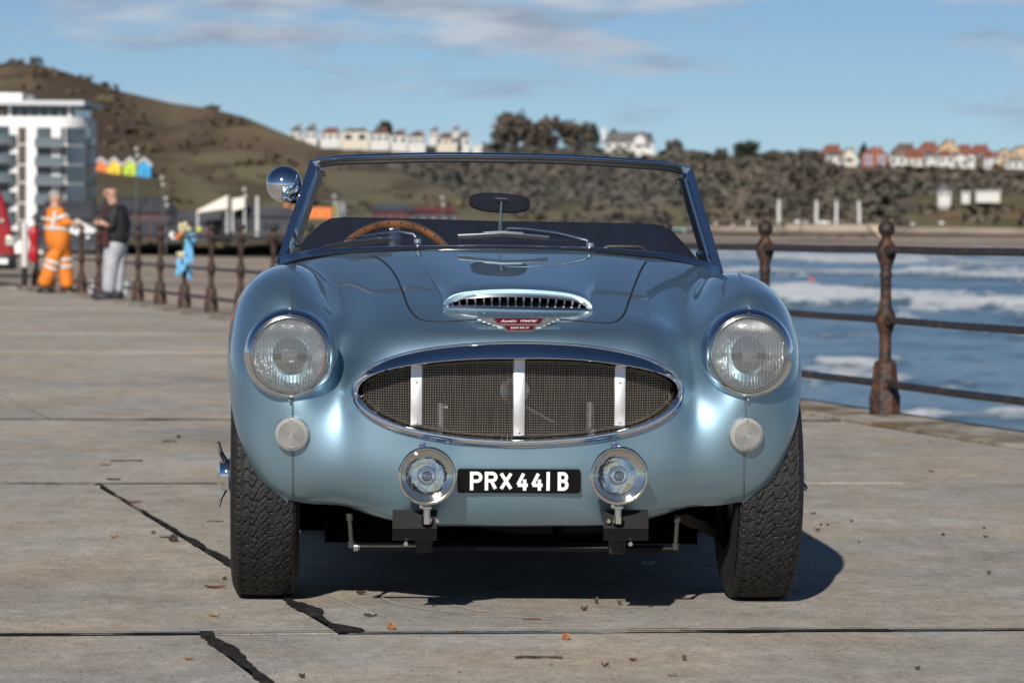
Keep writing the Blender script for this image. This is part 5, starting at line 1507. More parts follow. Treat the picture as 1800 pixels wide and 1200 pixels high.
HS = [
 # terrace on the near end of the far cliff
 (521, 247, 20, 13, WH, SLATE, 'white house with dark roof at the near end of the terrace', dict(wins=2, rise=.6)),
 (547, 249, 22, 15, WH, SLATE, 'white house with hipped slate roof, second along the terrace', dict(wins=2, rise=.7)),
 (582, 250, 36, 13, WH, REDR, 'white house with hipped orange red roof in the terrace', dict(wins=3)),
 (625, 254, 48, 20, CREAM, BRNR, 'wide cream house with blank front and low brown roof', dict(wins=2, rise=.3)),
 (668, 254, 34, 16, WH, BRNR, 'white house with paired bays below the round dark tree', dict(wins=3)),
 (702, 257, 28, 16, WH, BRNR, 'white house with brown roof past the round dark tree', dict(wins=2)),
 (733, 259, 30, 16, WH, BRNR, 'white semi with small dark windows in the middle of the terrace', dict(wins=3)),
 (763, 246, 16, 12, WH, SLATE, 'small white house standing above the terrace roofs', dict(wins=2, rise=.4)),
 (790, 258, 44, 12, CREAM, BRNR, 'long low cream house with pinkish roof', dict(wins=4)),
 (801, 240, 12, 9, WH, SLATE, 'small white dormer house behind the long low house', dict(wins=2, rise=.3)),
 (815, 262, 22, 18, WH, BRNR, 'tall white house at the far end of the terrace', dict(wins=2)),
 (843, 267, 26, 8, WH, WH, 'low flat roofed white annexe beside the brown wood', dict(flat=True, wins=0)),
 # houses on the distant clifftop
 (1466, 290, 30, 13, WH, BRNR, 'first white house of the distant clifftop row, with brown roof', dict(wins=2)),
 (1491, 291, 27, 14, CREAM, BRNR, 'cream gabled house in the distant clifftop row', dict(gable=True, wins=1, rise=1.0)),
 (1536, 294, 46, 20, BRICK, REDR, 'red brick gabled house with white bays and blue windows', dict(gable=True, wins=2, rise=.55, rows=2, pane=PANEB)),
 (1576, 293, 28, 15, WH, SLATE, 'plain white house with flat slate roof next to the brick one', dict(wins=2, rise=.25)),
 (1608, 294, 36, 13, CREAM, REDR, 'cream house under a big red tiled roof with two skylights', dict(wins=3, rise=.9)),
 (1633, 287, 24, 10, WH, BRNR, 'small white house tucked behind the big red roof', dict(wins=2)),
 (1661, 291, 26, 13, WH, REDR, 'white house with red roof below the tall yellow gable', dict(wins=2, rise=.7)),
 (1665, 276, 38, 10, YEL, REDR, 'tall yellow gable house standing above its neighbours', dict(gable=True, wins=2, rise=.9)),
 (1686, 297, 26, 16, WH, BRNR, 'white house stepped down the slope below the yellow gable', dict(gable=True, wins=2)),
 (1704, 290, 14, 12, WH, REDR, 'narrow white house before the broad red roof', dict(gable=True, wins=1)),
 (1722, 283, 42, 10, BRNR, REDR, 'broad red roofed house in the upper row', dict(wins=3, rise=.9)),
 (1740, 298, 24, 18, WH, REDR, 'tall white house at the corner of the broad red roof', dict(wins=2, rows=2)),
 (1763, 283, 20, 12, YEL, BRNR, 'small yellow brick house behind the green bush', dict(gable=True, wins=1)),
 (1784, 299, 38, 13, WH, SLATE, 'white fronted house with a dark glazed ground floor', dict(wins=3, rise=.3)),
 (1793, 280, 34, 11, YEL, BRNR, 'yellow house with brown gable at the edge of the picture', dict(gable=True, wins=2)),
 (1822, 296, 30, 14, WH, REDR, 'white house beyond the glazed front one', dict(wins=2)),
 (1462, 278, 40, 7, BRICK, REDR, 'brick house with red roof behind the first clifftop houses', dict(wins=2, rise=.8)),
 (1590, 276, 44, 7, BRICK, BRNR, 'brick house with brown roof in the row behind', dict(wins=2, rise=.8)),
 (1632, 276, 40, 8, BRICK, REDR, 'long red roofed house behind the skylight roof', dict(wins=2, rise=.9)),
 (1693, 279, 36, 8, BRICK, REDR, 'red roofed brick house behind the narrow white house', dict(wins=2, rise=.8)),
 # villa with white terrace
]
for px, pb, w, h, wl_m, rf_m, lab, kw in HS:
    Y = 1520 if px < 860 else (1585 if pb < 284 else 1545)
    house(px, pb, w, h, Y, wl_m, rf_m, lab, **kw)
v = house(1104, 266, 88, 12, 1500, WH, SLATE, 'villa with long grey roof and white balustraded terrace on the wooded cliff', wins=5, rise=1.0, group=None)
b = MB(); b.box((0, -9, -3), (22, 6, 2.6)); b.build('terrace', WH, v, smooth=False)
for i in range(9):
    b = MB(); b.box((-10 + i * 2.5, -12.1, -3.1), (1.2, .2, 1.5)); b.build('opening', GLZ, v, smooth=False)
b = MB(); b.box((-10, 1, 6.5), (1.6, 1.6, 5)); b.build('white_chimney', WH, v, smooth=False)
b = MB(); b.prism([(-2.2, 2), (2.2, 2), (2.2, 4.4), (0, 6.2), (-2.2, 4.4)], 3, Matrix(((1, 0, 0, 4.5), (0, 0, 1, -6.3), (0, 1, 0, 0), (0, 0, 0, 1)))); b.build('gabled_bay', WH, v, smooth=False)
k_ = house(1659, 350, 22, 12, 1300, WH, SLATE, 'small white clifftop pavilion with pointed grey roof on a tall base', wins=2, rise=1.1, depth=4.5, group=None, chim=False)
b = MB(); b.box((0, 0, -2.2), (3.2, 3, 3.4)); b.build('base', WH, k_, smooth=False)
house(1697, 345, 14, 5, 1300, WH, WH, 'tiny flat white hut beside the clifftop pavilion', flat=True, wins=1, depth=3, group=None)
house(1736, 343, 42, 4, 1300, WH, WH, 'long low white shelter on the far hillside', flat=True, wins=5, depth=3, group=None)

# ---- apartment block on the near shore
AY = 496.0; ak = AY / F_PX
def ax_(px): return (px - 60) * ak
base = at(60, 440, AY); ap = thing('apartment_block', 'white curved apartment block with glass balconies and overhanging penthouse roof', 'building', base)
def az(py): return at(60, py, AY).z - base.z
AW = mat('apartment_white', (.80, .80, .79), rough=.6); AGL = mat('balcony_glazing', (.045, .065, .085), rough=.12, spec=.6, var=.3, vscale=.3); AGR = mat('balcony_grey', (.17, .19, .22), rough=.5)
ABR = mat('timber_panel', (.085, .065, .05), rough=.7); ARL = mat('glass_balustrade', (.13, .165, .19), rough=.15, spec=.6)
plan = [(ax_(-160), 0), (ax_(104), 0)] + [(ax_(104) + 3.6 * math.sin(a), 6 - 6 * math.cos(a)) for a in np.linspace(.2, math.pi / 2, 7)] + [(ax_(136), 22), (ax_(-160), 22)]
b = MB(); b.prism(plan, az(205) + 2, Matrix.Translation((0, 0, -2))); b.build('wall', AW, ap, smooth=False)
pp = [(ax_(4), 1.5), (ax_(128), 1.5), (ax_(132), 18), (ax_(4), 18)]
b = MB(); b.prism(pp, az(184) - az(207), Matrix.Translation((0, 0, az(207)))); pent = b.build('penthouse', AGL, ap, smooth=False)
for i in range(7):
    b = MB(); b.box((ax_(14 + i * 17.5), 1.42, az(195)), (.35, .2, 1.9)); b.build('mullion', AW if i in (0, 6) else AGR, pent, smooth=False)
rp = [(ax_(-160), -1.2), (ax_(148), -.6), (ax_(152), 4), (ax_(150), 20), (ax_(-160), 20)]
b = MB(); b.prism(rp, az(177) - az(185), Matrix.Translation((0, 0, az(185)))); b.build('roof', mat('pale_roof_edge', (.55, .57, .60), rough=.5), ap, smooth=False)
b = MB(); b.box((ax_(-20), 8, az(170)), (ax_(32) - ax_(-70), 8, az(162) - az(178))); b.build('lift_tower', AW, ap, smooth=False)
b = MB(); b.box((ax_(40), 8, az(171)), (1.2, 4, az(165) - az(178))); b.build('roof_plant', AGR, ap, smooth=False)
for i in range(6):
    z1, z0 = az(224 + i * 33.5), az(252 + i * 33.5)
    b = MB(); b.box((ax_(38.5), -.06, (z1 + z0) / 2), (1.05, .16, (z1 - z0) * (1.0 if i % 2 == 0 else 1.16))); b.build('timber_panel', ABR, ap, smooth=False)
    b = MB(); b.box((ax_(76.5), -.05, (z1 + z0) / 2), (ax_(89) - ax_(64), .14, z1 - z0)); wdw = b.build('window', AGL, ap, smooth=False)
    for q in (72, 81):
        b = MB(); b.box((ax_(q), -.16, (z1 + z0) / 2), (.18, .08, z1 - z0)); b.build('frame', AGR, wdw, smooth=False)
    b = MB(); b.box((ax_(109.5), -.05, (z1 + z0) / 2), (.45, .14, z1 - z0)); b.build('window', AGL, ap, smooth=False)
    b = MB(); b.box((ax_(135), 1.0, (z1 + z0) / 2), (ax_(156) - ax_(121), 5.0, z1 - z0)); b.build('window', AGL, ap, smooth=False)
    if i:
        zs = az(257 + (i - 1) * 33.5)
        b = MB(); b.box((ax_(88), -.9, zs), (ax_(116) - ax_(64), 1.9, .25)); bl = b.build('balcony', AGR, ap, smooth=False)
        b = MB(); b.box((ax_(88), -1.8, zs + .62), (ax_(115) - ax_(65), .06, 1.0)); b.build('balustrade', ARL, bl, smooth=False)
    zs = az(257 + i * 33.5)
    b = MB()
    b.prism([(ax_(120), .5), (ax_(124), -1.4), (ax_(150), -1.4), (ax_(161), .8), (ax_(163), 5), (ax_(120), 5)], .28, Matrix.Translation((0, 0, zs - .1))); bl = b.build('balcony', AGR, ap, smooth=False)
    b = MB(); pts = [(ax_(122), .4), (ax_(125), -1.3), (ax_(150), -1.3), (ax_(160), .8), (ax_(162), 4)]
    b.grid([[Vector((x, y, zs + .2)) for x, y in pts], [Vector((x, y, zs + 1.15)) for x, y in pts]]); b.build('balustrade', ARL, bl, smooth=False)
    b = MB(); b.prism([(ax_(-60), 0)] + [(ax_(-22) + 4.0 * math.sin(a), -2.4 * math.cos(a)) for a in np.linspace(-1.4, 1.5, 10)] + [(ax_(22), 0)], .3, Matrix.Translation((0, 0, zs + .25))); bl = b.build('balcony', AGR, ap, smooth=False)
    b = MB(); pts = [(ax_(-22) + 3.9 * math.sin(a), -2.35 * math.cos(a)) for a in np.linspace(-1.4, 1.5, 12)]
    b.grid([[Vector((x, y, zs + .5)) for x, y in pts], [Vector((x, y, zs + 1.5)) for x, y in pts]]); b.build('balustrade', ARL, bl, smooth=False)
    b = MB(); b.box((ax_(-2), -.04, zs + 1.5), (ax_(16) - ax_(-20), .12, 2.3)); b.build('window', AGL, ap, smooth=False)

# ---- row of beach chalets
for px, col_, lab in ((177, (.80, .20, .05), 'orange beach chalet with white gable, next to the apartment block'), (200, (.85, .60, .04), 'yellow beach chalet between the orange and lime ones'),
                      (228, (.50, .66, .06), 'lime green beach chalet with white gabled roof'), (253, (.03, .36, .70), 'bright blue beach chalet at the end of the coloured row')):
    k = 600 / F_PX; base = at(px, 313, 600); t = thing('beach_chalet', lab, 'beach hut', base, 0, 'coloured beach chalets on the hillside')
    w, h = 23 * k, 21 * k; b = MB(); b.box((0, 1.5, h / 2), (w, 3, h)); b.prism([(-w / 2, h), (w / 2, h), (0, h + 1.0)], 3.0, Matrix(((1, 0, 0, 0), (0, 0, 1, 0), (0, 1, 0, 0), (0, 0, 0, 1))))
    b.build('wall', mat('chalet_paint', col_, rough=.6), t, smooth=False)
    b = MB()
    for s in (-1, 1):
        b.add([(0, -.35, h + 1.05), (0, 3.2, h + 1.05), (s * (w / 2 + .2), 3.2, h - .15), (s * (w / 2 + .2), -.35, h - .15), (0, -.35, h + 1.5), (0, 3.2, h + 1.5), (s * (w / 2 + .3), 3.2, h + .2), (s * (w / 2 + .3), -.35, h + .2)],
              [(0, 1, 2, 3), (4, 5, 6, 7), (3, 2, 6, 7), (0, 3, 7, 4), (1, 2, 6, 5)])
    b.build('roof', mat('chalet_roof', (.60, .58, .56), rough=.6), t, smooth=False)
    b = MB(); b.box((0, -.04, .85), (.8, .1, 1.6)); b.build('door', mat('chalet_door', tuple(c * .75 for c in col_), rough=.6), t, smooth=False)

# ---- seafront sheds, tents and shops below the headland
def shed(name, label, cat, px0, px1, pt, pb, Y, wall, roof, slope=.0, depth=9, wins=0):
    p, q = at(px0, pb, Y), at(px1, pb, Y); k = Y / F_PX; w = q.x - p.x; h = (pb - pt) * k
    t = thing(name, label, cat, ((p.x + q.x) / 2, Y, p.z))
    b = MB(); b.box((0, depth / 2, h * .31), (w, depth, h * .62)); b.build('wall', wall, t, smooth=False)
    b = MB(); e = .5; hh = h * .62
    b.add([(-w / 2 - e, -e, hh), (w / 2 + e, -e, hh), (w / 2 + e, depth + e, hh), (-w / 2 - e, depth + e, hh), (-w / 2 + w * .12 + slope * w, depth * .5, h), (w / 2 - w * .12 + slope * w * .3, depth * .5, h)], [(0, 1, 5, 4), (1, 2, 5), (2, 3, 4, 5), (3, 0, 4), (3, 2, 1, 0)])
    b.build('roof', roof, t, smooth=False)
    for i in range(wins):
        b = MB(); b.box((-w / 2 + w * (i + .5) / wins, -.03, h * .28), (w / wins * .55, .1, h * .3)); b.build('window', GLZ, t, smooth=False)
    return t
DKG = mat('dark_cladding', (.055, .058, .068), rough=.7, var=.25, vscale=.2); DKR = mat('dark_roofing', (.085, .088, .098), rough=.7, var=.2, vscale=.2)
RDSH = mat('red_shopfront', (.20, .03, .03), rough=.6, var=.3, vscale=.2)
shed('cafe', 'low dark seafront cafe with broad grey roof behind the rusty railing', 'building', 392, 520, 362, 410, 478, DKG, DKR, .05, wins=6)
shed('arcade', 'dark seafront block under the apartment building', 'building', 60, 168, 352, 440, 488, DKG, DKG, 0, wins=5)
shed('arcade', 'dark red fronted seafront block below the beach chalets', 'building', 168, 300, 344, 420, 487, mat('maroon_front', (.075, .04, .045), rough=.7, var=.3, vscale=.2), DKG, 0, wins=7)
shed('arcade', 'long grey seafront block seen above the railing', 'building', 290, 400, 372, 425, 484, DKG, DKR, 0, wins=5)
shed('shop', 'small red seafront shop seen through the windscreen', 'shop', 652, 722, 358, 392, 488, RDSH, DKR, 0, wins=4)
shed('shop', 'red and grey seafront shop with pale sign beside the mirror', 'shop', 724, 800, 364, 392, 488, mat('grey_shopfront', (.17, .15, .16), rough=.6, var=.3, vscale=.3), RDSH, 0, wins=4)
t = thing('banner', 'long orange hoarding seen either side of the screen pillar', 'banner', at(541, 385, 486))
k = 486 / F_PX; b = MB(); b.box((0, 0, 11 * k), (84 * k, .25, 20 * k)); b.prism([(-42 * k, 21 * k), (-30 * k, 21 * k), (-42 * k, 28 * k)], .2, Matrix(((1, 0, 0, 0), (0, 0, 1, -.1), (0, 1, 0, 0), (0, 0, 0, 1))))
b.build('sheet', mat('orange_sheet', (.85, .22, .04), rough=.6), t, smooth=False)
for q in (-40, 0, 40):
    b = MB(); b.box((q * k, .3, 8 * k), (.15, .15, 18 * k)); b.build('post', DKG, t, smooth=False)
t = thing('striped_kiosk', 'narrow grey striped kiosk at the end of the orange hoarding', 'kiosk', at(597, 390, 485))
for i in range(7):
    b = MB(); b.box(((i - 3) * 3.4 * k, 0, 17 * k), (2.6 * k, 1.5, 34 * k)); b.build('panel', (mat('kiosk_grey', (.42, .44, .45), rough=.6) if i % 2 else mat('kiosk_dark', (.12, .13, .14), rough=.6)) if i != 1 else mat('kiosk_yellow', (.62, .50, .05), rough=.6), t, smooth=False)
for px0, px1, y0, y1, lab in ((346, 400, 374, 343, 'white marquee with long sloping roof above the railing'), (408, 430, 371, 346, 'small white marquee block next to the sloping one')):
    Y = 476; k = Y / F_PX; p = at((px0 + px1) / 2, y0, Y); w = (px1 - px0) * k; h = (y0 - y1) * k
    t = thing('marquee', lab, 'tent', p, 0, 'white marquees on the seafront')
    sl = .12 if px1 < 405 else .85
    b = MB(); b.prism([(-w / 2, 0), (w / 2, h * .25), (w / 2, h), (-w / 2, h * sl)], 6, Matrix(((1, 0, 0, 0), (0, 0, 1, 0), (0, 1, 0, 0), (0, 0, 0, 1)))); b.build('canopy', mat('white_canvas', (.78, .74, .66), rough=.7), t, smooth=False)
    for s in (-1, 1):
        b = MB(); b.box((s * w * .48, .3, -1.2), (.14, .14, 3)); b.build('pole', FRMW, t, smooth=False)
t = thing('canopy_tent', 'blue canopy tent on the green slope beyond the chalets', 'tent', at(346, 284, 640)); k = 640 / F_PX  # a canopy tent pitched on the slope
b = MB(); b.grid([[Vector((x * k, 0 + 1.5 * j, (8 + 9 * math.sin((x + 16) / 32 * math.pi) - (x + 16) * .16 - 3 * j) * k)) for x in np.linspace(-16, 17, 9)] for j in range(3)]); b.grid([[Vector((x * k, 0, z * k)) for x in (-16, 17)] for z in (3, 9)]); b.build('canopy', mat('blue_canvas', (.035, .10, .42), rough=.6), t)
# lamp standards, masts
LAMPM = mat('lamp_globe', (.50, .52, .45), rough=.2, spec=.7, coat=.6); POLEM = mat('lamp_pole', (.10, .10, .10), rough=.6); MASTM = mat('white_mast', (.62, .62, .62), rough=.5)
for px, py, pb, Y, lab in ((239, 262, 420, 486, 'tall lamp standard with twin globes rising past the blue chalet'), (284, 313, 430, 484, 'lamp standard with twin globes below the blue chalet'), (291, 349, 432, 482, 'short lamp standard with twin globes above the man in black'), (429, 333, 420, 480, 'lamp standard near the small white marquee'),
                           (587, 345, 400, 480, 'lamp standard seen through the near corner of the windscreen'), (777, 348, 395, 480, 'lamp standard seen beside the rear-view mirror')):
    p = at(px, pb, Y); k = Y / F_PX; h = (pb - py) * k; t = thing('street_lamp', lab, 'street lamp', p, 0, 'globe lamps along the seafront')
    b = MB(); b.tube([(0, 0, -1), (0, 0, h)], [.10, .06], 6); b.build('pole', POLEM, t)
    for dz in (0, -12 * k):
        b = MB(); b.ball((0 if dz == 0 else .15, 0, h + dz), .27, 10, 7); b.build('globe', LAMPM, t)
for px, pt, pb, Y, lab in ((452, 345, 412, 470, 'single white mast behind the railing'), (1369, 351, 394, 1120, 'first of four pale masts on the far promenade, nearest the wooded slope'), (1435, 353, 396, 1120, 'second of the four pale masts on the far promenade'), (1470, 353, 397, 1120, 'third of the four pale masts on the far promenade'), (1511, 353, 396, 1120, 'last of the four pale masts, leaning slightly on the far promenade')):
    p = at(px, pb, Y); k = Y / F_PX; h = (pb - pt) * k; t = thing('mast', lab, 'mast', p, 0, None if px < 500 else 'pale masts on the far promenade')
    b = MB(); b.tube([(0, 0, -.5), (-.3 if px > 1500 else 0, 0, h)], [3.2 * k, 2.6 * k], 8); b.build('pole', MASTM, t)
    b = MB(); b.box((0, 0, .2), (8 * k, 8 * k, 3 * k)); b.build('base', DKG, t, smooth=False)
# pale ramp wall and parked cars at the far beach
p, q = at(1388, 402, 1100), at(1556, 402, 1100); t = thing('ramp_wall', 'pale slipway wall running down to the far beach', 'wall', ((p.x + q.x) / 2, 1100, p.z)); w = q.x - p.x
b = MB(); b.box((-w * .04, 0, .5), (w, 3, 1.6)); b.build('wall', mat('pale_concrete', (.36, .31, .25), rough=.9, var=.1, vscale=.1), t, smooth=False)
b = MB(); b.prism([(w * .30, 1.2), (w * .46, -2.6), (w * .56, -2.6), (w * .40, 1.2)], 2, Matrix(((1, 0, 0, 0), (0, 0, 1, -3.6), (0, 1, 0, 0), (0, 0, 0, 1)))); b.build('ramp', mat('ramp_stone', (.48, .40, .29), rough=.9), t, smooth=False)
for px, py, w_, col_, lab in ((1402, 390, 12, (.7, .7, .7), 'tiny silver car parked on the far promenade by the first mast'), (1450, 391, 22, (.8, .8, .78), 'tiny white car parked between the second and third masts'), (1604, 394, 7, (.8, .8, .8), 'tiny white car near the knob of the rusty post'), (1655, 392, 10, (.75, .75, .75), 'tiny pale van parked further along the far promenade'), (1416, 391, 8, (.5, .45, .5), 'tiny grey car parked behind the silver one')):
    p = at(px, py + 4, 1110); k = 1110 / F_PX; t = thing('parked_car', lab, 'car', p, 0, 'cars parked on the far promenade'); w = w_ * k
    b = MB(); b.box((0, 0, .62), (w, 1.7, .75), bev=.2); b.build('body', mat('far_car_paint', col_, rough=.3, coat=.5), t)
    b = MB(); b.box((w * .02, 0, 1.2), (w * .6, 1.5, .55), bev=.2); b.build('cabin', GLZ, t)
    for s in (-1, 1):
        b = MB(); b.lathe([(.33, -.9), (.33, .9)], 12, axis_m((s * w * .3, 0, .33), (0, 1, 0)), True, True); b.build('wheel', BLACK, t)

# ================================================================== PEOPLE
SKINM = mat('skin', (.52, .30, .22), rough=.5, var=.1, vscale=20)
def skin_obj(name, pts, edges, rad, m, parent, sub=2):
    me = bpy.data.meshes.new('tmp'); me.from_pydata([tuple(p) for p in pts], edges, []); o = bpy.data.objects.new('tmp', me); COL.objects.link(o)
    o.modifiers.new('s', 'SKIN'); sv = me.skin_vertices[0].data
    for i, r in enumerate(rad):
        sv[i].radius = (r, r) if not isinstance(r, tuple) else r
    sv[0].use_root = True
    o.modifiers.new('u', 'SUBSURF').levels = sub
    bpy.context.view_layer.update()
    me2 = bpy.data.meshes.new_from_object(o.evaluated_get(bpy.context.evaluated_depsgraph_get()))
    bpy.data.objects.remove(o); bpy.data.meshes.remove(me); me2.name = name
    me2.materials.clear()
    return fin(name, me2, m, parent, True)
def hand(pts, edges, rad, wrist_i, d, pn, s=1.0, curl=.5):
    """palm and five bent fingers added to a skin skeleton; d: pointing direction, pn: palm normal"""
    d = Vector(d).normalized(); pn = Vector(pn); pn = (pn - d * pn.dot(d)).normalized(); a = d.cross(pn); w = Vector(pts[wrist_i])
    def add(p, r, j): pts.append(p); rad.append(r); edges.append((j, len(pts) - 1)); return len(pts) - 1
    palm = add(w + d * .05 * s, .030 * s, wrist_i)
    for k, (o, L) in enumerate(((-.030, .070), (-.010, .082), (.010, .077), (.029, .060))):
        k0 = add(w + d * .092 * s + a * o * s, .0115 * s, palm)
        k1 = add(w + d * (.092 + L * .5) * s + a * o * 1.05 * s + pn * .014 * curl * s, .0098 * s, k0)
        add(w + d * (.092 + L * .5 + L * .38 * (1 - curl * .5)) * s + a * o * 1.05 * s + pn * (.014 + .05 * curl) * s, .0082 * s, k1)
    t0 = add(w + d * .03 * s - a * .036 * s + pn * .008 * s, .013 * s, palm)
    add(w + d * .075 * s - a * .052 * s + pn * .026 * s, .0095 * s, t0)
def head_obj(c, face, r, parent, skin_pts=None): pass
def person(label, base, joints, skin_m, body_names, group=None):
    return thing('person', label, 'person', base, 0, group)
def P3(px, py, Y, dy=0.0, b=None):
    p = at(px, py, Y + dy); return p - b
def face_parts(t, hc, f, r, glasses=False):
    """hc: head centre, f: facing; nose, ears, eyes, mouth"""
    f = Vector(f).normalized(); u = Vector((0, 0, 1)); s = f.cross(u).normalized()
    b = MB(); b.ball(hc + f * r * .95 - u * r * .12, r * .17, 8, 6, (1, 1, 1.4)); b.build('nose', SKINM, t)
    for q in (-1, 1):
        b = MB(); b.ball(hc + s * q * r * .80 - u * r * .05, r * .2, 8, 6, (.5, .8, 1.4)); b.build('ear', SKINM, t)
        if not glasses:
            b = MB(); b.ball(hc + f * r * .82 + s * q * r * .32 + u * r * .12, r * .11, 8, 6); b.build('eye', mat('eye_dark', (.03, .025, .02), rough=.2), t)
    b = MB(); b.box(hc + f * r * .88 - u * r * .52, (r * .5, r * .2, r * .10), f.to_track_quat('-Y', 'Z').to_matrix()); b.build('mouth', mat('lips', (.36, .14, .12), rough=.5), t)
# --- man in black jacket by the railing
YB = 57.0; B0 = gnd(195, 527); YB = B0.y
m1 = person('bald man in sunglasses, black jacket and light grey trousers, by the railing', B0, None, None, None)
q = lambda px, py, dy=0.0: P3(px, py + 4, YB, dy, B0)
pts = [q(203, 428), q(203, 405), q(203, 375), q(201, 356), q(196, 346), q(194, 334),
       q(198, 432, -.06), q(194, 478, -.05), q(190, 516, -.05), q(184, 521, -.15),
       q(208, 432, .08), q(206, 478, .06), q(206, 516, .06), q(199, 521, -.05),
       q(212, 366, .12), q(218, 400, .10), q(194, 393, -.15), q(194, 366, -.16), q(196, 396, -.24), q(183, 389, -.30)]
ed = [(0, 1), (1, 2), (2, 3), (3, 4), (4, 5), (0, 6), (6, 7), (7, 8), (8, 9), (0, 10), (10, 11), (11, 12), (12, 13), (2, 14), (14, 15), (15, 16), (2, 17), (17, 18), (18, 19)]
pts.append(q(194, 327)); ed.append((5, 20))
ra = [.15, .15, .17, .075, .066, .112, .09, .066, .05, .04, .09, .066, .05, .04, .065, .045, .032, .06, .042, .030, .095]
pts, ra, ed = list(pts), list(ra), list(ed)
hand(pts, ed, ra, 16, (-1, -.2, .15), (0, -.2, -1), 1.0); hand(pts, ed, ra, 19, (-1, .1, .2), (0, 1, -.4), 1.0)
skin_obj('body', pts, ed, ra, SKINM, m1)
jk = mat('black_jacket', (.014, .014, .016), rough=.75, var=.3, vscale=4)
jp = [q(203, 431), q(203, 402), q(202, 374), q(203, 358), q(214, 366, .13), q(220, 400, .12), q(205, 396, -.12), q(193, 366, -.17), q(195, 396, -.26), q(189, 391, -.29)]
skin_obj('jacket', jp, [(0, 1), (1, 2), (2, 3), (2, 4), (4, 5), (5, 6), (2, 7), (7, 8), (8, 9)], [.225, .225, .225, .13, .125, .095, .07, .115, .085, .06], jk, m1)
b = MB(); b.add([q(183, 362, -.26), q(191, 362, -.27), q(188, 426, -.24), q(178, 424, -.20)], [(0, 1, 2, 3)]); b.box(q(186, 394, -.2), (.10, .06, .56), bev=.02); b.build('striped_shirt', mat('red_black_shirt', (.10, .012, .018), rough=.8, color2=(.01, .01, .012), vscale=5, stretch=(1, 1, 6), ramp=(.45, .55)), m1)
skin_obj('trousers', [q(203, 414), q(204, 432), q(197, 440, -.06), q(193, 478, -.05), q(190, 514, -.05), q(209, 440, .08), q(206, 478, .06), q(206, 514, .06)], [(0, 1), (1, 2), (2, 3), (3, 4), (1, 5), (5, 6), (6, 7)], [.175, .175, .125, .108, .10, .125, .108, .10], mat('grey_joggers', (.42, .43, .47), rough=.85, var=.12, vscale=6), m1)
for px, dy in ((186, -.12), (203, 0.0)):
    b = MB(); c = q(px, 519, dy); b.ball(c + Vector((-.05, -.05, .02)), .075, 14, 9, (2.1, 1.25, .95)); b.build('shoe', mat('dark_shoe', (.03, .03, .04), rough=.6), m1)
hc = q(194, 334); fc_ = Vector((-.75, -.65, -.1)); face_parts(m1, hc, fc_, .105, True)
b = MB(); f_ = fc_.normalized(); s_ = f_.cross(Vector((0, 0, 1))).normalized()
for s in (-1, 1): b.ball(hc + f_ * .075 + s_ * s * .036 + Vector((0, 0, .0)), .027, 10, 6, (1, 1, .62))
b.box(hc + f_ * .10 + Vector((0, 0, .006)), (.03, .012, .008)); b.build('sunglasses', BLACK, m1)
ph_ = thing('phone', 'dark phone in the hands of the man in black', 'phone', q(173, 388, -.28) + B0)
b = MB(); b.box((0, 0, 0), (.012, .07, .14), Matrix.Rotation(R(-25), 3, 'Y'), bev=.004); b.build('case', BLACK, ph_)
# --- worker in orange
O0 = gnd(104, 515); YO = O0.y
m2 = person('worker in orange hi-vis suit with silver bands, striding and holding a white board', O0, None, None, None)
q = lambda px, py, dy=0.0: P3(px, py, YO, dy, O0)
pts = [q(104, 428), q(102, 405), q(97, 378), q(96, 362), q(97, 356), q(98, 348),
       q(98, 440, -.05), q(91, 474, -.02), q(76, 506, .0), q(80, 513, -.10), q(109, 440, .08), q(115, 474, .06), q(118, 508, .06), q(124, 514, -.05),
       q(105, 373, -.12), q(112, 393, -.18), q(130, 391, -.22), q(92, 374, .16), q(106, 396, .2), q(128, 394, .12)]
pts, ra, ed = list(pts) + [q(98, 341)], [.15, .15, .17, .075, .062, .108, .09, .066, .05, .04, .09, .066, .05, .04, .06, .045, .032, .06, .042, .030, .09], [(0, 1), (1, 2), (2, 3), (3, 4), (4, 5), (5, 20), (0, 6), (6, 7), (7, 8), (8, 9), (0, 10), (10, 11), (11, 12), (12, 13), (2, 14), (14, 15), (15, 16), (2, 17), (17, 18), (18, 19)]
hand(pts, ed, ra, 16, (1, -.1, -.1), (0, .3, -1), 1.0, .8); hand(pts, ed, ra, 19, (1, 0, -.1), (0, -.6, -1), 1.0, .8)
skin_obj('body', pts, ed, ra, SKINM, m2)
HV_ = mat('hi_vis_orange', (.74, .21, .02), rough=.7, var=.08, vscale=6)
skin_obj('hi_vis_suit', [q(104, 428), q(102, 405), q(97, 380), q(97, 366), q(98, 442, -.05), q(88, 474, -.02), q(75, 505, .0), q(109, 442, .08), q(115, 474, .06), q(119, 509, .06), q(106, 374, -.13), q(113, 393, -.18), q(127, 391, -.22), q(92, 374, .17), q(106, 396, .2), q(126, 394, .13)],
         [(0, 1), (1, 2), (2, 3), (0, 4), (4, 5), (5, 6), (0, 7), (7, 8), (8, 9), (2, 10), (10, 11), (11, 12), (2, 13), (13, 14), (14, 15)], [.225, .215, .215, .12, .145, .122, .12, .145, .122, .12, .11, .092, .07, .11, .092, .07], HV_, m2)
BAND = mat('reflective_band', (.62, .60, .56), rough=.4)
def band_ring(c, n, r, w, sc=1.0):
    b = MB(); M = axis_m(c, n); b.lathe([(r, -w / 2), (r + .008, -w / 2), (r + .008, w / 2), (r, w / 2)], 20, M); b.build('reflective_band', BAND, m2)
band_ring(q(103, 401), (.05, 0, 1), .224, .05); band_ring(q(98, 386), (.1, 0, 1), .222, .04)
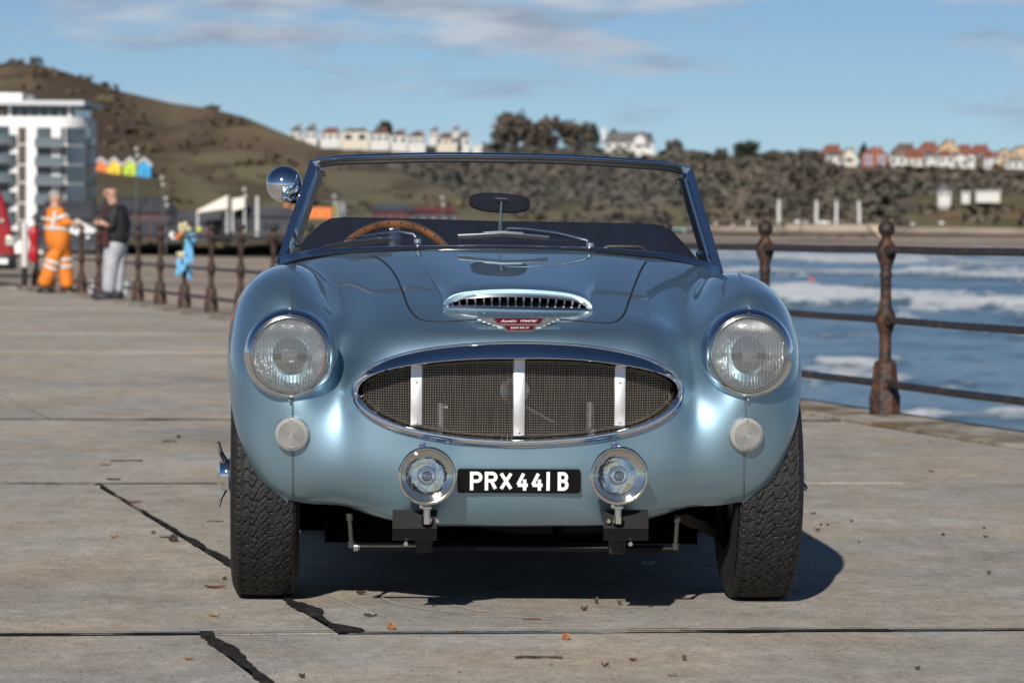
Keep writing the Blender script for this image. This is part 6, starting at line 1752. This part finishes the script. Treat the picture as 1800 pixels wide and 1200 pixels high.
band_ring(q(94, 460, -.03), (.3, 0, 1),   .132, .05); band_ring(q(90, 470, -.02), (.4, 0, 1), .126, .05); band_ring(q(113, 456, .07), (-.1, 0, 1), .136, .05); band_ring(q(115, 468, .06), (-.1, 0, 1), .13, .05)
band_ring(q(109, 383, -.16), (.4, -.2, -1), .108, .05)
b = MB(); b.box(q(94, 388, -.235), (.05, .02, .30), Matrix.Rotation(R(10), 3, 'Y')); b.build('reflective_band', BAND, m2)
b = MB(); b.ball(q(98, 346) + Vector((-.02, .01, .035)), .098, 14, 8, (1, 1, .75)); b.build('hair', mat('grey_hair', (.33, .31, .29), rough=.8), m2)
face_parts(m2, q(98, 349), (.8, .15, -.35), .10)
for px, py, dy in ((81, 513, -.04), (122, 515, .02)):
    b = MB(); b.ball(q(px, py - 1, dy - .03), .078, 14, 9, (1.8, 1.25, .95)); b.build('boot', BLACK, m2)
bd = thing('sign_board', 'white board carried by the worker in orange', 'board', q(147, 403, -.18) + O0)
b = MB(); b.prism([(-.20, .10), (-.10, .16), (.20, -.01), (.16, -.05), (.06, -.16), (-.22, -.05)], .02, Matrix(((1, 0, 0, 0), (0, 0, 1, 0), (0, 1, 0, 0), (0, 0, 0, 1)))); b.build('panel', mat('board_white', (.66, .68, .70), rough=.5), bd, smooth=False)
b = MB(); b.box((-.14, .0, .06), (.05, .035, .12), bev=.008); b.build('clip', CHROME_W, bd)
# buckets by the railing
for px, py, hpx, col_, lab in ((169, 509, 27, (.62, .66, .70), 'pale plastic bucket standing by the railing before the man in black'), (215, 512, 30, (.58, .62, .62), 'pale plastic bag standing behind the man in black')):
    p = gnd(px, py + 8); k = p.y / F_PX; h = hpx * k; t = thing('bucket', lab, 'bucket', p)
    b = MB(); b.lathe([(.10, 0), (.115, .02), (.13, h * .8), (.14, h * .82), (.135, h * .86), (.12, h * .86), (.11, .03)], 20, None, True); b.build('tub', mat('pale_plastic', col_, rough=.5), t)
    b = MB(); b.tube([(-.13, 0, h * .82), (-.10, 0, h * 1.0), (0, 0, h * 1.1), (.10, 0, h * 1.0), (.13, 0, h * .82)], .006, 6); b.build('handle', CHROME_W, t)
# --- tiny people on the far beach
for i, (px, py, c1, c2, lab) in enumerate(((1203, 408, (.6, .6, .62), (.05, .25, .08), 'tiny walker in white top and green trousers seen past the windscreen pillar'), (1214, 406, (.10, .16, .30), (.05, .05, .06), 'tiny walker in blue beside the one in white'), (1258, 396, (.75, .72, .74), (.10, .08, .08), 'tiny walker in a pale coat on the far sand'), (1288, 400, (.70, .62, .58), (.1, .1, .1), 'tiny walker in cream alone on the far sand'),
                                          (1315, 394, (.85, .85, .85), (.6, .6, .62), 'tiny walker dressed in white on the far sand'), (350, 408, (.55, .66, .05), (.03, .04, .08), 'tiny figure in a yellow vest on the near beach'), (366, 412, (.10, .02, .05), (.03, .03, .05), 'tiny figure in maroon behind the yellow vest'), (1408, 402, (.03, .03, .03), (.03, .03, .03), 'tiny dark walker below the far parked cars'))):
    Y = 420 if px < 500 else 900; k = Y / F_PX; p = at(px, py + (14 if px < 500 else 6), Y)
    t = thing('person', lab, 'person', p, 0, 'people on the beach')
    pt = [(0, 0, .9), (0, 0, 1.2), (0, 0, 1.42), (0, 0, 1.55), (0, 0, 1.66), (.1, 0, .85), (.13, .1, .45), (.12, .12, .04), (-.1, 0, .85), (-.12, -.1, .45), (-.14, -.14, .04), (.2, 0, 1.38), (.26, .05, 1.1), (.22, -.1, .9), (-.2, 0, 1.38), (-.26, -.05, 1.1), (-.22, -.2, .9)]
    skin_obj('body', pt, [(0, 1), (1, 2), (2, 3), (3, 4), (0, 5), (5, 6), (6, 7), (0, 8), (8, 9), (9, 10), (2, 11), (11, 12), (12, 13), (2, 14), (14, 15), (15, 16)], [.14, .14, .15, .06, .1, .08, .06, .05, .08, .06, .05, .06, .045, .035, .06, .045, .035], SKINM, t, 1)
    skin_obj('coat', [pt[0], pt[1], pt[2], pt[11], pt[12], pt[14], pt[15]], [(0, 1), (1, 2), (2, 3), (3, 4), (2, 5), (5, 6)], [.19, .19, .19, .10, .08, .10, .08], mat('coat', c1, rough=.8), t, 1)
    skin_obj('trousers', [pt[0], pt[5], pt[6], (.12, .12, .1), pt[8], pt[9], (-.14, -.14, .1)], [(0, 1), (1, 2), (2, 3), (0, 4), (4, 5), (5, 6)], [.16, .11, .085, .075, .11, .085, .075], mat('trousers_cloth', c2, rough=.8), t, 1)

# ================================================================== RAILING
RUST = mat('rusty_iron', (.022, .017, .015), rough=.6, color2=(.135, .048, .020), vscale=13, ramp=(.44, .70), detail=8, bump=1.0, bscale=42, rvar=.15, bdist=.012)
RUSTB = mat('black_painted_iron', (.018, .017, .017), rough=.42, color2=(.115, .05, .025), vscale=11, ramp=(.50, .70), detail=8, bump=.7, bscale=60, rvar=.15, bdist=.006)
b0 = gnd(1551, 726); rl = thing('railing', 'rusty cast iron promenade railing with ball topped posts and three black rails', 'railing', (fence_x(20.1), 20.1, .014))
def post_mb():
    b = MB(); n = 8
    b.lathe([(.088, -.03), (.088, .10), (.080, .12), (.066, .265), (.058, .285), (.046, .292)], 8, Matrix.Rotation(R(22.5), 4, 'Z'), True, True)
    b.lathe([(.040, .285), (.034, .31), (.032, .42), (.036, .445), (.040, .45), (.046, .475), (.056, .50), (.057, .525), (.046, .56), (.038, .58), (.034, .585), (.031, .62), (.029, .74), (.036, .752), (.036, .762), (.030, .775), (.034, .81), (.054, .86), (.056, .885), (.050, .915), (.030, .945), (.024, .955), (.028, .962), (.024, .968)], 18, None, True, True)
    b.ball((0, 0, 1.008), .046, 14, 10)
    for z in (.165, .512, .893):
        b.lathe([(.026 if z > .3 else .03, -.088), (.031, -.08), (.031, .08), (.026, .088)], 12, axis_m((0, 0, z), FDIR), True, True)
    return b
pm = post_mb(); post0 = pm.build('post', RUST, rl, sharp=40)
STEP = 2.23; dY = STEP * FDIR.y
n_p = 0; Ys_ = [20.1 + i * dY for i in range(-2, 21)]
for i, Yp in enumerate(Ys_):
    o = post0 if i == 0 else link(post0.copy(), rl)
    Yq = Yp - (.16 if Yp < 19 else 0); o.location = (fence_x(Yq) - fence_x(20.1), Yq - 20.1, 0); o.rotation_euler = (0, 0, (i * 1.57) % 6.28 * 0 + random.uniform(-.02, .02))
rm = None
def rail_mb(L, z, r):
    b = MB(); pts = [Vector((0, 0, z)) + FDIR * (L * t) + Vector((0, 0, .0012 * math.sin(t * 9))) for t in np.linspace(0, 1, 9)]; b.tube(pts, r, 10); return b
protos = []
for z, r in ((.165, .021), (.512, .0195), (.893, .021)): protos.append(rail_mb(STEP, z, r).build('rail', RUSTB, rl))
for i, Yp in enumerate(Ys_[:-1]):
    for pr in protos:
        o = pr if i == 0 else link(pr.copy(), rl); o.location = (fence_x(Yp) - fence_x(20.1), Yp - 20.1, 0)
# the railing turns and runs on behind the van
ex, ey = fence_x(Ys_[-1]), Ys_[-1]
rl2 = thing('railing', 'far dark railing running on behind the worker and the red van', 'railing', (ex, ey, .014))
D2 = Vector((-.86, .51, 0)).normalized()
p2 = post0.copy(); link(p2, rl2); p2.location = (0, 0, 0)
for i in range(1, 10):
    o = link(post0.copy(), rl2); o.location = D2 * (i * 1.6)
for z, r in ((.165, .021), (.512, .0195), (.893, .021)):
    for i in range(9):
        b = MB(); b.tube([D2 * (i * 1.6) + Vector((0, 0, z)), D2 * ((i + 1) * 1.6) + Vector((0, 0, z))], r, 8); b.build('rail', RUSTB, rl2)
# flowers and blue ribbons tied to one post
FP = min(Ys_, key=lambda Yp: abs(900 + 6500 * fence_x(Yp) / Yp - 314)); fx = fence_x(FP)
fl = thing('flower_tribute', 'cream flowers and blue ribbons tied to a railing post', 'flowers', (fx, FP - .10, .014)); k = FP / F_PX
q = lambda px, py, dy=0.0: at(px, py, FP + dy) - Vector(fl.location)
CRM = mat('cream_petals', (.72, .66, .42), rough=.7); WHP = mat('white_petals', (.80, .80, .80), rough=.7); ORP = mat('orange_petals', (.75, .24, .04), rough=.7); BLR = mat('blue_ribbon', (.16, .45, .75), rough=.6)
X0 = 900 + 6500 * fx / FP - 2
def bloom(c, r, m, seed):
    rr = random.Random(seed); b = MB(); b.ball(c, r * .5, 8, 6)
    for i in range(16):
        d = Vector((rr.gauss(0, 1), rr.gauss(0, 1), rr.gauss(0, 1))).normalized(); M = axis_m(c + d * r * .5, d)
        b.add([M @ Vector(v) for v in ((0, 0, 0), (r * .3, 0, r * .25), (0, 0, r * .5), (-r * .3, 0, r * .25))], [(0, 1, 2, 3)])
    b.build('bloom', m, fl)
for i, (dx, py, r, m) in enumerate(((-4, 396, .062, CRM), (4, 398, .06, CRM), (0, 404, .055, CRM), (10, 402, .045, CRM), (-20, 414, .06, WHP), (-9, 416, .045, ORP), (-3, 410, .04, ORP), (0, 446, .06, CRM), (-6, 448, .05, CRM))): bloom(q(X0 + dx, py, -.12), r, m, i)
for i, (a, c) in enumerate((((8, 412), (4, 450)), ((16, 410), (10, 440)), ((22, 416), (10, 424)), ((-8, 455), (-10, 484)), ((4, 452), (2, 470)), ((2, 468), (-10, 480)), ((10, 470), (10, 490)), ((8, 425), (14, 462)))):
    p0, p1 = q(X0 + a[0], a[1], -.14), q(X0 + c[0], c[1], -.13)
    b = MB(); b.sweep([p0, p0.lerp(p1, .5) + Vector((.02, -.03, 0)), p1], [(-.03, .0), (0, .012), (.03, 0), (0, -.012)], up=(0, 1, 0)); b.build('ribbon', BLR, fl)
b = MB(); b.tube([q(X0 + 2, 408, -.1), q(X0 + 3, 470, -.1)], .02, 8); b.tube([q(X0 + 8, 408, -.1), q(X0 + 6, 475, -.08)], .015, 8); b.build('stems', mat('green_stems', (.05, .09, .03), rough=.7), fl)

# ================================================================== VAN, LIFEBUOY
V0 = gnd(6, 503); VY = V0.y; van = thing('van', 'front corner of a red van parked at the edge of the view', 'van', (gnd(25, 503).x, VY, 0), R(8)); vk = VY / F_PX
VRED = mat('red_van_paint', (.30, .006, .010), rough=.3, coat=.8)
prof = [(0, .32), (.02, .55), (-.03, .85), (-.12, 1.02), (-.75, 1.22), (-1.25, 1.72), (-1.6, 1.86), (-3.2, 1.92), (-4.4, 1.86), (-4.55, 1.2), (-4.55, .32)]
prof = [(0, .36), (.02, .62), (-.04, 1.0), (-.14, 1.40), (-.26, 1.72), (-.40, 1.86), (-.7, 1.98), (-3.2, 2.02), (-4.4, 1.96), (-4.55, 1.2), (-4.55, .36)]
b = MB(); b.prism(prof, 1.75, Matrix(((1, 0, 0, 0), (0, 0, 1, 0), (0, 1, 0, 0), (0, 0, 0, 1)))); vb = b.build('body', VRED, van, sharp=50)
md = vb.modifiers.new('bevel', 'BEVEL'); md.width = .06; md.segments = 3
b = MB(); b.prism([(-1.0, 1.2), (-1.0, 1.55), (-1.1, 1.82), (-1.9, 1.86), (-1.9, 1.2)], .02, Matrix(((1, 0, 0, 0), (0, 0, 1, -.022), (0, 1, 0, 0), (0, 0, 0, 1)))); b.build('side_window', GLZ, van, smooth=False)
b = MB(); b.box((-.06, -.02, .78), (.16, .10, .18), bev=.03); b.build('headlamp', LAMPM, van)
b = MB(); b.box((-.20, -.01, .42), (.46, .06, .26), bev=.03); b.box((.0, .87, .42), (.10, 1.8, .26), bev=.03); b.build('bumper', BLACK, van)
b = MB(); b.box((-.20, -.05, .43), (.20, .02, .09)); b.build('number_plate', PLATEW, van, smooth=False)
b = MB(); b.ball((-.20, -.03, 1.12), .04, 10, 6); b.build('side_lamp', LAMPM, van)
for x in (-.62, -3.7):
    for y in (.06, 1.69):
        b = MB(); b.lathe([(.18, -.10), (.30, -.11), (.335, -.08), (.335, .08), (.30, .11), (.18, .10)], 24, axis_m((x, y, .335), (0, 1, 0)), True, True); w_ = b.build('wheel', RUBBER, van)
        b = MB(); b.lathe([(.17, -.118), (.05, -.125), (0, -.125)], 16, axis_m((x, y, .335), (0, 1, 0))); b.build('hub', CHROME_W, w_)
LP = gnd(42, 470 + 40); LY = 63.0; p = at(43, 506, LY); p.z = 0
lb = thing('lifebuoy_post', 'white post with red lifebuoy housing beside the railing', 'lifebuoy station', p); k = LY / F_PX
b = MB(); b.tube([(0, 0, .34), (0, 0, 1.02)], .058, 12); b.ball((0, 0, 1.03), .068, 12, 8); b.build('post', mat('white_post', (.60, .60, .59), rough=.5), lb)
b = MB(); b.tube([(0, 0, 0), (0, 0, .34)], .05, 12); b.build('post_foot', BLACK, lb)
b = MB(); b.tube([(.16 + .0, -.06, .42 + .62 * t) for t in np.linspace(0, 1, 9)], [.05, .085, .09, .08, .062, .08, .09, .085, .05], 14); b.build('housing', mat('red_plastic', (.42, .012, .02), rough=.35), lb)
# buoy and gull on the water
p = at(1427, 503, 25935 / 88.0); t = thing('buoy', 'small orange red marker buoy floating beyond the railing', 'buoy', (p.x, p.y, -3.0))
b = MB(); b.lathe([(.0, -.2), (.20, -.1), (.24, .1), (.14, .38), (.10, .5), (.13, .58), (.0, .62)], 16); b.build('float', mat('buoy_red', (.70, .07, .03), rough=.5), t); b = MB(); b.tube([(0, 0, .6), (0, 0, .8)], .02, 6); b.build('staff', BLACK, t)
Yg = 25935 / (706 - 413.5); p = at(1733, 707, Yg); gl_ = thing('gull', 'white gull sitting on the water below the lowest rail', 'gull', (p.x, p.y, p.z - .08))
skin_obj('body', [(0, 0, .10), (.10, 0, .11), (.17, 0, .17), (.19, 0, .235), (-.10, 0, .11), (-.2, 0, .13)], [(0, 1), (1, 2), (2, 3), (0, 4), (4, 5)], [.075, .065, .035, .038, .055, .02], mat('gull_white', (.82, .82, .82), rough=.7), gl_)
b = MB(); b.lathe([(.014, 0), (.008, .04), (0, .055)], 8, axis_m((.22, 0, .235), (1, 0, -.2))); b.build('beak', mat('gull_beak', (.75, .5, .06), rough=.5), gl_)
for s in (-1, 1):
    b = MB(); b.ball((-.05, s * .062, .135), .07, 10, 6, (1.9, .25, .55)); b.build('wing', mat('gull_grey', (.45, .46, .48), rough=.7), gl_)

# ================================================================== LITTER ON THE SLABS
TW = mat('dark_twig', (.055, .038, .026), rough=.85, var=.4, vscale=60); TWR = mat('reddish_bark', (.13, .06, .032), rough=.8, var=.4, vscale=60); TWP = mat('pale_chip', (.30, .19, .11), rough=.7, var=.25, vscale=60); PEB = mat('orange_pebble', (.36, .15, .06), rough=.6, var=.3, vscale=90); LEAF = mat('dead_leaf', (.11, .07, .04), rough=.8, var=.4, vscale=40); SHL = mat('grey_shell', (.42, .42, .42), rough=.6)
def twig(px, py, L_px, w, m, ang, label, seed, cat='twig'):
    p = gnd(px, py); L = L_px * p.y / F_PX; r = random.Random(seed); n = 6
    t = [Vector((L * (i / (n - 1) - .5), r.uniform(-.06, .06) * L, w * .5 + (r.uniform(0, .3) * w if 0 < i < n - 1 else 0))) for i in range(n)]
    w *= .55; b = MB(); b.tube(t, [w * r.uniform(.6, 1.2) for _ in t], 6); b.tube([t[2], t[2] + Vector((.16 * L, .1 * L, w * .5))], [w * .5, w * .3], 5)
    o = b.build(cat.replace(' ', '_'), m, None); o.location = (p.x, p.y, .0005); o.rotation_euler = (0, 0, R(ang)); return tag(o, label, cat, 'debris on the slabs')
def chip(px, py, w_px, m, label, ang=10, name='wood_chip', cat='wood chip', th=.010):
    """a thin curled sliver: bark, leaf or splinter"""
    p = gnd(px, py); w = w_px * p.y / F_PX; r = random.Random(int(px * 7 + py)); n = 5; curl = th * r.uniform(.6, 1.3); d = max(.012, w * r.uniform(.22, .4))
    top, bot = [], []
    for i in range(n):
        u = -1 + 2 * i / (n - 1); k = max(.25, 1 - abs(u) ** 2.2) * r.uniform(.75, 1.15); row = []
        for j in (-1, 0, 1):
            row.append(Vector((u * w / 2 + r.uniform(-.06, .06) * w, j * d / 2 * k, .0015 + curl * (.35 * u * u + .5 * j * j * (1 if r.random() > .3 else .2)))))
        top.append(row)
    t_ = .0022
    b = MB(); b.grid([[q + Vector((0, 0, t_)) for q in rr] for rr in top]); b.grid([rr[::-1] for rr in top])
    ring = [rr[0] for rr in top] + top[-1][1:] + [rr[2] for rr in top[::-1]][1:] + [top[0][1]]
    b.grid([ring, [q + Vector((0, 0, t_)) for q in ring]], cj=True)
    o = b.build(name, m, None); o.location = (p.x, p.y, .0005); o.rotation_euler = (0, 0, R(ang)); return tag(o, label, cat, 'debris on the slabs')
def stone(px, py, d_px, m, label, name='pebble', cat='pebble', sc=(1, .9, .8)):
    p = gnd(px, py); r = d_px * p.y / F_PX / 2; b = MB(); b.ball((0, 0, r * sc[2] * .9), r, 9, 6, sc, Matrix.Rotation(R(20), 3, 'Z'))
    for i, v in enumerate(b.V): b.V[i] = v * (1 + .16 * math.sin(i * 2.7))
    o = b.build(name, m, None); o.location = (p.x, p.y, 0); return tag(o, label, cat, 'debris on the slabs')
chip(377, 1034, 36, TWR, 'reddish brown bark strip beside the near tyre', 2); chip(376, 1084, 20, TWP, 'pale orange wood chip just above the tar joint', 5); chip(331, 1160, 15, TWP, 'pale orange wood chip below the tar joint, near the tar corner', -5)
chip(652, 1084, 24, TW, 'dark wood chip on the slab in front of the shadow', 3); chip(634, 1045, 17, TW, 'dark splinter at the edge of the car shadow', 0); chip(531, 1192, 11, TW, 'dark wood chip at the bottom edge by the tar strip', 0)
stone(688, 1106, 15, PEB, 'orange pebble sitting on the tar joint'); stone(995, 1124, 15, PEB, 'orange brown pebble just below the tar joint'); stone(808, 1109, 10, TWP, 'flat tan chip lying on the joint', sc=(1.6, .8, .4))
twig(947, 1157, 82, .006, TW, 2, 'long thin dark twig on the front slab', 1); twig(935, 1089, 34, .004, TWR, -2, 'thin straight reddish twig in front of the number plate', 2); twig(840, 1075, 26, .004, TWP, 4, 'tan splinter on the slab below the shadow edge', 3)
twig(222, 811, 56, .007, TW, 6, 'dark crooked twig beyond the far tar corner', 4); twig(186, 818, 18, .005, TW, 0, 'short dark twig just beside the crooked one', 5); twig(200, 844, 24, .008, TW, -8, 'dark debris lump on the cross joint', 6); twig(92, 851, 26, .007, TW, 10, 'dark clump lying along the cross joint', 7)
twig(236, 884, 26, .008, TWR, 18, 'rusty brown twig crossing the tar strip', 8); stone(305, 952, 17, TW, 'dark lump lying on the tar strip', 'clod', 'clod'); twig(296, 945, 32, .005, TW, 2, 'thin dark twig beside the dark lump', 9)
chip(200, 946, 14, TWP, 'small tan chip in the middle of the near slab'); twig(298, 777, 28, .008, LEAF, -8, 'brown seaweed scrap beyond the wheel nut', 10); stone(314, 770, 8, TW, 'small black pebble above the seaweed scrap')
twig(378, 917, 30, .004, TW, -2, 'thin grey twig close to the wheel nut', 11); stone(270, 938, 8, LEAF, 'small brown pebble before the dark lump'); stone(395, 1019, 8, TW, 'small dark pebble touching the tyre shadow')
chip(1048, 1061, 9, LEAF, 'small dead leaf standing on the sunlit slab under the number plate', 40, 'leaf', 'leaf', .016); chip(1089, 1063, 9, LEAF, 'dead leaf under the spot lamp bracket', -30, 'leaf', 'leaf', .016); chip(1027, 1073, 13, TWR, 'reddish leaf scrap on the sunlit slab', 10, 'leaf', 'leaf'); chip(1064, 1172, 13, LEAF, 'dark dead leaf on the front slab', 15, 'leaf', 'leaf', .012)
chip(1113, 1162, 14, TWR, 'thin rust coloured leaf on the front slab', 5, 'leaf', 'leaf'); chip(1203, 1161, 9, LEAF, 'curled brown leaf on the front slab, past the rust coloured one', 40, 'leaf', 'leaf', .014); chip(1613, 1177, 10, TW, 'lone black chip on the open front slab', 20); twig(1182, 1188, 16, .003, LEAF, -10, 'thin brown stalk near the bottom edge', 12)
chip(1738, 1010, 9, LEAF, 'tiny leaf far out on the open slab', 30, 'leaf', 'leaf', .012); chip(1637, 830, 9, TW, 'black chip on the slab before the railing', 0); chip(1429, 904, 10, TW, 'dark chip just outside the shadow of the wing', 0); stone(1443, 923, 5, TW, 'black crumb near the shadow, first of a pair'); stone(1455, 923, 5, TW, 'black crumb near the shadow, outer one of the pair'); chip(1437, 934, 9, LEAF, 'brown leaf at the edge of the shadow', 0, 'leaf', 'leaf')
stone(1730, 929, 5, TW, 'black crumb out on the open slab'); stone(1658, 941, 6, TW, 'black pebble in the middle of the open slab'); chip(1732, 945, 8, TW, 'dark chip beside the black crumb on the open slab'); stone(1497, 917, 5, TW, 'black crumb further from the shadow edge'); stone(1510, 954, 4, TW, 'tiny black crumb level with the shadow tip')
chip(1140, 994, 22, SHL, 'grey shell fragment in the shadow under the car', 12, 'shell', 'shell', .012)
# grit too small and too many to count
V, F = [], []
rg = random.Random(3)
for i in range(1500):
    Y = 8 + 22 * rg.random() ** 1.7; x = rg.uniform(-.15, .15) * Y
    if x > fence_x(Y) - .5: continue
    s = rg.uniform(.0010, .0034) * (1.7 if rg.random() < .08 else 1); n = len(V); a = rg.uniform(0, 6.28); c, d = math.cos(a) * s, math.sin(a) * s
    V += [(x + c * 1.8, Y + d, 0), (x - d, Y + c, 0), (x - c, Y - d, 0), (x + d, Y - c, 0), (x + s * rg.uniform(-.5, .5), Y, s * .55)]; F += [(n, n + 1, n + 4), (n + 1, n + 2, n + 4), (n + 2, n + 3, n + 4), (n + 3, n, n + 4)]
o = mesh_obj('grit', V, F, LEAF, None, smooth=False); tag(o, kind='stuff')
